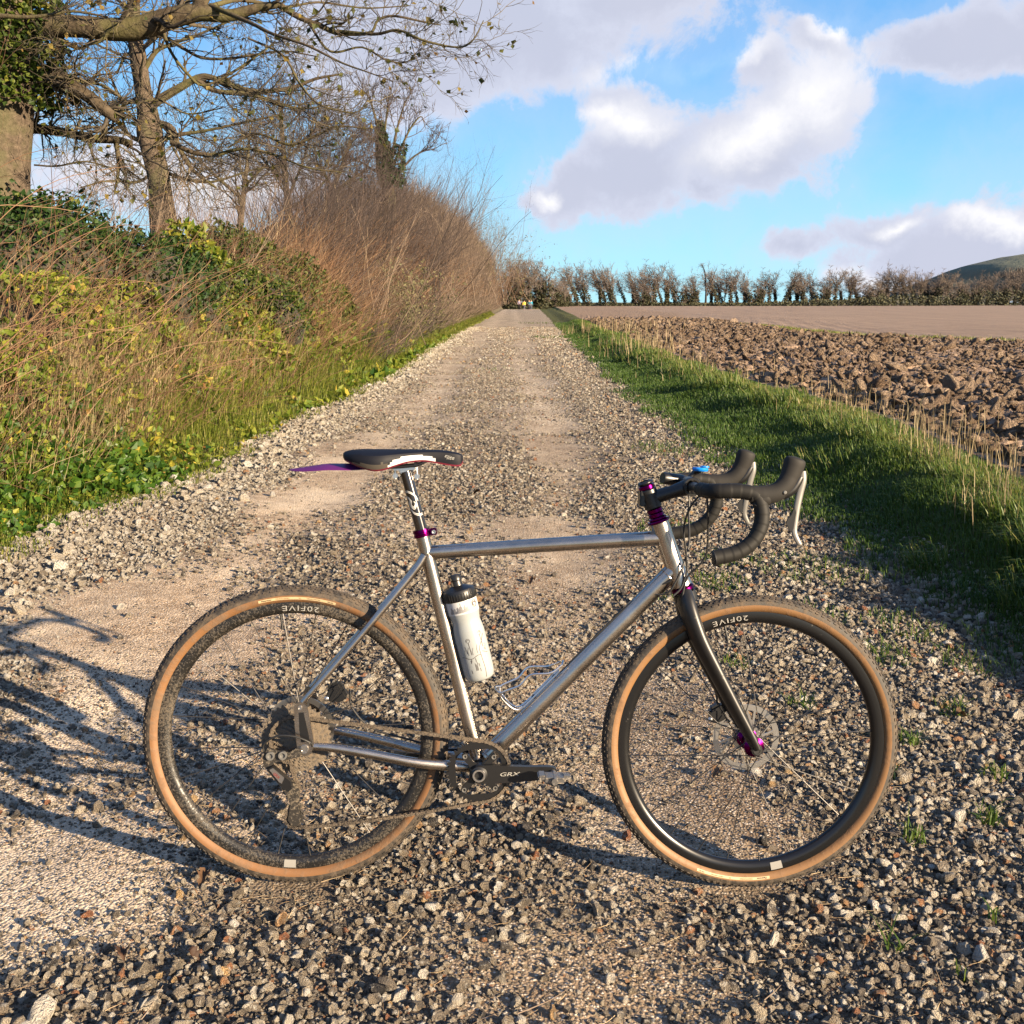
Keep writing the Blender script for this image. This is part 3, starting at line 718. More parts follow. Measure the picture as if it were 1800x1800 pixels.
def rim_text_fn(ang, r, lat, tops_in, cx=0):
    def f(V):
        s = -1 if tops_in else 1          # tops towards the hub or outwards
        rr = r+s*V[:, 1]; th = ang-s*V[:, 0]/r
        return np.stack([rr*np.cos(th), np.full(len(V), -lat)-np.abs(V[:, 2])*1.0-.0002, rr*np.sin(th)], -1)
    return f
def make_wheel(cx, rear, steer=0.):
    h = MB()      # rim: deep section with a bead seat
    prof = [(.3145, -.0125), (.3145, -.0095), (.309, -.0095), (.309, .0095), (.3145, .0095), (.3145, .0125), (.302, .0138), (.293, .0118), (.2875, .006), (.2862, 0), (.2875, -.006), (.293, -.0118), (.302, -.0138)]
    h.lathe(prof[::-1], n=160, closed=True)
    wheel = h.build('wheel', [M_rim_mud if rear else M_rim], bike)
    wheel.location = P(cx, 0, RW)
    wheel.rotation_euler = (0, 0, -steer)
    # tyre
    t = MB(); th = np.linspace(-1, 1, 29)*rad(152); pr = .0200
    prof = [(.3298+pr*math.cos(q)*(1.0 if abs(q) < 1.57 else .95), pr*math.sin(q)) for q in th]
    split = [i for i, q in enumerate(th) if abs(q) <= rad(93)]
    i0, i1 = split[0], split[-1]
    t.lathe(prof[i0:i1+1], n=180, m=0); t.lathe(prof[:i0+1], n=180, m=1); t.lathe(prof[i1:], n=180, m=1)
    tyre = t.build('tyre', [M_tread, M_tan_mud if rear else M_tan], wheel)
    # tread blocks
    k = MB(); rows_ = [(0, 168, .0062, .0050, .0), (.0058, 168, .0062, .0042, .5), (-.0058, 168, .0062, .0042, .5), (.0112, 150, .0070, .0040, 0), (-.0112, 150, .0070, .0040, .5), (.0162, 130, .0075, .0036, .5), (-.0162, 130, .0075, .0036, 0)]
    VV = []; FF = []; nv = 0
    Fb = np.array([(0, 1, 3, 2), (4, 6, 7, 5), (0, 4, 5, 1), (2, 3, 7, 6), (0, 2, 6, 4), (1, 5, 7, 3)])
    for lat, cnt, ln, wd, ph in rows_:
        q = math.asin(lat/.0200); rc_ = .3298+pr*math.cos(q)
        for i in range(cnt):
            A = (i+ph)/cnt*2*math.pi
            er = np.array([math.cos(A), 0, math.sin(A)]); et = np.array([-math.sin(A), 0, math.cos(A)]); ey = np.array([0, 1., 0])
            nr = er*math.cos(q)+ey*math.sin(q); sd = -er*math.sin(q)+ey*math.cos(q)
            c = (.3298*er+nr*(pr+.0004))
            U = np.array([(x, y, z) for x in (-1, 1) for y in (-1, 1) for z in (-1, 1)], float)*np.array([ln*.5, wd*.5, .0013])
            VV.append(c+U@np.array([et, sd, nr])); FF.append(Fb+nv); nv += 8
    me = mesh_np('tread_blocks', np.concatenate(VV), [(np.concatenate(FF), 0)], False, None, [M_tread])
    link('tread_blocks', me, wheel, kind='stuff')
    # hub
    b = MB()
    if rear: b.lathe([(.0, -.062), (.009, -.062), (.009, -.050), (.026, -.046), (.026, -.040), (.016, -.034), (.016, .014), (.028, .018), (.028, .022), (.018, .024), (.018, .046), (0, .046)][::-1], axis=(0, -1, 0), n=32)
    else: b.lathe([(0, -.048), (.009, -.048), (.009, -.040), (.0245, -.036), (.0245, -.031), (.014, -.026), (.014, .026), (.0235, .031), (.0235, .035), (.012, .040), (.009, .048), (0, .048)][::-1], axis=(0, -1, 0), n=32)
    b.build('hub', [M_blk if rear else M_pur], wheel)
    # spokes, each a piece, two cross
    fr = .023; ns = 24
    sp_me = {}
    for i in range(ns):
        side = 1 if i % 2 == 0 else -1
        lead = 1 if (i//2) % 2 == 0 else -1
        ar = 2*math.pi*i/ns+.12; ah = ar+lead*rad(62)
        fl = (.020 if rear else .033)*side if side > 0 else (-.043 if rear else -.033)
        s0 = np.array([fr*math.cos(ah), -fl, fr*math.sin(ah)]); s1 = np.array([.2865*math.cos(ar), -.003*side, .2865*math.sin(ar)])
        m_ = MB(); m_.tube([s0, s0+(s1-s0)*.5, s1], .0012, 6)
        d = (s1-s0)/np.linalg.norm(s1-s0)
        m_.tube([s1-d*.010, s1+d*.001], .0014, 6, m=1)
        m_.build('spoke', [M_steel, M_steel], wheel)
    # rotor on the far side
    r_ = MB(); lat = -(.049 if rear else .042); 
    r_.lathe([(.080, .0009), (.080, -.0009), (.0665, -.0009), (.0665, .0009)], c=(0, -lat, 0), n=72, closed=True)
    r_.lathe([(.034, .0009), (.034, -.0009), (.018, -.0009), (.018, .0009)], c=(0, -lat, 0), n=48, closed=True)
    for i in range(6):
        A = i*math.pi/3; B = A+.55
        p0 = np.array([.030*math.cos(A), -lat, .030*math.sin(A)]); p1 = np.array([.069*math.cos(B), -lat, .069*math.sin(B)])
        for q in (-.0, .30):
            p1b = np.array([.069*math.cos(B-q), -lat, .069*math.sin(B-q)])
            d = p1b-p0; L = np.linalg.norm(d); d /= L; sd = np.array([-d[2], 0, d[0]])
            r_.box((p0+p1b)/2, (L, .0016, .005), axes=[d, (0, 1, 0), sd])
    r_.build('brake_rotor', [M_rotor], wheel)
    # valve, decals
    v = MB(); A = rad(98 if rear else 105); e = np.array([math.cos(A), 0, math.sin(A)])
    v.tube([e*.288, e*.262], [.003, .0026], 8); v.tube([e*.262, e*.250], [.0034, .003], 8); v.build('valve', [M_blkrub], wheel)
    Ar = rad(88.5 if rear else 102.5)
    text_obj('rim_lettering', '20FIVE', .0165, rim_text_fn(Ar, .3015, .0141, True), M_white, wheel, stretch=1.62, spacing=1.15)
    st = MB(); A0 = rad(-92 if rear else -76)
    st.lathe([(.3095, .0147), (.302, .0149), (.291, .0140)], axis=(0, -1, 0), n=8, arc=(0, .001))
    st = MB(); q = np.linspace(A0-.045, A0+.045, 8)
    V = np.array([[(r*math.cos(A), -l, r*math.sin(A)) for A in q] for r, l in ((.3105, .0150), (.302, .0149), (.2925, .0132))])
    i, j = np.meshgrid(np.arange(2), np.arange(7), indexing='ij'); st.add(V.reshape(-1, 3), np.stack([i*8+j, (i+1)*8+j, (i+1)*8+j+1, i*8+j+1], -1).reshape(-1, 4))
    st.build('reflective_sticker', [M_refl], wheel)
    # tyre label, on the tan wall
    def wall(r):   # side position of the tyre wall at radius r
        c = (r-.3298)/.0200; return .0200*math.sqrt(max(0, 1-c*c))
    A0 = rad(90 if rear else -95.5); q = np.linspace(A0-.272, A0+.272, 40); lb = MB(); rs_ = (.3215, .3245, .3275)
    V = np.array([[((r+(.0012 if abs(A-A0) > .268 else 0)*(1 if r < .323 else -1 if r > .326 else 0))*math.cos(A), -wall(r)-.0004, r*math.sin(A)) for A in q] for r in rs_])
    i, j = np.meshgrid(np.arange(2), np.arange(39), indexing='ij'); lb.add(V.reshape(-1, 3), np.stack([i*40+j, (i+1)*40+j, (i+1)*40+j+1, i*40+j+1], -1).reshape(-1, 4))
    lb.build('tyre_label', [M_cream], wheel)
    def lab(Ac, m_, txt, size=.0052, **kw):
        def f(V):
            rr = .3245+V[:, 1]; th_ = Ac-V[:, 0]/.3245
            return np.stack([rr*np.cos(th_), -np.array([wall(r) for r in rr])-.0007-np.abs(V[:, 2])*.3, rr*np.sin(th_)], -1)
        text_obj('label_lettering', txt, size, f, m_, wheel, **kw)
    lab(A0+.215, M_ink, 'Panaracer', shear=.2, bold=.00008, stretch=1.15)
    lab(A0+.10, M_inkbrown, 'GRAVELKING', stretch=1.0)
    lab(A0-.02, M_inkbrown, 'SK', size=.0042)
    lab(A0-.115, M_ink, 'TUBELESS COMPATIBLE', size=.0030)
    lab(A0-.235, M_ink, '700x38C', size=.0040)
    return wheel
wr = make_wheel(0, True); wf = make_wheel(FX, False, .006)

# cassette (sub-part of the rear wheel) : eleven sprockets with teeth
c_ = MB(); teeth = [40, 35, 31, 27, 24, 21, 19, 17, 15, 13, 11]
for k, tn in enumerate(teeth):
    ro = tn*.0127/(2*math.pi); lat = .0235+k*.0021*1.05
    A = np.linspace(0, 2*math.pi, tn*4, endpoint=False); rr = ro+np.tile([-.0030, .0022, .0022, -.0030], tn)
    ri = max(ro-.016, .014); n = len(A)
    for s_, y_ in ((1, lat+.0007), (-1, lat-.0007)):
        V = np.concatenate([np.stack([rr*np.cos(A), np.full(n, -y_), rr*np.sin(A)], -1), np.stack([ri*np.cos(A), np.full(n, -y_), ri*np.sin(A)], -1)])
        j = np.arange(n); F = np.stack([j, (j+1) % n, (j+1) % n+n, j+n], -1); c_.add(V, F if s_ < 0 else F[:, ::-1])
    V = np.concatenate([np.stack([rr*np.cos(A), np.full(n, -(lat+.0007)), rr*np.sin(A)], -1), np.stack([rr*np.cos(A), np.full(n, -(lat-.0007)), rr*np.sin(A)], -1)])
    c_.add(V, F.copy())
    if k < 2:
        for q in range(7):
            B = q*2*math.pi/7; d = np.array([math.cos(B), 0, math.sin(B)]); sd = np.array([-d[2], 0, d[0]])
            c_.box(d*(.014+ri)/2+np.array([0, -lat, 0]), (ri-.010, .0014, .008), axes=[d, (0, 1, 0), sd])
c_.lathe([(.0, .047), (.014, .047), (.017, .044), (.017, .022)], axis=(0, -1, 0), n=24)
c_.build('cassette', [M_cass], wr, smooth=False)

# frame: welded tubes
f = MB()
BBx, BBz = .422, .289
ST0 = (BBx, 0, BBz); ST1 = (.277, 0, .832)
HT0 = np.array((.879, 0, .724)); HT1 = np.array((.822, 0, .866))
f.tube(PP((.419, 0, .302), (.352, 0, .555), (.277, 0, .832)), [.0168, .0160, .0160], 24)
f.tube(PP((.293, 0, .783), (.55, 0, .806), (.826, 0, .829)), [.0150, .0155, .0165], 24, sq=(1, 1.05))
f.tube(PP((.440, 0, .306), (.64, 0, .519), (.860, 0, .755)), [.0210, .0200, .0205], 28)
hd = HT1-HT0; 
f.tube([HT0-hd*.02, HT0+hd*.10, HT0+hd*.3, HT0+hd*.75, HT0+hd*.93, HT0+hd*1.0], [.0262, .0245, .0225, .0222, .0230, .0236], 28)
f.lathe([(.0, -.034), (.0215, -.034), (.0215, .034), (0, .034)], c=P(BBx, 0, BBz), n=32)
frame = f.build('frame', [M_ti], bike)
# weld rings
for c, ax, r in (((.293, 0, .783), (1, 0, .09), .0162), ((.848, 0, .742), (.69, 0, .73), .0215), ((.445, 0, .311), (.69, 0, .73), .0222)):
    th = np.linspace(0, 2*math.pi, 40); ax = np.array(ax, float); ax /= np.linalg.norm(ax); e1 = np.array([0, 1., 0]); e2 = np.cross(ax, e1)
    wl = MB(); wl.tube(np.array(c)+r*(np.cos(th)[:, None]*e1+np.sin(th)[:, None]*e2), .0014, 6, cap=False)
    wl.build('weld_bead', [M_ti], frame)
for s in (1, -1):
    q = MB(); q.tube(smooth_path(PP((.286, .012*s, .778), (.262, .020*s, .740), (.17, .042*s, .625), (.075, .062*s, .510), (.022, .068*s, .447)), 18), np.linspace(.0092, .0066, 18), 16)
    q.build('seat_stay', [M_ti], frame)
    q = MB(); q.tube(smooth_path(PP((.040, .066*s, .346), (.10, .064*s, .341), (.20, .057*s, .322), (.29, .046*s, .303), (.40, .026*s, .290)), 20), [.0078]*3+list(np.linspace(.0082, .0115, 17)), 16, sq=(1.0, 1.12))
    q.build('chain_stay', [M_ti], frame)
    # dropout: open plate, a hollow strut between two bosses
    q = MB(); lt = .070*s
    out = [(.004, .436), (.010, .447), (.024, .449), (.033, .436), (.046, .375), (.049, .352), (.044, .331), (.028, .324), (.015, .331), (.011, .350), (.006, .392)]
    q.prism(out, -lt-.0035, -lt+.0035); 
    q.build('dropout', [M_ti], frame)
    q = MB(); inn = [(.0145, .424), (.0255, .426), (.038, .372), (.0395, .360), (.021, .357), (.0165, .385)]
    ly = -lt-.0037*(1 if s > 0 else -1)*1.0
    q.prism(inn, ly-.0004, ly+.0004); q.build('dropout_recess', [M_blk], frame)
    for (x, z, r) in ((.0175, .436, .0045), (.028, .341, .0095)):
        q = MB(); q.lathe([(0, .0020), (r*.55, .0020), (r*.62, .0034), (r, .0034), (r, 0)], c=P(x, lt+.0034*s, z), axis=(0, -s, 0), n=20)
        q.build('axle_bolt', [M_sil], frame)
# bottle bosses, cable stops
# seat clamp
q = MB(); ax = np.array((.277-.422, 0, .832-.289)); ax /= np.linalg.norm(ax); cc = np.array((.2785, 0, .828))
e2 = np.cross(ax, (0, 1., 0))
q.lathe([(.0164, -.0085), (.0198, -.0085), (.0202, -.0025), (.0188, -.0018), (.0188, .0018), (.0202, .0025), (.0198, .0085), (.0150, .0085)], c=cc, axis=ax, n=36)
q.box(cc+np.array((.026, 0, .004)), (.016, .015, .0165), axes=[(.99, 0, .14), (0, 1, 0), (-.14, 0, .99)], bev=.002)
sc_ = q.build('seat_clamp', [M_pur], bike)
q = MB(); q.lathe([(0, .001), (.0022, .001), (.0032, .003), (.0048, .003), (.0048, 0)], c=cc+np.array((.027, -.0078, .004)), axis=(0, -1, 0), n=18); q.build('clamp_bolt', [M_sil], sc_)
# seatpost
q = MB(); p0 = np.array((.281, 0, .822)); p1 = np.array((.2385, 0, .968))
q.tube([p0, p0*.1+p1*.9, p1], .0137, 28)
M_post = mat('glossy_black_seatpost', (.010, .007, .006), .16, .0, spec=.7, coat=.6)
post = q.build('seatpost', [M_post], bike)
pd = (p1-p0)/np.linalg.norm(p1-p0); pe = np.cross(pd, (0, 1, 0)); pe = -pe if pe[0] < 0 else pe
def post_fn(off):
    def fn(V):
        out = []
        for x, y, z in V:      # x across the tube, y along it
            A = x/.0139; R1 = .01385+abs(z)*.3
            c = p0+pd*(off+y)
            out.append(c+R1*(math.sin(A)*pe*1+math.cos(A)*np.array([0, -1, 0])))
        return np.array(out)
    return fn
q = MB(); fn_ = post_fn(.078)     # lined chevron emblem
def pl(pts, w_=.0009):
    pts = smooth_path(np.array([p+(0,) for p in pts]), 24)[:, :2]; d = np.gradient(pts, axis=0); d /= np.linalg.norm(d, axis=1)[:, None]+1e-9; nrm = np.stack([-d[:, 1], d[:, 0]], -1)*w_
    A_ = np.concatenate([pts-nrm, pts+nrm]); n_ = len(pts); j = np.arange(n_-1)
    q.add(fn_(np.concatenate([A_, np.zeros((len(A_), 1))], 1)), np.stack([j, j+1, j+1+n_, j+n_], -1))
for kx in (0, .0032):
    pl([(-.016, .030-kx), (-.008, .030-kx), (0, .025-kx), (.008, .016-kx), (.012, .006-kx)])
    pl([(.016, -.030+kx), (.006, -.030+kx), (-.004, -.025+kx), (-.012, -.014+kx)])
for kx in (0, .0028, .0056):
    pl([(-.014+kx*.6, .018-kx), (-.007+kx*.5, .012-kx), (-.012+kx, -.002), (-.002, -.014+kx), (.005-kx*.3, -.004+kx*.4), (.001, .004)])
q.build('seatpost_emblem', [M_white], post)
# saddle clamp head
q = MB(); q.box((.2365, 0, .974), (.052, .030, .006), axes=[(.995, 0, .06), (0, 1, 0), (-.06, 0, .995)], bev=.002)
q.box((.236, 0, .968), (.022, .026, .010), bev=.003)
q.build('clamp_head', [M_sil], post)
for dx in (-.024, .025):
    q = MB(); q.tube([(.238+dx, 0, .984), (.240+dx, 0, .950)], .0032, 10); q.lathe([(0, -.003), (.006, -.003), (.006, .003), (0, .003)], c=(.2395+dx, 0, .957), axis=(0, 1, 0), n=16); q.build('clamp_screw', [M_sil], post)
    q = MB(); q.box((.237+dx, 0, .984), (.014, .052, .010), bev=.003); q.build('rail_clamp', [M_blk], post)
# saddle: lofted shell, seat + flanks
sx = np.array([.098, .104, .118, .140, .165, .190, .215, .245, .280, .315, .345, .362, .368])
hw = np.array([.012, .034, .052, .064, .070, .067, .056, .042, .030, .0235, .020, .014, .004])
zt = np.array([1.006, 1.010, 1.0135, 1.016, 1.0165, 1.017, 1.0175, 1.018, 1.0185, 1.0185, 1.0155, 1.011, 1.005])
dp = np.array([.008, .014, .020, .028, .034, .034, .028, .022, .021, .027, .029, .025, .012])   # depth of the flank
sections = []; ncs = 33
for x_, w_, z_, d_ in zip(sx, hw, zt, dp):
    u_ = np.linspace(-1, 1, ncs); y_ = []; zz = []
    for uu in u_:
        au = abs(uu)
        if au < .62: yy = uu/.62*w_*.90; ztop = z_-.013*(au/.62)**2.2*(w_/.07)+(.0 if au > .12 else -.002)
        else:
            tt = (au-.62)/.38; yy = math.copysign(w_*(.90+.10*math.sin(tt*math.pi*.62)-.10*tt*tt), uu); ztop = z_-.013*(w_/.07)-(d_-.004)*tt**1.1
        y_.append(yy); zz.append(ztop)
    sections.append(np.stack([np.full(ncs, x_), y_, zz], -1))
Vs = np.array([smooth_path(np.array(sections)[:, k], 60) for k in range(ncs)]).transpose(1, 0, 2)
top = MB(); fl_ = MB()
kk = 60
i, j = np.meshgrid(np.arange(kk-1), np.arange(ncs-1), indexing='ij'); F = np.stack([i*ncs+j, i*ncs+j+1, (i+1)*ncs+j+1, (i+1)*ncs+j], -1).reshape(-1, 4)
cenx = Vs.reshape(-1, 3)[F[:, 0], 0]; uu = np.abs(np.tile(np.linspace(-1, 1, ncs)[:-1]+1/32, kk-1))
whitep = (cenx > .199) & (cenx < .300) & (uu > np.interp(cenx, [.199, .205, .225, .26, .300], [.97, .86, .78, .72, .86]))
greyp = (uu > np.interp(cenx, [.12, .15, .19, .2], [.97, .86, .84, .86])) & (cenx < .199) & (cenx > .122)
mi_t = np.where(whitep, 2, np.where(greyp, 1, 0))
sad = MB(); 
for m_ in range(3): sad.add(Vs.reshape(-1, 3), F[mi_t == m_], m_)
Vb = Vs.copy(); Vb[..., 2] -= .0035; Vb[..., 1] *= .94          # underside
sad.add(Vb.reshape(-1, 3), F[:, ::-1], 3)
edge = np.concatenate([Vs[:, 0], Vb[:, 0]]); jj = np.arange(kk-1)
sad.add(edge, np.stack([jj, jj+1, jj+1+kk, jj+kk], -1), 3)
edge = np.concatenate([Vs[:, -1], Vb[:, -1]]); sad.add(edge, np.stack([jj, jj+kk, jj+1+kk, jj+1], -1), 3)
saddle = sad.build('saddle', [M_sadB, M_sadG, M_sadW, M_red], bike)
q = MB()
for s in (1, -1):
    q.tube(smooth_path(PP((.150, .040*s, .982), (.175, .030*s, .976), (.205, .022*s, .977), (.265, .022*s, .984), (.290, .020*s, .995), (.335, .010*s, 1.003)), 24), .0036, 10)
q.build('saddle_rails', [M_blk], saddle)
def side_fn(cx, lat, cz, rot=0, wob=None):
    c_, s_ = math.cos(rot), math.sin(rot)
    def fn(V): return np.stack([cx+V[:, 0]*c_-V[:, 1]*s_, np.full(len(V), -lat)-np.abs(V[:, 2]), cz+V[:, 0]*s_+V[:, 1]*c_], -1)
    return fn
text_obj('saddle_lettering', 'Flite', .0125, side_fn(.336, .0208, 1.0025, -.08), M_white, saddle, stretch=1.1, shear=.35, bold=.0002)
def top_fn(V):
    return np.stack([.132+V[:, 0]*.86+V[:, 1]*.35, -.052-V[:, 0]*-.0+V[:, 1]*.8+V[:, 0]*-.33, 1.0150-V[:, 0]*.02-V[:, 1]*-.05+np.abs(V[:, 2])], -1)
text_obj('saddle_lettering', 'superflow', .010, top_fn, mat('grey_print', (.10, .10, .105), .4), saddle)
# mudguard blade under the saddle
q = MB(); gx = np.linspace(-.022, .205, 16); gw = np.interp(gx, [-.022, .0, .05, .12, .17, .205], [.006, .022, .036, .038, .030, .020]); gz = np.interp(gx, [-.022, .06, .17, .205], [.966, .981, .984, .982])
u_ = np.linspace(-1, 1, 9); top_ = np.array([[(x_, w_*v_, z_-.010*(abs(v_)**1.6)*(w_/.03)) for v_ in u_] for x_, w_, z_ in zip(gx, gw, gz)])
bot_ = top_.copy(); bot_[..., 2] -= .0014
i, j = np.meshgrid(np.arange(15), np.arange(8), indexing='ij'); F = np.stack([i*9+j, i*9+j+1, (i+1)*9+j+1, (i+1)*9+j], -1).reshape(-1, 4)
q.add(top_.reshape(-1, 3), F); q.add(bot_.reshape(-1, 3), F[:, ::-1])
jj = np.arange(15)
for s_ in (0, -1): q.add(np.concatenate([top_[:, s_], bot_[:, s_]]), np.stack([jj, jj+1, jj+16, jj+15][:4], -1)*1 if False else np.stack([jj, jj+1, jj+17, jj+16], -1))
q.build('mudguard', [M_guard], bike)
# headset, spacers, stem
def coll(name, t0, t1, r, m, par, bev=.0012):
    c0 = HT0+hd*t0; c1 = HT0+hd*t1; L = np.linalg.norm(c1-c0); ax = (c1-c0)/L
    q = MB(); q.lathe([(.012, 0), (r-bev, 0), (r, bev), (r, L-bev), (r-bev, L), (.012, L)], c=c0, axis=ax, n=32); return q.build(name, [m], par)
HL = np.linalg.norm(hd)
coll('lower_headset', -.125, -.03, .0275, M_pur, bike, .004)
coll('upper_headset', 1.0, 1.045, .0262, M_pur, bike, .002)
coll('upper_headset', 1.045, 1.085, .0215, M_pur, bike, .002)
coll('spacer', 1.09, 1.155, .0182, M_pur, bike, .0015)
coll('spacer', 1.16, 1.225, .0182, M_pur, bike, .0015)
stem = coll('stem', 1.23, 1.53, .0205, M_blk, bike, .002)
coll('spacer', 1.53, 1.60, .0188, M_pur, bike, .002)
coll('top_cap', 1.602, 1.66, .0185, M_blk, bike, .004)
barc = np.array((.892, 0, .951)); sc0 = HT0+hd*1.38
q = MB(); q.tube([sc0+(barc-sc0)*.12, sc0+(barc-sc0)*.5, barc-(barc-sc0)*.1], [.0165, .0150, .0185], 20)
q.lathe([(.0205, -.024), (.0215, -.021), (.0215, .021), (.0205, .024), (.0158, .024), (.0158, -.024)], c=barc, n=32, closed=True)
q.box(sc0+np.array((-.020, 0, .0)), (.014, .030, .036), bev=.003)
q.build('stem_body', [M_blk], stem)
# handlebar, one drop on each side
def barpath(s):
    return smooth_path(PP((.892, 0, .951), (.892, .055*s, .951), (.892, .13*s, .952), (.896, .178*s, .953), (.915, .198*s, .955), (.955, .203*s, .956), (.988, .205*s, .948),
        (1.001, .208*s, .922), (1.001, .212*s, .888), (.984, .217*s, .853), (.950, .222*s, .828), (.902, .226*s, .816)), 90)
bm_ = MB(); pb = barpath(1); pa = barpath(-1)
bm_.tube(np.concatenate([pa[:30][::-1], pb[1:30]]), .0125, 16)
hb = bm_.build('handlebar', [M_blk], bike)
for s in (1, -1):
    p_ = barpath(s); st_i = 14
    seg = p_[st_i:]; L = np.concatenate([[0], np.cumsum(np.linalg.norm(np.diff(seg, axis=0), axis=1))])
    nL = int(L[-1]/.0022); tt = np.linspace(0, L[-1], nL); sg = np.stack([np.interp(tt, L, seg[:, k]) for k in range(3)], -1)
    rr = .0158+.0008*((tt/.0195) % 1.0)           # overlapping turns of tape
    q = MB(); q.tube(sg, rr, 20, cap=True); tp = q.build('bar_tape', [M_tape], hb)
    q = MB(); e_ = sg[-1]-sg[-3]; e_ /= np.linalg.norm(e_); q.lathe([(.0165, 0), (.0165, .002), (.013, .005), (0, .006)], c=sg[-1], axis=e_, n=20); q.build('bar_end_plug', [M_blkrub], hb)
    # brake hood
    lt = .205*s
    hp = smooth_path(PP((.978, lt, .950), (1.006, lt, .949), (1.032, lt, .956), (1.050, lt*.995, .972), (1.060, lt*.99, .992), (1.067, lt*.985, 1.012), (1.0705, lt*.985, 1.026), (1.072, lt*.985, 1.032)), 60)
    ts_ = np.linspace(0, 1, 60); rr = np.interp(ts_, [0, .12, .35, .55, .70, .86, 1], [.0165, .0185, .0180, .0180, .0205, .0240, .0240])
    rr = rr*np.sqrt(np.clip(1-((ts_-.66)/.34).clip(0)**2, .0004, 1))
    q = MB(); q.tube(hp, rr, 22, sq=(.88, 1.12)); 
    q.tube(smooth_path(PP((.992, lt, .925), (.998, lt, .938), (1.015, lt, .945), (1.05, lt, .958)), 12), [.0150, .0175, .0165, .012][0:1]*3+[.0165]*5+[.013]*4, 18)
    hood = q.build('brake_hood', [M_hood], hb)
    q = MB(); q.lathe([(0, .0012), (.0026, .0012), (.004, 0)], c=P(1.046, lt+.0165*s, .957), axis=(0, -s, 0), n=16); q.build('hood_bolt', [M_grey], hood)
    # shell under the hood and levers
    q = MB(); q.tube(smooth_path(PP((1.045, lt, .948), (1.066, lt*.99, .963), (1.083, lt*.985, .990)), 8), [.008, .010, .0105, .011, .011, .0105, .010, .008], 14); q.build('lever_pivot', [M_blk], hood)
    lv = smooth_path(PP((1.087, lt*.985, 1.002), (1.088, lt*.985, .982), (1.083, lt*.99, .955), (1.078, lt, .925), (1.075, lt*1.01, .895), (1.074, lt*1.02, .872), (1.083, lt*1.03, .852), (1.089, lt*1.035, .846)), 26)
    q = MB(); q.tube(lv, np.interp(np.linspace(0, 1, 26), [0, .15, .4, .8, .95, 1], [.006, .0072, .0062, .0048, .0036, .0020]), 12, sq=(.62, 1.25)); q.build('brake_lever', [M_grey], hood)
    q = MB(); q.prism([(1.071, .926), (1.075, .915), (1.071, .880), (1.066, .872), (1.055, .892), (1.058, .900), (1.066, .910)], -lt-.003-.004*s, -lt+.003-.004*s); q.build('shift_paddle', [M_blk], hood)
# bell-like computer mount with blue top, and computer on the stem
q = MB(); q.lathe([(0, -.004), (.017, -.004), (.019, 0), (.017, .004), (0, .005)], c=P(.915, -.012, .990), axis=(.05, 0, 1), n=28)
q.lathe([(0, 0), (.011, 0), (.010, .003), (0, .003)], c=P(.924, -.008, .995), axis=(.05, 0, 1), n=20)
bc = q.build('mount_cap', [M_blue], hb)
q = MB(); q.tube(smooth_path(PP((.893, -.03, .965), (.905, -.030, .980), (.915, -.018, .986)), 8), .0065, 10); q.build('computer_mount', [M_blk], hb)
q = MB(); q.lathe([(0, -.030), (.013, -.030), (.0145, -.024), (.0145, .024), (.013, .030), (0, .030)], c=P(.862, -.055, .962), axis=(.9, .35, -.12), n=24); q.build('front_lamp', [M_blk], hb)
# fork
q = MB()
q.lathe([(0, 0), (.0262, 0), (.0272, .012), (.0268, .022), (0, .024)], c=HT0-hd*.125-hd/HL*.024, axis=hd/HL, n=28)
for s in (1, -1):
    fp = smooth_path(PP((.886, .008*s, .700), (.891, .026*s, .676), (.902, .038*s, .642), (.922, .045*s, .595), (.962, .050*s, .523), (1.005, .053*s, .448), (1.043, .055*s, .383), (1.060, .055*s, .352)), 30)
    rr = np.interp(np.linspace(0, 1, 30), [0, .1, .3, .5, .8, .95, 1], [.025, .0265, .0250, .0225, .0175, .0150, .0135])
    q.tube(fp, rr, 22, sq=(.72, 1.08))
    q.lathe([(0, -.006), (.0125, -.006), (.0135, 0), (.0125, .006), (.006, .0065), (.006, .003), (0, .003)], c=P(FX, .056*s, RW), axis=(0, -s, 0), n=28)
fork = q.build('fork', [M_fork], bike)
for (x_, z_) in ((.937, .590), (.9655, .536), (.996, .480)):
    for s in (1, -1):
        q = MB(); q.lathe([(.0048, 0), (.0048, .0016), (.0030, .0016), (.0028, -.002), (0, -.002)], c=P(x_-.002, (.0605+.003*(x_-.937)/.06)*s, z_-.002), axis=(0, -s, 0), n=16); q.build('mount_hole', [M_blkrub], fork)
q = MB(); q.lathe([(0, 0), (.0062, 0), (.0066, .001), (.0095, .001), (.0095, 0)], c=P(FX, .0625, RW), axis=(0, -1, 0), n=24); q.build('axle_end', [M_blkrub], fork)
# calipers on the far side
for (x_, z_, pr_) in ((.995, .405, fork), (.086, .440, frame)):
    q = MB(); q.box(P(x_, -.056, z_), (.046, .030, .036), axes=[(.5, 0, -.86), (0, 1, 0), (.86, 0, .5)], bev=.006)
    q.lathe([(0, -.010), (.015, -.010), (.015, .010), (.010, .013), (0, .013)], c=P(x_-.010, -.048, z_-.006), n=24)
    q.build('brake_caliper', [M_blk], pr_)
    q = MB()
    q.lathe([(0, 0), (.0055, 0), (.0055, .006), (.003, .008), (0, .008)], c=P(x_-.024, -.040, z_-.012), axis=(0, -1, 0), n=14)
    q.build('caliper_bolt', [M_sil], pr_)
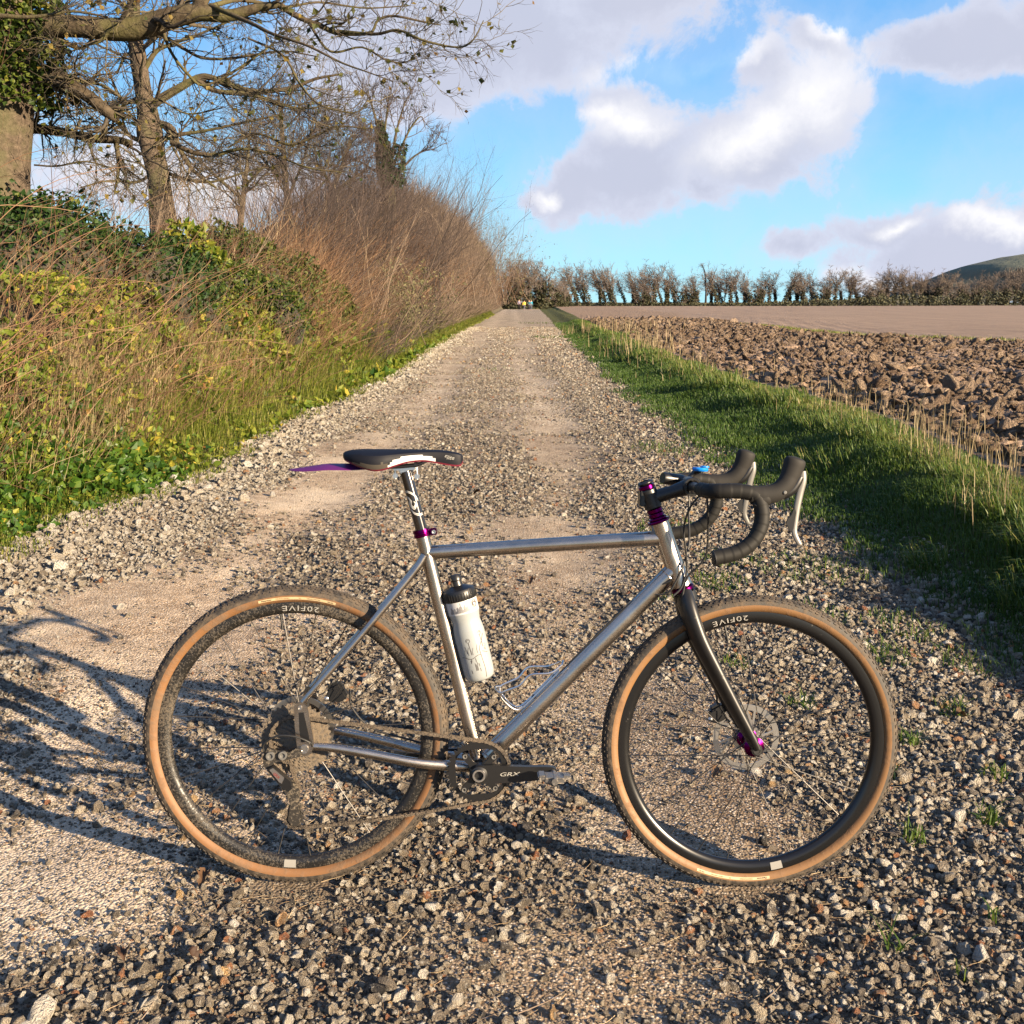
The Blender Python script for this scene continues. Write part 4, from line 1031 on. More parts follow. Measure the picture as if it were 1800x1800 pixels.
# hoses and cables
def cable(name, pts, r=.0024, m=M_blkrub, parent=bike, n=50):
    q = MB(); q.tube(smooth_path(PP(*pts), n), r, 8); return q.build(name, [m], parent)
cable('brake_hose', [(.905, .06, .940), (.882, .050, .905), (.873, .035, .855), (.882, .030, .800), (.885, .028, .755), (.874, .032, .72), (.855, .035, .700)])
cable('brake_hose', [(.910, .09, .940), (.915, .085, .905), (.922, .065, .860), (.925, .045, .800), (.905, .036, .765), (.888, .030, .745), (.878, .032, .70), (.883, .036, .66)])
cable('gear_cable', [(.900, -.05, .940), (.897, -.03, .880), (.892, .010, .820), (.878, .028, .775), (.862, .030, .735), (.842, .026, .705), (.80, .012, .70)])
cable('gear_cable', [(.852, .024, .735), (.80, .010, .706), (.74, .006, .655), (.66, .004, .570), (.60, .004, .502)], .0027)
cable('gear_cable', [(.046, .070, .345), (.040, .082, .360), (.005, .086, .374), (-.035, .084, .372), (-.062, .078, .350), (-.058, .076, .325)], .0023)
cable('brake_hose', [(.905, -.045, .63), (.94, -.058, .55), (.985, -.062, .46), (.992, -.060, .425)], .0025)
cable('brake_hose', [(.38, -.030, .300), (.27, -.052, .325), (.17, -.062, .350), (.12, -.062, .40), (.115, -.060, .44)], .0025)
# crankset
cr = MB(); CL = .062
cr.lathe([(.0095, .020), (.0095, .0215), (.0135, .0215), (.0135, .020), (.019, .018), (.022, .010), (.022, -.010), (0, -.010)], c=P(BBx, CL-.006, BBz-.002), axis=(0, -1, 0), n=36)
Aarm = math.atan2(.302-.289, .593-.422); 
ca, sa = math.cos(Aarm-.03), math.sin(Aarm-.03)
arm = [(0, .021), (.03, .0215), (.07, .0175), (.11, .0150), (.150, .0140), (.168, .0125), (.176, .0075), (.178, 0), (.176, -.0075), (.168, -.0125), (.150, -.0165), (.11, -.0185), (.07, -.0205), (.03, -.0225), (0, -.021), (-.018, -.012), (-.022, 0), (-.018, .012)]
ap = [(BBx+x_*ca-z_*sa, BBz-.002+x_*sa+z_*ca) for x_, z_ in arm]
cr.prism(ap, -(CL+.010), -(CL-.004))
for q_ in (50, 130, 230, 318):
    A = rad(q_); d = np.array([math.cos(A), 0, math.sin(A)]); sd = np.array([-d[2], 0, d[0]])
    c0 = np.array(P(BBx, CL-.006, BBz-.002))
    V0 = [(.014, .010), (.032, .0065), (.050, .0075), (.057, .004), (.057, -.004), (.050, -.0075), (.032, -.0065), (.014, -.010)]
    cr.prism([(c0[0]+x_*d[0]+z_*sd[0], c0[2]+x_*d[2]+z_*sd[2]) for x_, z_ in V0], -(CL+.001), -(CL-.010))
crank = cr.build('crank', [M_blk], bike)
# sunken axle and cap ring
q = MB(); q.lathe([(.0145, .0), (.0145, .003), (.0105, .003), (.0105, -.006), (0, -.006)], c=P(BBx, CL+.0158, BBz-.002), axis=(0, -1, 0), n=30); q.build('crank_cap', [M_sil], crank)
def flat_fn(V): return np.stack([BBx+(.068+V[:, 0])*ca-(V[:, 1]-.001)*sa, np.full(len(V), -(CL+.0103))-np.abs(V[:, 2]), BBz-.002+(.068+V[:, 0])*sa+(V[:, 1]-.001)*ca], -1)
text_obj('crank_lettering', 'GRX', .0125, flat_fn, M_white, crank, stretch=1.75, shear=.25, bold=.0001)
# chainring with teeth
q = MB(); tn = 42; A = np.linspace(0, 2*math.pi, tn*4, endpoint=False); ro = .0835*.865
rr = ro+np.tile([-.0032, .0028, .0028, -.0032], tn); ri = np.full(len(A), ro-.0155)+.004*np.cos(4*A-rad(200)); n = len(A); c0 = np.array(P(BBx, CL-.012, BBz-.002)); j = np.arange(n)
F = np.stack([j, (j+1) % n, (j+1) % n+n, j+n], -1)
for y_, sg_ in ((-.0016, 1), (.0016, -1)):
    V = np.concatenate([np.stack([rr*np.cos(A), np.full(n, y_), rr*np.sin(A)], -1), np.stack([ri*np.cos(A), np.full(n, y_), ri*np.sin(A)], -1)])+c0; q.add(V, F if sg_ > 0 else F[:, ::-1])
for R2 in (rr, ri):
    V = np.concatenate([np.stack([R2*np.cos(A), np.full(n, -.0016), R2*np.sin(A)], -1), np.stack([R2*np.cos(A), np.full(n, .0016), R2*np.sin(A)], -1)])+c0; q.add(V, F)
ringo = q.build('chainring', [M_blk], crank, smooth=False)
for q_ in (50, 130, 230, 318):
    A_ = rad(q_); q = MB(); q.lathe([(0, .002), (.0025, .002), (.0035, .004), (.0052, .004), (.0052, 0)], c=P(BBx+.051*math.cos(A_), CL-.001, BBz-.002+.051*math.sin(A_)), axis=(0, -1, 0), n=16); q.build('ring_bolt', [M_grey], crank)
# far crank arm
q = MB(); q.prism([(BBx-(x_*ca-z_*sa), BBz-.002-(x_*sa+z_*ca)) for x_, z_ in arm], CL-.004, CL+.008); q.build('crank_arm', [M_blk], bike)
# pedals : flat metal clipless, one each side
pm = mat('worn_pedal_metal', fn=m_muddy((.16, .155, .15), .35, (.45, .7), 90, .7, mud=(.25, .2, .14)))
for s in (1, -1):
    px_ = BBx+s*.168*ca; pz_ = BBz-.002+s*.168*sa
    q = MB(); q.tube([P(px_, s*(CL+.006), pz_), P(px_, s*(CL+.075), pz_)], .0075, 14)
    y0_ = s*(CL+.045)
    q.box(P(px_, y0_, pz_), (.050, .046, .014), bev=.004)
    q.box(P(px_+.028, y0_, pz_+.004), (.020, .026, .010), bev=.003); q.box(P(px_-.028, y0_, pz_+.004), (.018, .040, .012), bev=.003)
    q.lathe([(0, .001), (.0042, .001), (.0075, .0), (.0075, -.01)], c=P(px_, s*(CL+.011), pz_), axis=(0, -s, 0), n=18)
    q.build('pedal', [pm], bike)
# chain: pairs of plates along the run
ro_ = .0835*.865; cc_ = np.array((BBx, BBz-.002)); cr_ = np.array((0., RW)); rs_ = 27*.0127/(2*math.pi)
def tang(c1, r1, c2, r2, sgn):   # outer tangent
    d = c2-c1; L = np.linalg.norm(d); A = math.atan2(d[1], d[0]); b_ = math.acos((r1-r2)/L)*sgn
    n_ = np.array([math.cos(A+b_), math.sin(A+b_)]); return c1+r1*n_, c2+r2*n_
p_a, p_b = tang(cc_, ro_, cr_, rs_, -1)
if p_a[1] < cc_[1]: p_a, p_b = tang(cc_, ro_, cr_, rs_, 1)
JU = np.array((-.006, .236)); JL = np.array((.003, .166)); rj = .0215
chp = []
aa0 = math.atan2(p_a[1]-cc_[1], p_a[0]-cc_[0]); lowp = np.array((.30, .205))
for A_ in np.linspace(rad(-92), aa0, 26): chp.append((cc_[0]+ro_*math.cos(A_), cc_[1]+ro_*math.sin(A_), .050))
for t_ in np.linspace(0, 1, 30)[1:]: q_ = p_a*(1-t_)+p_b*t_; chp.append((q_[0], q_[1], .050-.014*t_))
ab = math.atan2(p_b[1]-cr_[1], p_b[0]-cr_[0])
for A_ in np.linspace(ab, rad(262), 24)[1:]: chp.append((cr_[0]+rs_*math.cos(A_), cr_[1]+rs_*math.sin(A_), .036))
for A_ in np.linspace(rad(60), rad(-60), 8): chp.append((JU[0]+rj*math.cos(A_)*.9, JU[1]+rj*math.sin(A_), .037))
for A_ in np.linspace(rad(150), rad(275), 9): chp.append((JL[0]+rj*math.cos(A_), JL[1]+rj*math.sin(A_), .038))
end = chp[-1]; st0 = chp[0]
for t_ in np.linspace(0, 1, 30)[1:]:
    chp.append((end[0]*(1-t_)+st0[0]*t_, end[1]*(1-t_)+st0[1]*t_-.012*4*t_*(1-t_)*.6, end[2]*(1-t_)+st0[2]*t_))
chp = np.array([P(x_, l_, z_) for x_, z_, l_ in chp])
L = np.concatenate([[0], np.cumsum(np.linalg.norm(np.diff(chp, axis=0), axis=1))]); nl = int(L[-1]/.0127)
tt = np.linspace(0, L[-1], nl+1); cp = np.stack([np.interp(tt, L, chp[:, k]) for k in range(3)], -1)
q = MB(); shp = np.array([(-.0085, 0), (-.0062, .0042), (0, .0028), (.0062, .0042), (.0085, 0), (.0062, -.0042), (0, -.0028), (-.0062, -.0042)])
for i_ in range(nl):
    p0_, p1_ = cp[i_], cp[i_+1]; d = unit(p1_-p0_); up = unit(np.cross(d, (0, 1., 0))); m_ = (p0_+p1_)/2; w_ = .0028 if i_ % 2 else .0038
    for s in (1, -1):
        o_ = m_+np.array((0, 1, 0))*w_*s
        V0 = o_+shp[:, :1]*d+shp[:, 1:]*up; V = np.concatenate([V0+np.array((0, .0005, 0)), V0-np.array((0, .0005, 0))]); j = np.arange(8)
        q.add(V, np.stack([j, (j+1) % 8, (j+1) % 8+8, j+8], -1)); q.add(V[:8], [j.tolist()]); q.add(V[8:], [j[::-1].tolist()])
    q.tube([p0_-np.array((0, .0042, 0)), p0_+np.array((0, .0042, 0))], .0026, 6)
q.build('chain', [M_chain], bike, smooth=False)
# rear mech
q = MB()
q.prism([(-.064, .322), (-.052, .345), (-.030, .338), (-.004, .336), (.012, .346), (.024, .344), (.020, .326), (-.01, .318), (-.035, .312), (-.052, .296), (-.060, .300)], -.082, -.074)
mech = q.build('rear_derailleur', [M_mech], bike)
for (x_, z_) in ((-.0455, .328), (-.018, .3295)):
    q = MB(); q.lathe([(0, .002), (.004, .002), (.006, .006), (.0095, .006), (.0095, -.002)], c=P(x_, .083, z_), axis=(0, -1, 0), n=20); q.build('mech_bolt', [M_grey], mech)
q = MB(); q.prism([(-.052, .298), (-.040, .306), (.000, .272), (.004, .255), (-.004, .248), (-.018, .256)], -.092, -.074); q.build('mech_body', [M_blk], mech)
q = MB(); q.prism([(-.046, .299), (-.038, .303), (-.013, .281), (-.018, .268), (-.024, .271)], -.0945, -.0925); q.build('mech_plate', [M_sil], mech)
def mech_fn(V):
    a_ = -.72; return np.stack([-.030+V[:, 0]*math.cos(a_)-V[:, 1]*math.sin(a_), np.full(len(V), -.0948)-np.abs(V[:, 2]), .286+V[:, 0]*math.sin(a_)+V[:, 1]*math.cos(a_)], -1)
text_obj('mech_lettering', 'GRX', .0085, mech_fn, mat('red_print', (.35, .05, .03), .5), mech)
for lt in (.044, .030):
    q = MB(); q.prism([(-.018, .250), (.004, .254), (.014, .236), (.012, .200), (.018, .168), (.010, .152), (-.004, .152), (-.012, .165), (-.006, .200), (-.020, .232)], -lt-.001, -lt+.001); q.build('pulley_cage', [M_mech], mech)
for c_j in (JU, JL):
    q = MB(); A = np.linspace(0, 2*math.pi, 44, endpoint=False); rr = .0205+np.tile([-.0025, .0022, .0022, -.0025], 11)
    q.prism([(c_j[0]+r_*math.cos(A_), c_j[1]+r_*math.sin(A_)) for A_, r_ in zip(A, rr)], -.0385, -.0355)
    q.lathe([(0, .004), (.006, .004), (.008, 0)], c=P(c_j[0], .0385, c_j[1]), axis=(0, -1, 0), n=16); q.build('jockey_wheel', [M_mech], mech)
# bottle cage on the down tube (metal rod loops)
dd = np.array((.69, 0, .724)); dn = np.array((-.724, 0, .69))
base = np.array((.600, 0, .476))+dn*.022
def cg(x_, l_, h_): return base+dd*x_+dn*h_+np.array((0, -l_, 0))
q = MB()
for s in (1, -1):
    q.tube(smooth_path([cg(.030, .010*s, .002), cg(-.02, .010*s, .002), cg(-.085, .010*s, .002), cg(-.105, .014*s, .012), cg(-.108, .022*s, .045), cg(-.098, .030*s, .066), cg(-.055, .037*s, .050), cg(-.02, .038*s, .050), cg(.015, .034*s, .020), cg(.045, .016*s, .010)], 60), .0024, 8)
q.tube(smooth_path([cg(-.098, .030, .066), cg(-.104, .015, .076), cg(-.104, -.015, .076), cg(-.098, -.030, .066)], 16), .0024, 8)
q.tube(smooth_path([cg(.045, .016, .010), cg(.052, 0, .012), cg(.045, -.016, .010)], 12), .0024, 8)
q.build('bottle_cage', [M_sil], bike)
for x_ in (.012, -.055):
    q = MB(); q.lathe([(0, .004), (.004, .004), (.005, 0)], c=cg(x_, 0, .0), axis=dn, n=14); q.build('cage_bolt', [M_blk], bike)
# second cage on the seat tube (dark, behind the bottle)
# ------------------------------------------------------------------ water bottle (held by the bicycle, so a thing of its own)
bt = bpy.data.objects.new('water_bottle', None); C.objects.link(bt)
b_ax = (np.array((.3635, 0, .700))-np.array((.4205, 0, .494))); b_ax /= np.linalg.norm(b_ax); b_x = np.cross(b_ax, (0, -1., 0)); b_x = b_x if b_x[0] > 0 else -b_x
b_y = np.cross(b_ax, b_x)
Mb = Matrix([(b_x[0], b_y[0], b_ax[0], .4215), (b_x[1], b_y[1], b_ax[1], 0), (b_x[2], b_y[2], b_ax[2], .492), (0, 0, 0, 1)])
bt.matrix_world = bike.matrix_world @ Mb
bt['label'] = 'translucent white drinks bottle with black cap and printed line map on the bicycle'; bt['category'] = 'bottle'
def m_bot(t, b):
    b.inputs['Subsurface Weight'].default_value = .0; b.inputs['Transmission Weight'].default_value = .12
M_bot = mat('frosted_white_plastic', (.27, .29, .295), .28, fn=m_bot, spec=.5)
M_botw = mat('white_printed_band', (.42, .42, .42), .35)
q = MB(); prof = [(0, 0), (.026, .0005), (.0315, .004), (.0345, .012), (.0360, .025), (.0365, .085), (.0362, .115), (.0345, .128), (.0325, .140), (.0335, .150), (.0355, .158), (.0362, .162)]
q.lathe(prof, axis=(0, 0, 1), n=56); q.lathe([(.0362, .162), (.0365, .166), (.0365, .190), (.0355, .195)], axis=(0, 0, 1), n=56, m=1)
q.build('bottle_body', [M_bot, M_botw], bt)
q = MB(); prof = [(.0372, .192), (.0385, .194), (.0385, .211), (.036, .216), (.022, .222), (.0135, .225), (.0125, .236), (.0145, .238), (.0145, .244), (.011, .250), (0, .251)]
q.lathe(prof, axis=(0, 0, 1), n=56)
for i_ in range(40):
    A_ = i_*2*math.pi/40; q.tube([(.0386*math.cos(A_), .0386*math.sin(A_), .195), (.0386*math.cos(A_), .0386*math.sin(A_), .210)], .0009, 5)
q.build('bottle_cap', [M_blk], bt)
# print: bars, roundel, map lines. angle 0 is towards the camera
camdir = (bike.matrix_world.to_3x3() @ Mb.to_3x3()).transposed() @ (Vector((0, 0, CAMH))-bt.matrix_world.translation)
phc = math.atan2(camdir.y, camdir.x)
rb_ = lambda z: np.interp(z, [p[1] for p in [(0, 0), (.0315, .004), (.0345, .012), (.0360, .025), (.0365, .085), (.0362, .115), (.0345, .128), (.0325, .140), (.0335, .150), (.0355, .158), (.0362, .162), (.0365, .166), (.0365, .190), (.0355, .195)]], [0, .0315, .0345, .0360, .0365, .0362, .0345, .0325, .0335, .0355, .0362, .0365, .0365, .0355])
pr_ = MB()
def onb(x_, z_):   # x_ across (m, to the right as seen), z_ along
    r_ = rb_(z_)+.0003; A_ = phc+x_/.0365; return (r_*math.cos(A_), r_*math.sin(A_), z_)
def ln(pts, w_=.00045):
    pts = np.array(pts, float); d = np.gradient(pts, axis=0); d /= np.linalg.norm(d, axis=1)[:, None]+1e-9; nr = np.stack([-d[:, 1], d[:, 0]], -1)*w_
    A_ = [onb(*p_) for p_ in pts-nr]+[onb(*p_) for p_ in pts+nr]; n_ = len(pts); j = np.arange(n_-1); pr_.add(A_, np.stack([j, j+1, j+1+n_, j+n_], -1))
rb2 = random.Random(3)
for i_ in range(22):
    x_ = -.032+i_*.0023; h_ = .006+.014*abs(math.sin(i_*.9))*rb2.uniform(.5, 1)+(.004 if i_ in (11, 12) else 0); ln([(x_, .166), (x_, .166+h_*.5), (x_, .166+h_)], .0005)
th_ = np.linspace(0, 2*math.pi, 25)
for r_ in (.0088, .0068): ln([(.031+r_*math.cos(A_)*.9, .180+r_*math.sin(A_)) for A_ in th_], .0006)
ln([(.031+.0045*math.cos(A_), .180+.0035*math.sin(A_)) for A_ in th_[:18]], .0012)
for (cx_, cz_) in ((-.008, .100), (.023, .112)):
    ln([(cx_+.0045*math.cos(A_), cz_+.0045*math.sin(A_)) for A_ in th_]); ln([(cx_+.0022*math.cos(A_), cz_+.0022*math.sin(A_)) for A_ in th_[:15]])
    ln([(cx_, cz_-.0045), (cx_+.001, cz_-.020), (cx_+.002, cz_-.034)], .0007)
for x_, z0_, z1_ in ((-.022, .062, .080), (-.013, .066, .085), (-.003, .066, .082), (.008, .068, .088), (-.018, .088, .070), (.028, .07, .085), (.031, .068, .082)):
    ln([(x_, z0_), (x_+.002*math.sin(z0_*90), (z0_+z1_)/2), (x_+.003, z1_)])
x_ = np.linspace(-.034, .016, 24); ln(list(zip(x_, .060+.003*np.sin(x_*160))), .0006)
x_ = np.linspace(.018, .036, 12); ln(list(zip(x_, .066+.004*np.sin(x_*120))), .0006)
ln(smooth_path([(.034, .107, 0), (.024, .092, 0), (.015, .078, 0), (.015, .058, 0), (.017, .030, 0), (.016, .008, 0)], 30)[:, :2], .0008)
for k_ in range(8):
    x_ = rb2.uniform(-.026, .01); z_ = rb2.uniform(.022, .052); ln([(x_, z_), (x_+.0004, z_+.004), (x_-.0004, z_+.008)], .0006)
for k_ in range(3): ln([(-.004+k_*.0022, .028), (-.004+k_*.0022, .036), (-.004+k_*.0022, .046-k_*.003)], .0006)
pr_.build('printed_map', [M_ink], bt, smooth=False)
# ------------------------------------------------------------------ vegetation helpers
G_ = lambda *c: tuple(c)
def greens(*rows): return [(p, c) for p, c in rows]
M_bark = mat('grey_brown_bark', fn=lambda t, b: (lambda co: (t.l.new(t.mix(t.mapr(t.noise(co, 3, 4), .45, .65, 0, .6), t.ramp(t.noise(co, 22, 5, .65), [(.3, (.035, .027, .020)), (.7, (.115, .088, .065))]), (.075, .074, .036)), b.inputs['Base Color']), bump(t, b, t.noise(co, 30, 5, .65), .02)))(objco(t)), rough=.95, spec=.15)
M_twig = mat('brown_twig_bark', fn=lambda t, b: t.l.new(t.ramp(attr(t, 'col'), [(0, (.055, .040, .028)), (.5, (.12, .085, .055)), (1, (.21, .155, .095))]), b.inputs['Base Color']), rough=.85, spec=.2)
M_redtwig = mat('russet_stem', fn=lambda t, b: t.l.new(t.ramp(attr(t, 'col'), [(0, (.075, .040, .025)), (.5, (.155, .085, .048)), (1, (.22, .145, .085))]), b.inputs['Base Color']), rough=.7, spec=.25)
M_straw = leafmat('dry_straw_grass', [(0, (.14, .10, .05)), (.5, (.26, .20, .105)), (1, (.38, .31, .18))], .3, .6)
M_grass = leafmat('fresh_green_grass', [(0, (.025, .055, .008)), (.45, (.055, .105, .013)), (.8, (.11, .155, .024)), (1, (.21, .19, .06))], .4, .5)
M_vgrass = leafmat('yellow_green_verge_grass', [(0, (.06, .092, .011)), (.45, (.125, .165, .020)), (.75, (.22, .225, .042)), (1, (.34, .29, .13))], .4, .5)
M_bramble = leafmat('bramble_leaf', [(0, (.020, .048, .007)), (.3, (.060, .105, .010)), (.6, (.125, .165, .017)), (.86, (.22, .225, .028)), (.94, (.33, .26, .036)), (1, (.24, .11, .035))], .35, .55, spec=.25)
M_lush = leafmat('lush_nettle_leaf', [(0, (.018, .055, .006)), (.5, (.045, .105, .010)), (1, (.095, .155, .018))], .4, .45)
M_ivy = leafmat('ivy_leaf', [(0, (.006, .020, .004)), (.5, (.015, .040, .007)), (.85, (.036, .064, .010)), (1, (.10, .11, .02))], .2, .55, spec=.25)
M_ivyl = leafmat('olive_ivy_leaf', [(0, (.010, .026, .004)), (.5, (.034, .058, .007)), (.85, (.078, .10, .013)), (1, (.14, .13, .02))], .25, .55, spec=.25)  # lighter, more olive green than the ivy mound's leaves
M_sallow = leafmat('grey_green_leaf', [(0, (.07, .075, .035)), (1, (.17, .155, .07))], .3, .6)
M_deadleaf = leafmat('dead_brown_leaf', [(0, (.030, .014, .008)), (.5, (.065, .032, .016)), (1, (.15, .085, .04))], .2, .7)
M_yleaf = leafmat('yellow_autumn_leaf', [(0, (.025, .040, .010)), (.5, (.08, .085, .018)), (.85, (.18, .13, .025)), (1, (.12, .065, .025))], .4, .6)

def leaves(P, s, rng, col, up=.35, fold=.25, slim=.6, D=None):
    """batch of leaves, 4 triangles each, folded along the midrib"""
    n = len(P); s = np.broadcast_to(s, (n,))
    N = unit(rng.normal(size=(n, 3))+np.array([0.15, -.25, up*2]))
    A = unit(np.cross(N, rng.normal(size=(n, 3)))) if D is None else unit(D-N*(D*N).sum(1)[:, None])
    B = np.cross(N, A)
    S = s[:, None]
    v0 = P; v1 = P+A*S*.45+B*S*slim*.5+N*S*fold*.5; v2 = P+A*S*1.05; v3 = P+A*S*.45-B*S*slim*.5+N*S*fold*.5; v4 = P+A*S*.5
    V = np.stack([v0, v1, v2, v3, v4], 1).reshape(-1, 3); b = np.arange(n)[:, None]*5
    F = np.concatenate([b+np.array([[0, 4, 1]]), b+np.array([[4, 2, 1]]), b+np.array([[0, 3, 4]]), b+np.array([[4, 3, 2]])])
    return V, F, np.repeat(col, 5)
def blades(P, h, w, lean, rng, col, curl=.5, spread=.35):
    """grass blades: 2 quads and a tip"""
    n = len(P); h = np.broadcast_to(h, (n,))[:, None]; w = np.broadcast_to(w, (n,))[:, None]
    D = rng.normal(size=(n, 3)); D[:, 2] = 0; D = unit(D)*np.abs(rng.normal(0, spread, n))[:, None]+np.asarray(lean)
    side = unit(np.cross(D+1e-3, (0, 0, 1.)))
    side = unit(side+.8*rdir(n, rng)*np.array([1, 1, 0]))
    z = np.array((0, 0, 1.))
    p1 = P+z*h*.45+D*h*.22; p2 = P+z*h*.80+D*h*.62*(.6+curl*.4); p3 = P+z*h*(1-.25*curl)+D*h*(1.0+curl*.25)
    V = np.stack([P-side*w, P+side*w, p1-side*w*.8, p1+side*w*.8, p2-side*w*.5, p2+side*w*.5, p3], 1).reshape(-1, 3)
    b = np.arange(n)[:, None]*7
    return V, np.concatenate([b+np.array([[0, 1, 3, 2]]), b+np.array([[2, 3, 5, 4]])]), b+np.array([[4, 5, 6]]), np.repeat(col, 7)
def blade_obj(name, P, h, w, lean, rng, col, m, parent=None, curl=.5, spread=.35, **kw):
    V, Q, T3, c = blades(P, h, w, lean, rng, col, curl, spread)
    return link(name, mesh_np(name, V, [(Q, 0), (T3, 0)], True, {'col': c}, [m]), parent, **kw)
def leaf_obj(name, P, s, rng, col, m, parent=None, kw2={}, **kw):
    V, F, c = leaves(P, s, rng, col, **kw2)
    return link(name, mesh_np(name, V, [(F, 0)], False, {'col': c}, [m]), parent, **kw)
def stems(P0, D0, L, R0, k, wander, grav, rng, side=False):
    """batch of wandering stems -> P (N,k,3), R (N,k)"""
    n = len(P0); step = (np.broadcast_to(L, (n,))/(k-1))[:, None]; P = [P0]; D = unit(D0); Ds = [D]
    for i in range(k-1):
        P.append(P[-1]+D*step); D = unit(D+rng.normal(size=(n, 3))*wander+np.array((0, 0, 1.))*np.broadcast_to(grav, (n,))[:, None]); Ds.append(D)
    P = np.stack(P, 1); R = np.broadcast_to(R0, (n,))[:, None]*np.linspace(1, .35, k)[None]
    return P, R, np.stack(Ds, 1)
def child(P, R, D, per, t0, t1, ang, rng):
    n, k, _ = P.shape; t = rng.uniform(t0, t1, (n, per))*(k-1); i = np.minimum(t.astype(int), k-2); u = (t-i)[..., None]
    a_ = np.arange(n)[:, None]; p = P[a_, i]*(1-u)+P[a_, i+1]*u; d = D[a_, i]; r = R[a_, i]
    s = unit(np.cross(d, rng.normal(size=d.shape))); an = rng.normal(ang, .2, (n, per))[..., None]
    dd = d*np.cos(an)+s*np.sin(an)
    return p.reshape(-1, 3), dd.reshape(-1, 3), r.reshape(-1), t.reshape(-1)/(k-1)
def stem_obj(name, batches, m, parent=None, rng=R_, **kw):
    """batches of (P, R, sides)"""
    VV, FF, CC, nv = [], [], [], 0
    for P, R, n in batches:
        if n == 2: V, F = ribbons(P, R, unit(rng.normal(size=(len(P), 3))+np.array((1.2, 0, 0))))
        else: V, F = tubes(P, R, n)
        VV.append(V); FF.append(F+nv); nv += len(V); CC.append(np.repeat(rng.rand(len(P)), P.shape[1]*n))
    return link(name, mesh_np(name, np.concatenate(VV), [(np.concatenate(FF), 0)], True, {'col': np.concatenate(CC)}, [m]), parent, **kw)
def thing(name, loc, label, cat, group=None):
    o = bpy.data.objects.new(name, None); C.objects.link(o); o.location = loc; o['label'] = label; o['category'] = cat
    if group: o['group'] = group
    return o
class At:
    """lets world-space meshes hang under an Empty that stands at the plant's base"""
    @staticmethod
    def fix(o):
        for ch in o.children: ch.matrix_parent_inverse = Matrix.Translation(-o.location)

# ------------------------------------------------------------------ right bank: grass
rng = np.random.RandomState(21)
def gpos(n, y0, y1, f0, f1, pw=1.0):
    y = np.exp(rng.uniform(math.log(y0), math.log(y1), n)); u = rng.rand(n)**pw; x = f0(y)*(1-u)+f1(y)*u; return x, y, u
x, y, u = gpos(120000, 3.2, 70, lambda y: XR(y)-.05, lambda y: XF(y)-.1)
dens_ = np.clip(.25+1.1*sst(u, .02, .25)+(fbm(x*3, y*3, 3, 101)-.5)*1.6, 0, 1)
k = (rng.rand(len(x)) < dens_) & (np.abs(x) < .5*y+1.4); x, y, u = x[k], y[k], u[k]
tuft = fbm(x*2.2, y*1.6, 3, 103)
h = np.clip(.035+.08*(tuft-.25)+.025*rng.rand(len(x)), .025, .2)*(1+.5*np.exp(-((u-.75)/.15)**2))*(1+y*.004)
col = np.clip(.18+.45*rng.rand(len(x))+.35*(fbm(x*1.1, y*.8, 3, 105)-.5)+.42*np.exp(-((u-.8)/.2)**2), 0, 1)  # crest blades lighter and yellower: the sunlit crest is painted into the colour
blade_obj('bank_grass', np.stack([x, y, bank_z(x, y)-.01], -1), h, .0017*(1+y*.17), (-.16, .08, 0), rng, col, M_grass, kind='stuff', curl=.9)
# taller tussocks on the crest, and low herbs in gravel
tx = []; 
for cx, cy, n_, rr_, hh in [(2.62, 5.3, 200, .14, .20), (2.75, 6.0, 200, .18, .22), (3.0, 7.2, 200, .2, .20), (2.35, 4.75, 180, .14, .20), (2.55, 4.4, 200, .15, .26), (3.05, 9.2, 260, .25, .24), (3.1, 10.5, 220, .3, .22), (3.2, 13, 300, .35, .26), (2.9, 15.5, 240, .4, .3), (3.1, 19, 260, .5, .25), (2.9, 24, 260, .6, .25), (3.0, 30, 240, .8, .25), (3.6, 40, 240, 1.2, .25), (2.2, 5.6, 120, .12, .16), (2.4, 8.5, 260, .3, .2)]:
    A_ = rng.uniform(0, 6.28, n_); q_ = rr_*np.sqrt(rng.rand(n_)); tx.append(np.stack([cx+q_*np.cos(A_), cy+q_*1.3*np.sin(A_), np.full(n_, hh)*rng.uniform(.5, 1.1, n_)], -1))
tx = np.concatenate(tx)
blade_obj('tussock_grass', np.stack([tx[:, 0], tx[:, 1], bank_z(tx[:, 0], tx[:, 1])-.02], -1), tx[:, 2], .0022*(1+tx[:, 1]*.12), (-.30, .12, 0), rng, np.clip(.35+.65*rng.rand(len(tx)), 0, 1), M_grass, kind='stuff', curl=1.)
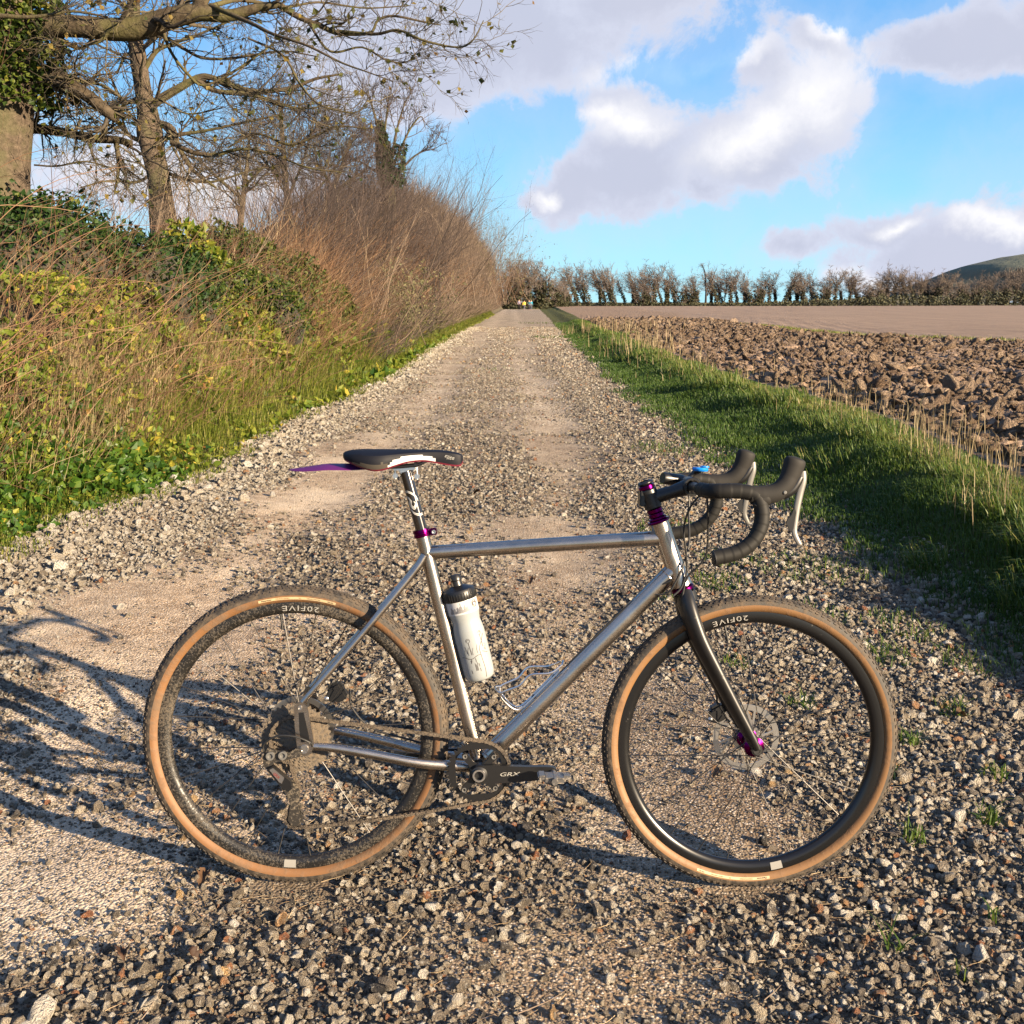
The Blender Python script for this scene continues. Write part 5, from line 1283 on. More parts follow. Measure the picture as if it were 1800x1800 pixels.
# weeds that grow through the gravel
wd = []
for cx, cy, n_, rr_ in [(1.12, 3.05, 70, .035), (1.26, 3.3, 90, .05), (1.30, 2.75, 55, .03), (1.02, 3.62, 40, .05), (1.36, 2.55, 60, .03), (1.55, 3.6, 50, .06), (.87, 4.05, 40, .05), (1.05, 5.3, 120, .14), (.98, 6.6, 160, .22), (1.5, 4.2, 120, .14), (1.72, 4.6, 160, .18), (1.35, 4.7, 110, .16), (1.2, 5.8, 140, .16), (1.6, 5.6, 260, .3), (1.85, 4.15, 160, .16),
                        (2.0, 3.75, 120, .12), (1.78, 3.2, 60, .06), (1.1, 2.25, 12, .02), (.83, 2.13, 14, .02), (.93, 2.02, 10, .015), (1.05, 2.62, 40, .03), (.75, 5.0, 60, .1), (1.4, 8.2, 260, .3), (1.5, 10, 300, .4), (-.2, 22, 30, .5), (1.6, 42, 130, .9), (1.6, 70, 60, 1.2), (1.65, 3.0, 20, .03), (1.45, 3.05, 40, .04)]:
    A_ = rng.uniform(0, 6.28, n_); q_ = rr_*np.sqrt(rng.rand(n_)); wd.append(np.stack([cx+q_*np.cos(A_), cy+q_*1.2*np.sin(A_), rng.uniform(.014, .052, n_)*(1+.03*cy)], -1))
wd = np.concatenate(wd)
blade_obj('gravel_weeds', np.stack([wd[:, 0], wd[:, 1], zall(wd[:, 0], wd[:, 1])], -1), wd[:, 2], .0018*(1+wd[:, 1]*.12), (0, 0, 0), rng, np.clip(.35+.5*rng.rand(len(wd)), 0, 1), M_grass, kind='stuff', curl=1., spread=.95)
# dry stalks along the crest and field edge
ds = []
for cx, cy, n_, rr_, hh in [(3.25, 6.7, 40, .18, .36), (3.45, 7.6, 40, .3, .34), (3.55, 8.8, 70, .35, .36), (3.75, 10, 80, .45, .38), (3.7, 12, 90, .5, .3), (3.9, 14, 70, .6, .3), (3.4, 18, 60, .8, .3), (3.3, 22, 60, .7, .35), (3.2, 26, 120, .8, .5), (3.4, 31, 120, 1, .5), (2.75, 6.1, 40, .15, .32), (3.1, 7.9, 50, .2, .3), (4.2, 45, 200, 2, .6)]:
    ds.append(np.stack([cx+rng.normal(0, rr_*.6, n_), cy+rng.normal(0, rr_, n_), hh*rng.uniform(.4, 1.1, n_)], -1))
ds = np.concatenate(ds); ztop = np.where(ds[:, 0] > XF(ds[:, 1]), field_z(ds[:, 0], ds[:, 1]), bank_z(ds[:, 0], ds[:, 1]))
P0 = np.stack([ds[:, 0], ds[:, 1], ztop-.02], -1)
blade_obj('dry_stalks', P0, ds[:, 2], .0016*(1+ds[:, 1]*.14), (-.03, .02, 0), rng, rng.rand(len(ds)), M_straw, kind='stuff', curl=.1)

# ------------------------------------------------------------------ left verge and hedge
def canopy(x, y):      # outer surface of the vegetation
    d = XL(y)-x; hh = verge_h(y)
    return hh*sst(d/verge_w(y), .02+.16*sst(y, 7, 14), 1.12)*(1+.22*(fbm(x*1.3, y*.8, 3, 111)-.5))+.05
def on_verge(n, y0, y1, d0, d1, lo, hi, pw=1.):
    """points between the ground and the canopy: lo..hi fraction of canopy height"""
    y = np.exp(rng.uniform(math.log(y0), math.log(y1), n)); d = d0+(d1-d0)*rng.rand(n)**pw; x = XL(y)-d
    g = np.minimum(verge_z(x, y), canopy(x, y)); f = rng.uniform(lo, hi, n); z = g+(canopy(x, y)-g)*f
    k = x > -.53*y-1.6; return x[k], y[k], z[k], d[k], f[k]
# short grass at the path side, leaning over the stones
x, y, z, d, f_ = on_verge(150000, 4, 120, -.15, 1.35, 0, .05)
k = rng.rand(len(x)) < np.clip(.15+sst(d, -.05, .25)*1.2+(fbm(x*3, y*2, 3, 113)-.5), 0, 1)*np.clip(.35+1.3*(fbm(y*.8, x*.4, 2, 115)-.2), .1, 1); x, y, z, d = x[k], y[k], z[k], d[k]
h = (.05+.27*sst(d, .0, .8)*rng.rand(len(x)))*(1+.02*y)*(.6+.8*fbm(x*2, y*1.5, 2, 117))
blade_obj('verge_grass', np.stack([x, y, zall(x, y)-.01], -1), h, .0018*(1+y*.12), (.22, -.03, 0), rng, np.clip(.15+.75*rng.rand(len(x)), 0, 1), M_vgrass, kind='stuff', curl=1.)
# tall straw-coloured grass in the verge
x, y, z, d, f_ = on_verge(24000, 5, 110, .35, 1.3, 0, .5); k0_ = d > .45+.35*sst(y, 7, 10); x, y, z = x[k0_], y[k0_], z[k0_]
k = rng.rand(len(x)) < np.clip(4*(fbm(x*1.1, y*.55, 3, 119)-.46), .03, 1)*np.where(y < 7.5, .35, 1); x, y, z = x[k], y[k], z[k]
blade_obj('straw_grass', np.stack([x, y, z-.15], -1), rng.uniform(.3, .75, len(x))*(1+.006*y), .0018*(1+y*.10), (.22, -.02, 0), rng, rng.rand(len(x)), M_straw, kind='stuff', curl=.7)
# bramble leaves and green undergrowth
x, y, z, d, f_ = on_verge(190000, 4.2, 42, .05, 2.3, .72, 1.16)
thick = fbm(x*2.2+5, (y+z*1.5)*2.0, 3, 121)
k = rng.rand(len(x)) < np.clip(2.6*(thick-.36)+.12, .04, 1)*np.clip(1.3-(y-12)/45, .3, 1); k &= ~((z > 1.55) & (y < 14.5) & (x < -3.6)) & ~((y > 15) & (z > 1.15)); x, y, z, d = x[k], y[k], z[k], d[k]
low = sst(z, 1.1, .2)
c = np.clip(rng.beta(2.2, 2.2, len(x))*.85+.25*(thick[k]-.5)+.16-.12*(y > 16), 0, 1)
c = np.where(rng.rand(len(x)) < .03, rng.uniform(.9, 1, len(x)), c)
s = rng.uniform(.026, .056, len(x))*np.clip(y/6, 1, 3.2)
isl = (rng.rand(len(x)) < low*np.where(y < 8.2, .75, .06))
thin_ = (y > 8.2) & (d < .75) & (rng.rand(len(x)) < .85); isl &= ~thin_
PB = np.stack([x, y, z], -1)
brm = ~isl & ~thin_
leaf_obj('bramble_leaves', PB[brm], s[brm], rng, c[brm], M_bramble, kind='stuff', kw2=dict(slim=.75))
leaf_obj('nettle_undergrowth', PB[isl], s[isl]*1.1, rng, rng.rand(isl.sum()), M_lush, kind='stuff', kw2=dict(slim=.85))
# arching russet bramble canes and thin dry stems
x, y, z, d, f_ = on_verge(2600, 5, 26, .5, 2.2, .2, .75); k = ~((y < 14.5) & (z > 1.2)); x, y, z = x[k], y[k], z[k]
P, R, D = stems(np.stack([x, y, z], -1), np.stack([rng.normal(.45, .35, len(x)), rng.normal(-.1, .35, len(x)), rng.uniform(.5, 1.2, len(x))], -1), rng.uniform(.4, 1.15, len(x)), rng.uniform(.0012, .0030, len(x))*np.clip(y/10, 1, 2), 7, .10, -.10, rng)
x2, y2, z2, d2, f2 = on_verge(95, 5.5, 11, .8, 1.9, .2, .8)
P2, R2, D2 = stems(np.stack([x2, y2, z2], -1), np.stack([rng.normal(.75, .3, len(x2)), rng.normal(.0, .3, len(x2)), rng.uniform(.5, 1.1, len(x2))], -1), rng.uniform(.8, 1.9, len(x2)), rng.uniform(.0028, .0055, len(x2)), 12, .06, -.07, rng)
p_, d_, r_, t_ = child(P2, R2, D2, 5, .2, 1., .6, rng); P3, R3, D3 = stems(p_, d_, rng.uniform(.15, .5, len(p_)), r_*.6, 6, .12, .05, rng)
stem_obj('bramble_canes', [(P, R, 3), (P2, R2, 5), (P3, R3, 4)], M_redtwig, kind='stuff')
x, y, z, d, f_ = on_verge(3300, 5, 60, .4, 2.2, .3, .9); k = (d > .4+.4*sst(y, 7, 10)) & ~((y < 14.5) & (z > 1.4)); x, y, z = x[k], y[k], z[k]
P, R, D = stems(np.stack([x, y, z], -1), np.stack([rng.normal(.3, .4, len(x)), rng.normal(0, .4, len(x)), rng.uniform(.3, 1.0, len(x))], -1), rng.uniform(.2, .7, len(x)), rng.uniform(.0010, .0018, len(x))*np.clip(y/8, 1, 5), 5, .16, .0, rng)
stem_obj('dry_undergrowth_stems', [(P, R*1.2, 2)], mat('dry_tan_stem', fn=lambda t, b: t.l.new(t.ramp(attr(t, 'col'), [(0, (.09, .06, .032)), (.5, (.17, .12, .068)), (1, (.27, .21, .125))]), b.inputs['Base Color']), rough=.8), kind='stuff')

def shell(n, c, r, rng, lo=.75, top=True):
    """points in the outer shell of an ellipsoid, with lumps"""
    d_ = rdir(n, rng); d_[:, 2] = np.where(d_[:, 2] < -.3, -d_[:, 2], d_[:, 2]) if top else d_[:, 2]
    lump = 1+.30*(fbm(d_[:, 0]*2.5+c[1], d_[:, 2]*2.5+d_[:, 1]*2+c[0], 3, 131)-.5)*2
    return np.array(c)+d_*np.array(r)*(lump*rng.uniform(lo, 1.04, n))[:, None]
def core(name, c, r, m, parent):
    """added solid dark core, stands in for the shade inside a bush"""
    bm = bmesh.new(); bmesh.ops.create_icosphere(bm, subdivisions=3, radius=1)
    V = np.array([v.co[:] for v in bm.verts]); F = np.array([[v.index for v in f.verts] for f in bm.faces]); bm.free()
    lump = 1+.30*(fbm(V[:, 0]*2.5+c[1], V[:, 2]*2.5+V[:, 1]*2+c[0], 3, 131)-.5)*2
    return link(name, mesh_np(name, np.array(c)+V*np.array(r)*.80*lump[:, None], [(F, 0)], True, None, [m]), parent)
M_shade_core = mat('dark_shade_filler', (.025, .022, .014), .95)  # near-black filler colour for the shade inside bushes
def bush(name, label, cat, blobs_, nleaf, size, m, rng, colf=None, stemn=120, group=None):
    base = (blobs_[0][0][0], blobs_[0][0][1], float(verge_z(blobs_[0][0][0], blobs_[0][0][1])))
    t = thing(name, base, label, cat, group)
    vol = np.array([r[0]*r[1]+r[1]*r[2]+r[0]*r[2] for c, r in blobs_]); cnt = (nleaf*vol/vol.sum()).astype(int)
    P = np.concatenate([shell(n_, c, r, rng) for n_, (c, r) in zip(cnt, blobs_)])
    col = rng.beta(2, 2, len(P)) if colf is None else colf(P)
    leaf_obj('foliage', P, size*rng.uniform(.7, 1.3, len(P)), rng, col, m, t, kw2=dict(slim=.75))
    for c, r in blobs_[:6]: core('added_dark_core', c, r, M_shade_core, t)
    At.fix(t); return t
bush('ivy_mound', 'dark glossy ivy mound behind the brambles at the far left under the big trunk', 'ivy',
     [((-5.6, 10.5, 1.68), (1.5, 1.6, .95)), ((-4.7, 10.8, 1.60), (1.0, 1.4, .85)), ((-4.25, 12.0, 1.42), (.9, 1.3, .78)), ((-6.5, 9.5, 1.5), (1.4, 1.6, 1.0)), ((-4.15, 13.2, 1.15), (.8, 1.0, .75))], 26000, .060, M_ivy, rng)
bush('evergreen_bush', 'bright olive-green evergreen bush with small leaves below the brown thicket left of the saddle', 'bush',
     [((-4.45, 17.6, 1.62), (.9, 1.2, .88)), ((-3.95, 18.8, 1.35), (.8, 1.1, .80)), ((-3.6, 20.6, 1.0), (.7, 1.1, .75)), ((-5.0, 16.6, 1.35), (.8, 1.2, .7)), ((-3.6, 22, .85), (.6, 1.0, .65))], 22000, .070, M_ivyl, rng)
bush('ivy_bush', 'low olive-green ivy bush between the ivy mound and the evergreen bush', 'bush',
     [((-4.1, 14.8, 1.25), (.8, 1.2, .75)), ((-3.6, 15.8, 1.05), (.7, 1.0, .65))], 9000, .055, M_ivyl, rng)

def shrub(name, label, base_xy, H, W, n0, rng, twm=M_twig, lean=(.25, 0), tw=.004, fine=8, per2=6, cat='shrub', group=None, z0=None, dense=1., leafm=None, nl=0):
    """many-stemmed leafless shrub"""
    bx_, by_ = base_xy; bz = float(verge_z(bx_, by_))-.05 if z0 is None else z0
    t = thing(name, (bx_, by_, bz), label, cat, group)
    P0 = np.stack([rng.normal(bx_, W*.22, n0), rng.normal(by_, W*.3, n0), np.full(n0, bz)], -1)
    D0 = np.stack([rng.normal(lean[0], .42, n0), rng.normal(lean[1], .42, n0), np.full(n0, 1.)], -1)
    P, R, D = stems(P0, D0, H*rng.uniform(.6, 1.05, n0), tw*H*rng.uniform(.5, 1.1, n0), 9, .10, .03, rng)
    stem_obj('stems', [(P, R, 4)], twm, t)
    p, d, r, tt = child(P, R, D, fine, .15, .97, .6, rng); P2, R2, D2 = stems(p, d, H*.30*(1.15-tt*.6)*rng.uniform(.5, 1.2, len(p)), r*.5, 6, .14, .06, rng)
    p, d, r, tt = child(P2, R2, D2, per2, .15, 1., .55, rng); P3, R3, D3 = stems(p, d, H*.13*rng.uniform(.5, 1.3, len(p)), np.maximum(r*.6, tw*.22*H**.5), 4, .16, .06, rng)
    stem_obj('twigs', [(P2, R2, 3), (P3, R3, 2)], twm, t)
    if leafm is not None:
        q = P3[rng.randint(0, len(P3), nl), rng.randint(1, 4, nl)]+rng.normal(0, .02, (nl, 3)); leaf_obj('leaves', q, .05*rng.uniform(.6, 1.3, nl)*(by_/15)**.5, rng, rng.rand(nl), leafm, t)
    At.fix(t); return t
M_hazel = mat('pale_brown_twig', fn=lambda t, b: t.l.new(t.ramp(attr(t, 'col'), [(0, (.08, .055, .038)), (.5, (.145, .105, .075)), (1, (.22, .165, .115))]), b.inputs['Base Color']), rough=.85)
M_dark = mat('dark_brown_twig', fn=lambda t, b: t.l.new(t.ramp(attr(t, 'col'), [(0, (.021, .015, .013)), (.5, (.043, .030, .026)), (1, (.078, .054, .044))]), b.inputs['Base Color']), rough=.85)
M_gold = mat('golden_brown_twig', fn=lambda t, b: t.l.new(t.ramp(attr(t, 'col'), [(0, (.055, .038, .028)), (.5, (.10, .071, .052)), (1, (.165, .122, .087))]), b.inputs['Base Color']), rough=.8)
GS = 'bare shrubs of the hedge'
SH = [
 ('pale leafless shrub of tangled twigs between the second tree and the dark thicket', (-5.1, 17.2), 2.4, 2.2, 46, M_hazel, .0032, 0),
 ('low pale leafless shrub at the foot of the second tree trunk', (-5.6, 15.2), 1.9, 2.0, 40, M_hazel, .0032, 0),
 ('dark brown thicket of bare twigs behind the evergreen bush', (-4.9, 22.5), 3.5, 3.0, 60, M_dark, .0030, 0),
 ('dark bare thicket left of the ivy-clad stump tree', (-5.0, 27), 4.4, 3.4, 64, M_dark, .0030, 0),
 ('tall purple-brown bare shrub under the ivy-clad stump tree', (-4.0, 30), 4.6, 3.2, 70, M_dark, .0028, 0),
 ('slender pale-stemmed young shrub standing forward of the thicket, few long straight stems', (-3.0, 24), 3.3, 1.0, 12, M_hazel, .0042, 0),
 ('grey-green leafy shrub beside the pale-stemmed young shrub', (-3.0, 27.5), 2.3, 1.6, 30, M_hazel, .0030, 2200),
 ('broad brown bare shrub at the crown of the hedge where it starts to slope down', (-3.8, 37), 5.0, 3.6, 72, M_dark, .0028, 0),
 ('golden-brown bare shrub on the sloping shoulder of the hedge', (-3.7, 46), 5.5, 4.2, 72, M_gold, .0028, 0),
 ('golden-brown bare shrub further along, lower on the hedge slope', (-3.5, 58), 6.2, 5.0, 72, M_gold, .0028, 0),
 ('feathery tan shrub near the far end of the hedge', (-3.4, 74), 6.8, 6.0, 70, M_gold, .0028, 0),
 ('yellowish shrub close to the vanishing end of the hedge', (-3.4, 96), 7.2, 7.5, 70, M_gold, .0028, 2500),
 ('reddish shrub at the very end of the hedge by the walkers', (-3.0, 125), 7.0, 8.0, 60, M_redtwig, .0028, 0)]
for lab, xy, H, W, n0, m_, tw, nl in SH:
    shrub('bare_shrub' if not nl else 'leafy_shrub', lab, xy, H, W, n0, rng, m_, tw=tw, lean=(.25 if xy[1] < 40 else .02, -.05), leafm=M_sallow if nl else None, nl=nl)
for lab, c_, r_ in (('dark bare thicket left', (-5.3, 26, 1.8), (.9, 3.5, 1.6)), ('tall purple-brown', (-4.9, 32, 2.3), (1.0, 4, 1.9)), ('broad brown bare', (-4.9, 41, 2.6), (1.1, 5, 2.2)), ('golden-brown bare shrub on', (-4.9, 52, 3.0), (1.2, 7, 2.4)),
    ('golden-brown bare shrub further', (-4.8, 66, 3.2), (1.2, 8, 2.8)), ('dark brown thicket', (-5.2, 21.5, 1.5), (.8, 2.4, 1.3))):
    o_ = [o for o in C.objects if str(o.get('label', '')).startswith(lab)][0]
    h_ = core('added_dark_core', c_, r_, M_shade_core, o_); h_.matrix_parent_inverse = Matrix.Translation(-o_.location)  # added unseen core keeps bright sky from showing through the twigs
# reddish dogwood-like stems along the foot of the hedge
x, y, z, d, f_ = on_verge(15000, 17, 150, .8, 1.7, .1, .6)
P, R, D = stems(np.stack([x, y, z], -1), np.stack([rng.normal(.5, .4, len(x)), rng.normal(-.1, .4, len(x)), rng.uniform(.3, 1.0, len(x))], -1), rng.uniform(.4, 1.1, len(x))*np.clip(y/30, .8, 1.3), .0022*np.clip(y/10, 1, 9)*rng.uniform(.6, 1.2, len(x)), 4, .14, .03, rng)
stem_obj('russet_hedge_stems', [(P, R, 2)], M_redtwig, kind='stuff')
# fine twigs on the face of the hedge
x, y, z, d, f_ = on_verge(44000, 21, 170, .4, 2.6, .45, 1.02)
P, R, D = stems(np.stack([x, y, z], -1), np.stack([rng.normal(.25, .5, len(x)), rng.normal(-.1, .5, len(x)), rng.uniform(.2, .9, len(x))], -1), rng.uniform(.5, 1.2, len(x))*np.clip(y/40, .7, 1.2), .0021*np.clip(y/10, 1, 12)*rng.uniform(.5, 1.1, len(x)), 4, .12, .04, rng)
near_ = (y < 42); stem_obj('hedge_twigs', [(P[near_], R[near_], 2)], M_dark, kind='stuff'); stem_obj('hedge_twigs', [(P[~near_], R[~near_], 2)], M_gold, kind='stuff')

# thin green margin between the rough and the rolled part of the field
n = 5000; y = np.exp(rng.uniform(math.log(29), math.log(60), n)); x = rough_edge(y)+rng.normal(.6, .35, n)
blade_obj('field_margin_grass', np.stack([x, y, field_z(x, y)], -1), rng.uniform(.05, .14, n), .010, (0, 0, 0), rng, rng.rand(n), M_vgrass, kind='stuff')
# ------------------------------------------------------------------ trees on the left
def limb(pts, Y0, r0, k=26):
    """pts: (px, py, half width factor, depth offset) rows of one limb seen in the photograph, set at its own depth"""
    P = np.array([at(p[0], p[1], Y0+(p[3] if len(p) > 3 else 0)) for p in pts]); Rr = np.array([p[2] for p in pts])*Y0/FPX*.5
    n = len(pts); t = np.linspace(0, n-1, k); return smooth_path(P, k), np.interp(t, np.arange(n), Rr)
def branchwork(name, limbs, t, rng, m, per=(14, 7, 5), L=(.9, .42, .20), minr=.0022, wander=.16, up=.05, tmin=.12, t1=1., ang=.8):
    k = 26; P = np.stack([l[0] for l in limbs]); R = np.stack([l[1] for l in limbs]); D = unit(np.gradient(P, axis=1))
    out = []; lens = np.linalg.norm(P[:, -1]-P[:, 0], axis=1)
    p, d, r, tt = child(P, R, D, per[0], tmin, t1, ang, rng)
    P1, R1, D1 = stems(p, d, L[0]*rng.uniform(.35, 1.25, len(p)), np.clip(r*.42, minr*1.8, .03), 9, wander, up, rng)
    p, d, r, tt = child(P1, R1, D1, per[1], .1, 1., .7, rng); P2, R2, D2 = stems(p, d, L[1]*rng.uniform(.4, 1.3, len(p)), np.clip(r*.6, minr*1.2, .012), 6, wander*1.2, up, rng)
    p, d, r, tt = child(P2, R2, D2, per[2], .1, 1., .65, rng); P3, R3, D3 = stems(p, d, L[2]*rng.uniform(.4, 1.4, len(p)), np.clip(r*.7, minr, .006), 4, wander*1.2, up*1.5, rng)
    stem_obj(name, [(P1, R1, 5), (P2, R2, 4), (P3, R3, 3)], m, t)
    return P1, P2, P3
def trunk_obj(name, pts, Y0, m, t, knob=.12, seed=0, k=40, n=18):
    P, Rr = limb(pts, Y0, 1, k); q = MB(); q.tube(P, Rr, n, cap=False)
    me = np.concatenate(q.V); c = np.repeat(P, n, axis=0); a_ = np.tile(np.arange(n), k)/n*6.283; z_ = me[:, 2]
    f_ = 1+knob*(fbm(np.cos(a_)*1.5+z_*1.2+seed, np.sin(a_)*1.5+z_*.7, 4, 141)-.5)*2
    q.V = [c+(me-c)*f_[:, None]]; return q.build(name, [m], t)
M_limb = mat('lichened_branch_bark', fn=lambda t, b: (lambda co: (t.l.new(t.mix(t.mapr(t.noise(co, 2.3, 4), .42, .62, 0, .75), t.ramp(t.noise(co, 16, 5, .65), [(.3, (.026, .020, .014)), (.7, (.09, .07, .048))]), (.08, .075, .03)), b.inputs['Base Color']), bump(t, b, t.noise(co, 24, 5, .65), .015)))(objco(t)), rough=.9, spec=.15)  # brown bark blotched with olive lichen
M_tw1 = mat('olive_brown_twig', fn=lambda t, b: t.l.new(t.ramp(attr(t, 'col'), [(0, (.020, .015, .011)), (.5, (.045, .034, .022)), (1, (.10, .082, .042))]), b.inputs['Base Color']), rough=.85)
rng = np.random.RandomState(33)
# big ivy-clad tree, its trunk at the left edge
b0 = at(-12, 640, 11)
t1 = thing('sycamore_tree', (b0[0], 11, float(verge_z(b0[0], 11))), 'big old tree at the left edge, ivy round its trunk, heavy limbs over the hedge', 'tree')
trunk_obj('trunk', [(-14, 620, 130), (-14, 420, 122), (-10, 320, 112), (-4, 200, 112), (0, 100, 112), (-6, 0, 108), (-20, -120, 100), (-30, -260, 88)], 11, M_bark, t1, .10)
LA = [limb(*a_) for a_ in (
 ([(0, 62, 44), (60, 46, 40), (130, 46, 34), (200, 52, 36), (250, 48, 38), (300, 32, 34), (350, 22, 28), (400, 28, 20), (450, 14, 14), (490, 8, 11)], 11, 1),
 ([(345, 24, 24), (360, -10, 22), (392, -60, 18), (440, -120, 14)], 11, 1),
 ([(490, 8, 11), (525, 30, 9), (567, 47, 8), (594, 58, 8), (650, 58, 5), (664, 36, 4), (692, 28, 4), (747, 39, 3), (775, 44, 2)], 11, 1),
 ([(594, 55, 6), (660, 60, 5, -.2), (700, 53, 4, -.3), (747, 72, 4, -.4), (803, 83, 3, -.4), (830, 72, 2.5, -.5), (850, 36, 1.5, -.5)], 11, 1),
 ([(20, 110, 34), (60, 130, 32), (105, 142, 26), (150, 166, 22), (190, 198, 20), (205, 212, 10)], 11, 1),
 ([(20, 226, 20), (60, 226, 17), (110, 232, 15), (160, 243, 14), (205, 246, 13), (232, 252, 10)], 11.4, 1),
 ([(203, 246, 9), (207, 270, 8), (208, 300, 6), (201, 342, 3)], 11.4, 1),
 ([(0, 28, 8), (50, 30, 6), (90, 26, 5), (130, 20, 4), (190, 30, 3)], 10.2, 1),
 ([(436, 67, 3.5), (497, 97, 4), (525, 144, 4), (556, 180, 3.5), (594, 194, 3), (628, 197, 2.5), (646, 176, 1.5)], 10.4, 1),
 ([(200, 55, 8), (190, 58, 7), (176, 72, 6), (150, 80, 4), (122, 92, 2)], 10.7, 1),
 ([(282, 40, 7), (300, 90, 5), (330, 130, 5), (360, 150, 4), (420, 120, 4), (483, 75, 3)], 11.5, 1),
 ([(260, 50, 6), (300, 70, 5), (350, 100, 5), (400, 103, 4), (442, 97, 4), (500, 90, 2.5), (560, 100, 2)], 11.8, 1),
 ([(540, 36, 5), (580, 90, 4), (636, 83, 3), (678, 105, 3), (712, 110, 2), (728, 97, 1.5)], 11, 1),
 ([(370, 10, 9), (440, 40, 6, -.4), (480, 60, 5, -.6), (540, 80, 4, -.8), (600, 110, 3, -.9), (650, 128, 2, -1), (690, 143, 1.5, -1)], 11, 1),
 ([(440, -60, 9), (520, -30, 7), (600, -10, 5), (680, -14, 4), (760, -4, 3), (800, -20, 2)], 11, 1),
 ([(350, 18, 10), (420, 0, 7, .6), (500, 12, 5, .9), (560, 4, 4, 1.2), (640, 14, 3, 1.4), (720, 10, 2, 1.5)], 11.3, 1),
 ([(120, 140, 7), (180, 150, 5, .3), (230, 180, 4, .5), (280, 176, 4, .6), (330, 200, 3, .7), (390, 190, 2, .8)], 11.2, 1),
 ([(-20, -20, 26), (60, -50, 20), (160, -70, 16), (260, -60, 12), (360, -90, 10)], 11.6, 1),
 ([(400, 260, 3), (450, 235, 4), (510, 254, 4.5), (560, 236, 4), (594, 222, 3.5), (647, 226, 2)], 12.5, 1),
 ([(300, 250, 9), (340, 268, 8), (380, 272, 7), (420, 262, 5), (470, 268, 4), (539, 294, 3), (600, 303, 2)], 12.8, 1),
 ([(60, 290, 3), (100, 292, 3), (150, 284, 3), (200, 296, 2)], 10.9, 1))]
q = MB()
for P_, R_2 in LA: q.tube(P_, R_2, 10)
q.build('limbs', [M_limb], t1, kind='stuff')
P1, P2, P3 = branchwork('branches', LA, t1, rng, M_tw1, per=(10, 6, 4), L=(.62, .34, .17), minr=.0021, wander=.2)
q_ = P3.reshape(-1, 3); q_ = q_[rng.choice(len(q_), 1050)]
leaf_obj('leaves', q_, rng.uniform(.03, .07, len(q_)), rng, rng.rand(len(q_)), M_yleaf, t1, kw2=dict(slim=.9))
n = 13000; zz = rng.uniform(3.15, 7.0, n); A_ = rng.uniform(0, 6.283, n); rr = .36+.30*fbm(A_*1.2, zz*1.4, 3, 151)*rng.uniform(.6, 1.1, n)
pts_ = [at(*q_, 11) for q_ in ((-4, 200), (0, 100), (-6, 0), (-20, -120), (-30, -260))]; tr_x = np.interp(zz, [q_[2] for q_ in pts_], [q_[0] for q_ in pts_])+.02
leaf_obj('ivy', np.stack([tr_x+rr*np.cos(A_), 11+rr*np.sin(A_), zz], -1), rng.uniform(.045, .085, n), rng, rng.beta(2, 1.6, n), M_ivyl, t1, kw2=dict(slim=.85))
At.fix(t1)
# second tree, straight trunk with burrs
def tree_px(name, label, Y0, trunk, lims, per, L, minr, m, rng, ivy=None, wander=.14, up=.05, cat='tree', tmin=.12, mb=None, ang=.8):
    b = at(trunk[0][0], trunk[0][1], Y0); t = thing(name, (b[0], Y0, float(verge_z(b[0], Y0))), label, cat)
    trunk_obj('trunk', trunk, Y0, mb or M_bark, t, .22)
    L_ = [limb(trunk, Y0, 1)]+[limb(l, Y0, 1) for l in lims]
    if lims:
        q = MB()
        for P_, R_2 in L_[1:]: q.tube(P_, R_2, 8)
        q.build('limbs', [mb or M_limb], t, kind='stuff')
    out = branchwork('branches', L_, t, rng, m, per=per, L=L, minr=minr, wander=wander, up=up, tmin=tmin, ang=ang)
    return t, out
t2, o2 = tree_px('ash_tree', 'second tree, straight grey trunk with burrs half way up, standing out of the hedge', 18,
    [(292, 470, 48), (286, 380, 44), (280, 320, 36), (270, 275, 38), (262, 235, 44), (258, 195, 34), (250, 150, 26), (243, 100, 26), (236, 50, 20), (234, -40, 18), (230, -160, 14)],
    [[(262, 190, 16), (285, 172, 15), (320, 152, 13), (350, 136, 11), (375, 137, 9), (442, 160, 8), (511, 155, 7), (553, 139, 5), (600, 130, 3)],
     [(345, 140, 9), (380, 160, 8), (442, 166, 7), (520, 190, 4), (580, 185, 2)],
     [(262, 215, 14), (300, 225, 12), (315, 260, 9), (340, 300, 6), (380, 330, 4)], [(255, 120, 10), (275, 90, 8), (300, 78, 6), (350, 60, 4), (420, 30, 3)],
     [(265, 250, 10), (230, 240, 7), (190, 200, 5), (150, 190, 3), (110, 200, 2)], [(250, 170, 9), (220, 180, 7), (205, 160, 5), (190, 120, 3)], [(258, 120, 8), (225, 95, 6), (205, 130, 3)],
     [(272, 290, 8), (310, 310, 6), (370, 320, 4), (440, 300, 3), (500, 290, 2)], [(265, 260, 9), (300, 240, 8), (360, 230, 5), (430, 215, 4), (500, 200, 3)], [(245, 90, 8), (290, 50, 7), (330, 0, 5), (400, -40, 3)],
     [(275, 300, 6), (240, 320, 5), (190, 318, 3), (140, 330, 2)]],
    (11, 6, 3), (1.15, .55, .26), .0034, M_tw1, rng)
At.fix(t2)
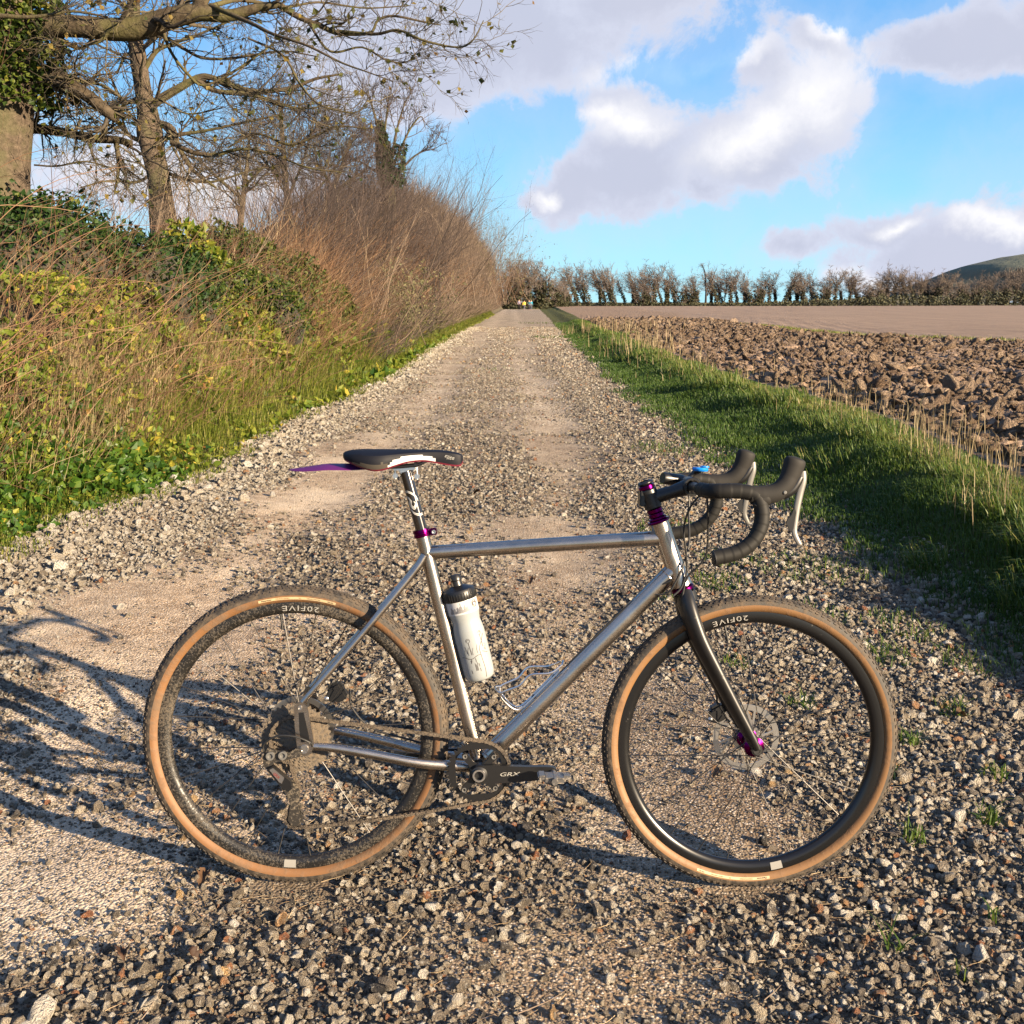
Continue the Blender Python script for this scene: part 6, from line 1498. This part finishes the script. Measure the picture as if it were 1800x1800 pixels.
t3, o3 = tree_px('alder_tree', 'slim dark conical bare tree behind the hedge, between the second tree and the ivy-clad stump', 29,
    [(508, 440, 13), (506, 380, 12), (502, 320, 10), (498, 260, 8), (494, 210, 6), (488, 168, 3)],
    [[(505, 350, 5), (530, 290, 4), (548, 230, 3), (556, 190, 2)], [(504, 330, 5), (470, 290, 3), (440, 240, 2)], [(506, 370, 5), (560, 330, 4), (600, 280, 3), (625, 240, 2)]],
    (24, 8, 5), (1.5, .6, .28), .0048, M_dark, rng, up=.03)
At.fix(t3)
t3b, _ = tree_px('thorn_tree', 'small leaning thorn tree with fine dense twigs left of the ivy-clad stump', 31,
    [(560, 430, 12), (570, 370, 10), (590, 320, 8), (606, 280, 6), (616, 240, 3)], [[(575, 350, 6), (610, 320, 5), (640, 300, 3), (650, 280, 2)], [(585, 330, 5), (560, 290, 3), (550, 250, 2)]],
    (16, 8, 5), (1.2, .55, .25), .0048, M_dark, rng)
At.fix(t3b)
t3c, _ = tree_px('thorn_tree', 'wide low bare tree in the gap right of the second tree trunk', 24,
    [(420, 420, 12), (425, 370, 10), (430, 320, 8), (436, 270, 5), (440, 220, 3)], [[(425, 350, 6), (380, 310, 5), (350, 280, 3)], [(428, 330, 5), (465, 290, 4), (490, 250, 2)]],
    (12, 7, 4), (1.3, .55, .25), .0042, M_tw1, rng)
At.fix(t3c)
t4, o4 = tree_px('ivy_clad_tree', 'pollarded tree with ivy-clad stump and fan of bare upright branches above the hedge', 35,
    [(684, 400, 26), (683, 350, 24), (680, 310, 18), (676, 280, 12), (672, 255, 8), (668, 235, 4)],
    [[(674, 290, 6), (668, 240, 5), (658, 200, 4), (650, 175, 2.5), (640, 160, 1.5)], [(677, 285, 6), (676, 240, 4), (680, 200, 3), (684, 168, 1.5)], [(682, 300, 6), (690, 270, 5), (696, 235, 4), (704, 205, 3), (712, 180, 2), (716, 172, 1)],
     [(684, 305, 5), (705, 260, 4), (722, 225, 3), (740, 205, 2), (748, 225, 1)], [(686, 310, 5), (712, 290, 4), (728, 275, 3), (748, 262, 2), (752, 255, 1)], [(680, 310, 5), (655, 298, 4), (635, 285, 3), (622, 282, 1.5)],
     [(672, 270, 4), (660, 250, 3), (645, 240, 2), (640, 215, 1)]],
    (9, 5, 3), (.85, .40, .2), .0060, M_dark, rng, wander=.09, up=.10, tmin=.3, ang=.5)
n = 3000; zz = rng.uniform(4.9, 6.75, n); A_ = rng.uniform(0, 6.283, n)
f_ = (zz-4.9)/1.85; w_ = (.27*(1-f_)+.06)*(1+.6*(fbm(A_, zz*2, 3, 161)-.5)); side = rng.rand(n) < .3
cx = np.interp(zz, [4.9, 6.75], [at(683, 320, 35)[0], at(668, 235, 35)[0]]); cx = np.where(side & (zz < 6.1), np.interp(zz, [5, 6.2], [at(690, 310, 35)[0], at(704, 265, 35)[0]]), cx)
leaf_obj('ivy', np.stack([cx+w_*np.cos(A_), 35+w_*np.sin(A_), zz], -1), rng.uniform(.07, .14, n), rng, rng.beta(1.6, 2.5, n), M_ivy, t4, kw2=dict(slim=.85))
At.fix(t4)

# ------------------------------------------------------------------ far windbreak, trees shaped by the wind
M_fivy = leafmat('far_ivy', [(0, (.020, .024, .011)), (.5, (.036, .038, .016)), (1, (.065, .06, .028))], .1, .7)
M_ftw = mat('far_bare_crown', fn=lambda t, b: t.l.new(t.ramp(attr(t, 'col'), [(0, (.055, .043, .036)), (.5, (.09, .070, .058)), (1, (.14, .11, .09))]), b.inputs['Base Color']), rough=.9)
def far_tree(rng, H=8., stems_n=2, leanx=-.35, ivy=.6, spread=1., bushy=False):
    """returns the meshes of one variant, local coordinates"""
    n0 = stems_n; P0 = np.stack([rng.normal(0, .4*spread, n0), rng.normal(0, .4, n0), np.zeros(n0)-.4], -1)
    D0 = np.stack([rng.normal(leanx*.3, .14, n0), rng.normal(0, .14, n0), np.ones(n0)], -1)
    P, R, D = stems(P0, D0, H*rng.uniform(.72, .95, n0), rng.uniform(.09, .17, n0), 9, .08, .05, rng)
    V, F = tubes(P, R, 6); me1 = mesh_np('trunk', V, [(F, 0)], True, {'col': rng.rand(len(V))}, [M_dark])
    def sweep(Pn): Pn = Pn.copy(); h = np.clip(Pn[..., 2]/H, 0, 1.4); Pn[..., 0] += leanx*H*.30*h**2.5; return Pn
    p, d, r, tt = child(P, R, D, 14, .45 if not bushy else .08, 1., .9, rng)
    P1, R1, D1 = stems(p, d+np.array((leanx*.7, 0, .25)), H*.36*rng.uniform(.5, 1.3, len(p))*spread, np.clip(r*.45, .03, .07), 6, .18, .04, rng)
    p, d, r, tt = child(P1, R1, D1, 8, .15, 1., .7, rng); P2, R2, D2 = stems(p, d+np.array((leanx*.6, 0, .1)), H*.13*rng.uniform(.4, 1.3, len(p)), .032, 4, .18, .05, rng)
    p, d, r, tt = child(P2, R2, D2, 4, .2, 1., .7, rng); P3, R3, D3 = stems(p, d+np.array((leanx*.8, 0, .0)), H*.08*rng.uniform(.4, 1.3, len(p)), .026, 3, .2, .0, rng)
    VV = []; FF = []; nv = 0; CC = []
    for a_, r_, k_ in ((P1, R1, 3), (P2, R2*1.1, 2), (P3, R3*1.1, 2)):
        if k_ == 2: V, F = ribbons(a_, r_, unit(rng.normal(size=(len(a_), 3))+np.array((1., 0, 0))))
        else: V, F = tubes(a_, r_, k_)
        VV.append(V); FF.append(F+nv); nv += len(V); CC.append(np.repeat(rng.rand(len(a_)), a_.shape[1]*k_))
    me2 = mesh_np('crown', np.concatenate(VV), [(np.concatenate(FF), 0)], True, {'col': np.concatenate(CC)}, [M_ftw])
    n = int(480*ivy*(2.0 if bushy else 1)); i_ = rng.randint(0, n0, n); tq = rng.beta(1.1, 1.6, n)*.9*8; k0 = np.minimum(tq.astype(int), 7)
    c = P[i_, k0]*(1-(tq-k0))[:, None]+P[i_, k0+1]*(tq-k0)[:, None]
    wv_ = (1 if bushy else .62)*(.25+.75*(fbm(tq*1.2+i_*7, i_*3.3, 3, 171))*rng.uniform(.3, 1, n)*(1-tq/10))*(1.5 if bushy else 1)
    A_ = rng.uniform(0, 6.283, n); c = c+np.stack([wv_*np.cos(A_), wv_*np.sin(A_), rng.normal(0, .15, n)], -1)
    V, F, cc = leaves(c, rng.uniform(.22, .45, n), rng, rng.rand(n), slim=.9); me3 = mesh_np('ivy', V, [(F, 0)], False, {'col': cc}, [M_fivy])
    return me1, me2, me3
rv = np.random.RandomState(77)
VAR = {'swept': far_tree(rv, 8.6, 2, -.55, .7), 'twin': far_tree(rv, 8.2, 3, -.40, .9), 'pole': far_tree(rv, 7.6, 1, -.25, 1.3, .7), 'bushy': far_tree(rv, 6.2, 3, -.25, 1.5, 1.1, True), 'wide': far_tree(rv, 8.0, 4, -.45, .8, 1.25), 'thick': far_tree(rv, 5.6, 5, -.2, 1.5, 1.4, True)}
GW = 'windswept trees of the far windbreak'
FT = [ # px, Y, kind, scale, label
 (896, 212, 'bushy', 1.45, 'dark dense tree right behind the end of the hedge, by the walkers'), (912, 216, 'wide', 1.08, 'dark spreading tree directly above the walkers'), (930, 214, 'wide', 1.04, 'brown round-topped tree just right of the walkers'),
 (947, 218, 'bushy', 1.30, 'brown dense tree before the windbreak dips'), (962, 222, 'twin', .92, 'lean tree at the right edge of the wood behind the walkers'), (976, 226, 'thick', .95, 'small round ivy-dark thorn in the dip of the windbreak'),
 (990, 240, 'thick', .80, 'smallest thorn in the dip just left of the long-crowned tree'), (1016, 248, 'swept', 1.06, 'tall tree with long crown streaming left, first right of the dip'), (1040, 250, 'twin', .98, 'multi-stemmed ivy tree next to the long-crowned one'),
 (1066, 252, 'swept', 1.02, 'slim tree with thin rounded top, where open sky shows between trunks'), (1086, 252, 'twin', .95, 'bare-stemmed tree left of the black ivy post tree'), (1112, 254, 'pole', .98, 'straight ivy-black post-like tree in the windbreak'),
 (1132, 254, 'thick', .86, 'low arching thorn right of the ivy-black post'), (1150, 256, 'wide', 1.06, 'wide feathery crown, highest part of the middle of the windbreak'), (1172, 256, 'pole', 1.06, 'ivy-dark forked tree under the highest feathery crown'),
 (1196, 258, 'twin', .92, 'thin-topped tree left of the tall spindly snag'), (1214, 258, 'bushy', .92, 'dark ivy-filled tree left of the tall spindly snag'), (1262, 260, 'swept', .98, 'domed tree right of the tall spindly snag'),
 (1284, 260, 'wide', .96, 'domed twin of the tree right of the snag'), (1308, 262, 'pole', .78, 'short ivy column in the right half of the windbreak'), (1330, 262, 'bushy', .90, 'dark bush-like tree in the right half of the windbreak'),
 (1352, 264, 'wide', .90, 'flat-topped tree at the right where the crowns run together'), (1378, 264, 'swept', .98, 'flat crown streaming right over the dark ivy trunks'), (1400, 266, 'pole', .92, 'ivy column below the flat streaming crown'), (1422, 266, 'twin', .86, 'tree right of the flat streaming crown'),
 (1446, 266, 'bushy', .92, 'dense dark tree below the bright cloud'), (1468, 268, 'wide', .96, 'tall pale tree before the wedge-shaped crown'), (1494, 268, 'wide', .94, 'tree with reddish wedge-shaped crown falling to the right'), (1520, 268, 'bushy', .80, 'low dark ivy tree at the foot of the wedge-shaped crown'),
 (1545, 268, 'thick', .95, 'round dark evergreen-looking thorn below the bright cloud'), (1572, 270, 'wide', 1.0, 'pale feathery tree left of the hillside wood'), (1596, 270, 'swept', .92, 'thin feathery tree beside the hillside wood'), (1618, 270, 'wide', .92, 'slanting tree where the hillside wood starts'),
 (1640, 272, 'bushy', 1.05, 'olive tree at the left edge of the hillside wood'), (1664, 272, 'wide', .9, 'brown tree of the hillside wood below the bare hill shoulder'), (1688, 274, 'thick', 1.0, 'rounded dark tree of the hillside wood'), (1712, 274, 'bushy', .98, 'reddish-brown tree of the hillside wood'),
 (1736, 276, 'wide', .86, 'taller brown tree of the hillside wood'), (1760, 276, 'bushy', 1.0, 'greenish tree of the hillside wood'), (1784, 278, 'wide', .92, 'big brown tree near the right picture edge'), (1808, 278, 'bushy', 1.05, 'last big tree cut by the right picture edge'), (1840, 278, 'wide', .95, 'big brown tree near the right picture edge, outside the view')]
def ground_at(x, y): return float(field_z(np.array([x]), np.array([y]))[0]) if x > XF(y) else float(bank_z(np.array([x]), np.array([y]))[0]) if x > XR(y) else (float(verge_z(np.array([x]), np.array([y]))[0]) if x < XL(y) else 0.)
for i_, (px, Y0, kind_, s_, lab) in enumerate(FT):
    x_ = (px-900)/FPX*Y0*1.0/ math.cos(PITCH)*math.cos(PITCH)
    x_ = at(px, 531, Y0)[0]
    o = thing('windswept_tree', (x_, Y0, ground_at(x_, Y0)), lab, 'tree', GW); o.scale = (s_*1.3*(-1 if 'streaming right' in lab or 'to the right' in lab else 1), s_, s_); o.rotation_euler = (0, 0, rv.uniform(-.35, .35))
    for nm, me in zip(('trunk', 'crown', 'ivy'), VAR[kind_]): link(nm, me, o)
ORD = 'first second third fourth fifth sixth seventh eighth ninth tenth eleventh twelfth thirteenth fourteenth fifteenth sixteenth seventeenth eighteenth nineteenth twentieth'.split()
ORD = [o_+' from the left end' for o_ in ORD[:14]]+[o_+' from the right end' for o_ in ORD[:14][::-1]]
for oi_, px in enumerate((1004, 1028, 1054, 1076, 1100, 1124, 1143, 1164, 1186, 1206, 1228, 1250, 1273, 1296, 1319, 1342, 1366, 1390, 1412, 1435, 1458, 1482, 1508, 1534, 1560, 1586, 1608, 1630)):
    Y0 = 268+rv.uniform(0, 8); x_ = at(px, 531, Y0)[0]
    o = thing('windswept_tree', (x_, Y0, ground_at(x_, Y0)), 'thin bare tree in the back row of the far windbreak, '+ORD[oi_], 'tree', 'back row trees of the far windbreak')
    s_ = rv.uniform(.72, 1.05); o.scale = (s_*1.1, s_, s_); o.rotation_euler = (0, 0, rv.uniform(-.4, .4))
    for nm, me in zip(('trunk', 'crown', 'ivy'), VAR[('swept', 'twin', 'pole', 'twin')[int(px) % 4]]): link(nm, me, o)
# tall snag with two bare stems
x_ = at(1238, 531, 258)[0]; t_ = thing('snag', (x_, 258, ground_at(x_, 258)), 'tall spindly snag with a small flat tuft that stands above the whole windbreak', 'tree')
LS = [limb([(1240, 540, 4.5), (1241, 515, 3.2), (1240, 490, 2.4), (1238, 475, 2), (1233, 465, 1.2)], 258, 1), limb([(1243, 520, 2.6), (1250, 500, 2), (1256, 480, 1.4), (1259, 474, .8)], 258, 1), limb([(1240, 520, 2.2), (1248, 496, 1.4), (1251, 478, .8)], 258, 1)]
q = MB()
for P_, R_2 in LS: q.tube(P_, R_2, 6)
q.build('trunk', [M_dark], t_)
branchwork('branches', LS, t_, rv, M_ftw, per=(9, 4, 3), L=(1.0, .7, .4), minr=.016, up=.0, tmin=.3)
tf = []; P0 = np.repeat(at(1236, 467, 258)[None], 26, 0)+rv.normal(0, .25, (26, 3)); Pq, Rq, _ = stems(P0, np.stack([rv.normal(-.7, .5, 26), rv.normal(0, .4, 26), rv.normal(.15, .3, 26)], -1), rv.uniform(.4, 1.4, 26), .03, 4, .15, .0, rv)
stem_obj('top_tuft', [(Pq, Rq, 3)], M_ftw, t_)
At.fix(t_)
# undergrowth along the foot of the windbreak, and the wood on the lower hill
n = 9000; px = rv.uniform(905, 1900, n); Y0 = 252+rv.rand(n)*16+np.where(px > 1640, 10, 0); x = (px-900)/FPX*Y0
hh = np.interp(px, [905, 980, 1000, 1330, 1400, 1640, 1720, 1900], [3.2, 1.4, .35, .6, 1.4, 2.2, 3.2, 3.6])*(.4+fbm(x*.18, Y0*.1, 3, 181)*1.2)
gz = np.array([.5]*n)
leaf_obj('windbreak_undergrowth', np.stack([x, Y0, gz+rv.rand(n)*hh], -1), rv.uniform(.3, .65, n), rv, rv.rand(n), M_fivy, kind='stuff', kw2=dict(slim=.9))
n = 26000; x = rv.uniform(560, 1100, n); Y0 = rv.uniform(1130, 1330, n)
pz = np.interp(x, [380, 480, 543, 587, 625, 660, 760, 900, 1200, 1500], [0, 8, 28, 49, 59, 64, 70, 70, 50, 20])*np.exp(-((Y0-1400)/260)**2)
k = pz < 36*(.8+.4*fbm(x*.02, Y0*.02, 2, 191)); x, Y0, pz = x[k], Y0[k], pz[k]
P0 = np.stack([x, Y0, pz], -1); P, R, D = stems(P0, np.stack([rv.normal(-.2, .4, len(x)), rv.normal(0, .4, len(x)), np.ones(len(x))], -1), rv.uniform(3, 9, len(x)), rv.uniform(.25, .6, len(x)), 3, .2, 0, rv)
stem_obj('hillside_wood', [(P, R, 2)], M_ftw, kind='stuff')

# ------------------------------------------------------------------ walkers far up the track
def skinned(name, V, E, Rr, m, parent, root=0):
    me = bpy.data.meshes.new(name); me.from_pydata([tuple(v) for v in V], E, []); me.materials.append(m)
    o = link(name, me, parent); md = o.modifiers.new('skin', 'SKIN'); md.use_smooth_shade = True
    for i, sv in enumerate(me.skin_vertices[0].data): sv.radius = (Rr[i], Rr[i]*.85); sv.use_root = (i == root)
    o.modifiers.new('sub', 'SUBSURF').render_levels = 1; return o
M_skin = mat('skin', (.48, .28, .20), .5)
def person(x, y, H, jacket, legs, hairc, label, step=.25, arm=.2, hood=None, pack=None):
    t = thing('person', (x, y, ground_at(x, y)), label, 'person'); k = H/1.75
    hip = np.array((0, 0, .92)); V = [hip, (0, 0, 1.15), (0, .01, 1.38), (0, .0, 1.50), (0, -.01, 1.60), (0, -.02, 1.68),
        (.17, 0, 1.40), (.23, arm*.4, 1.14), (.21, -arm*.3, .90), (-.17, 0, 1.40), (-.23, -arm*.4, 1.14), (-.21, -arm*1.2, .90),
        (.09, 0, .88), (.10, -step*.5, .50), (.10, -step*.3, .08), (.10, -step*.3-.13, .04), (-.09, 0, .88), (-.10, step*.2, .48), (-.10, step*.8, .10), (-.10, step*.8-.12, .05)]
    E = [(0, 1), (1, 2), (2, 3), (3, 4), (4, 5), (2, 6), (6, 7), (7, 8), (2, 9), (9, 10), (10, 11), (0, 12), (12, 13), (13, 14), (14, 15), (0, 16), (16, 17), (17, 18), (18, 19)]
    Rr = [.13, .12, .13, .055, .09, .085, .06, .045, .04, .06, .045, .04, .085, .06, .045, .035, .085, .06, .045, .035]
    V = np.array([np.array(v)*k for v in V]); skinned('body', V, E, np.array(Rr)*k, M_skin, t)
    ja = mat('jacket_cloth', jacket, .7); le = mat('trouser_cloth', legs, .8)
    skinned('jacket', V[[0, 1, 2, 6, 7, 8, 9, 10, 11]], [(0, 1), (1, 2), (2, 3), (3, 4), (4, 5), (2, 6), (6, 7), (7, 8)], np.array([.165, .155, .165, .085, .065, .055, .085, .065, .055])*k, ja, t)
    skinned('trousers', V[[0, 12, 13, 14, 16, 17, 18]], [(0, 1), (1, 2), (2, 3), (0, 4), (4, 5), (5, 6)], np.array([.145, .105, .08, .062, .105, .08, .062])*k, le, t)
    q = MB(); q.lathe([(0, .10), (.06, .09), (.098, .05), (.102, 0), (.085, -.05)], c=(0, .012*k, 1.655*k), axis=(0, 0, 1), n=16); q.build('hair', [mat('hair', hairc, .6)], t)
    if pack is not None:
        q = MB(); q.box((0, .20*k, 1.22*k), (.28*k, .16*k, .42*k), bev=.05); q.build('rucksack', [mat('rucksack_cloth', pack, .7)], t)
    t.rotation_euler = (0, 0, rv.uniform(-.3, .3)); At0 = 0; return t
def wx(px, Y): return at(px, 544, Y)[0]
person(wx(912.5, 186), 186, 1.80, (.16, .14, .20), (.035, .025, .028), (.05, .03, .02), 'walker in pale lilac top and dark trousers, leftmost of the walkers', .3)
person(wx(921.5, 183), 183, 1.62, (.75, .48, .05), (.10, .10, .13), (.08, .05, .03), 'walker in a bright yellow jacket and grey trousers, in the middle of the walkers', .25)
person(wx(930.3, 187), 187, 1.74, (.02, .07, .08), (.03, .03, .045), (.05, .03, .02), 'walker in dark green jacket partly behind the one in teal', .25)
person(wx(933.6, 184.5), 184.5, 1.72, (.01, .21, .33), (.09, .10, .13), (.10, .06, .03), 'walker in a teal blue jacket, rightmost of the walkers', .25)

# ------------------------------------------------------------------ small litter on the track
rl = np.random.RandomState(91)
def fallen(x, y, s, colv, lab, m=M_deadleaf):
    V = []; n = 9; a_ = np.linspace(0, 1, n)
    prof = np.sin(a_*math.pi)**.7*(.36+.10*np.abs(np.sin(a_*9.5)))
    for k_, (u_, w_) in enumerate(zip(a_, prof)):
        z_ = .22*math.sin(u_*5)+.10*math.sin(u_*11)+.12; w_ = w_*(1+.35*math.sin(u_*23))
        V += [(u_-.5, -w_*.8, z_+.75*w_), (u_-.5, 0, z_), (u_-.5, w_*.7, z_+.95*w_)]
    F = [(3*i+c_, 3*i+c_+1, 3*i+c_+4, 3*i+c_+3) for i in range(n-1) for c_ in (0, 1)]
    me = mesh_np('fallen_leaf', np.array(V)*s, [(F, 0)], True, {'col': np.full(len(V), colv)}, [m])
    o = link('fallen_leaf', me, None, lab, 'leaf', 'fallen leaves on the track'); o.location = (x, y, float(zall(np.array([x]), np.array([y]))[0])+.008); o.rotation_euler = (rl.normal(0, .25), rl.normal(0, .25), rl.uniform(0, 6.28))
for x, y, s, cv, lab, *m_ in [(-.80, 2.03, .045, .35, 'large curled brown leaf lying left below the rear wheel'), (-.72, 2.33, .045, .7, 'crumpled tan leaf against the left side of the rear wheel'), (-.66, 2.02, .035, .1, 'dark brown curled leaf next to the large one left below the rear wheel'),
        (-1.90, 5.1, .055, .8, 'yellow-brown leaf on the white stones by the left verge'), (1.55, 3.55, .05, .6, 'brown leaf in the weeds at the right frame edge beyond the front wheel'), (.1, 5.2, .05, .6, 'brown leaf on the track above the crank, between the frame tubes'),
        (-.25, 7.6, .06, .2, 'dark leaf on the bare track behind the saddle'), (.6, 2.98, .045, .9, 'orange leaf seen through the front wheel left of the hub')]:
    fallen(x, y, s, cv, lab)
# dry grass bits and twigs in front
n = 1500; x = rl.uniform(-1.1, 1.2, n); y = rl.uniform(1.65, 3.6, n); k = fbm(x*2.2, y*2.2, 3, 201) > .52; x, y = x[k], y[k]; n = len(x)
P, R, D = stems(np.stack([x, y, path_z(x, y)+.006], -1), np.stack([rl.normal(size=n), rl.normal(size=n), rl.normal(0, .06, n)], -1), rl.uniform(.015, .075, n), rl.uniform(.0004, .0009, n), 4, .12, 0, rl)
stem_obj('dry_grass_litter', [(P, R, 3)], mat('dry_litter', fn=lambda t, b: t.l.new(t.ramp(attr(t, 'col'), [(0, (.12, .075, .04)), (.5, (.30, .20, .11)), (1, (.50, .38, .22))]), b.inputs['Base Color']), rough=.8), kind='stuff')
for x, y, L_, a_, lab in [(.01, 1.86, .13, .5, 'pale thin twig lying at the bottom of the picture below the crank'), (.50, 1.93, .06, .8, 'short straw-coloured twig below the front wheel'), (-.70, 1.79, .12, 1.4, 'dark thin stick in the gravel at the lower left'), (.80, 2.72, .24, -.55, 'long straight straw seen through the right half of the front wheel')]:
    P, R, D = stems(np.array([[x, y, float(path_z(x, y))+.012]]), np.array([[math.cos(a_), math.sin(a_), .02]]), L_, .0016, 7, .05, 0, rl)
    o = stem_obj('twig', [(P, R, 5)], M_hazel, None, label=lab, cat='twig')
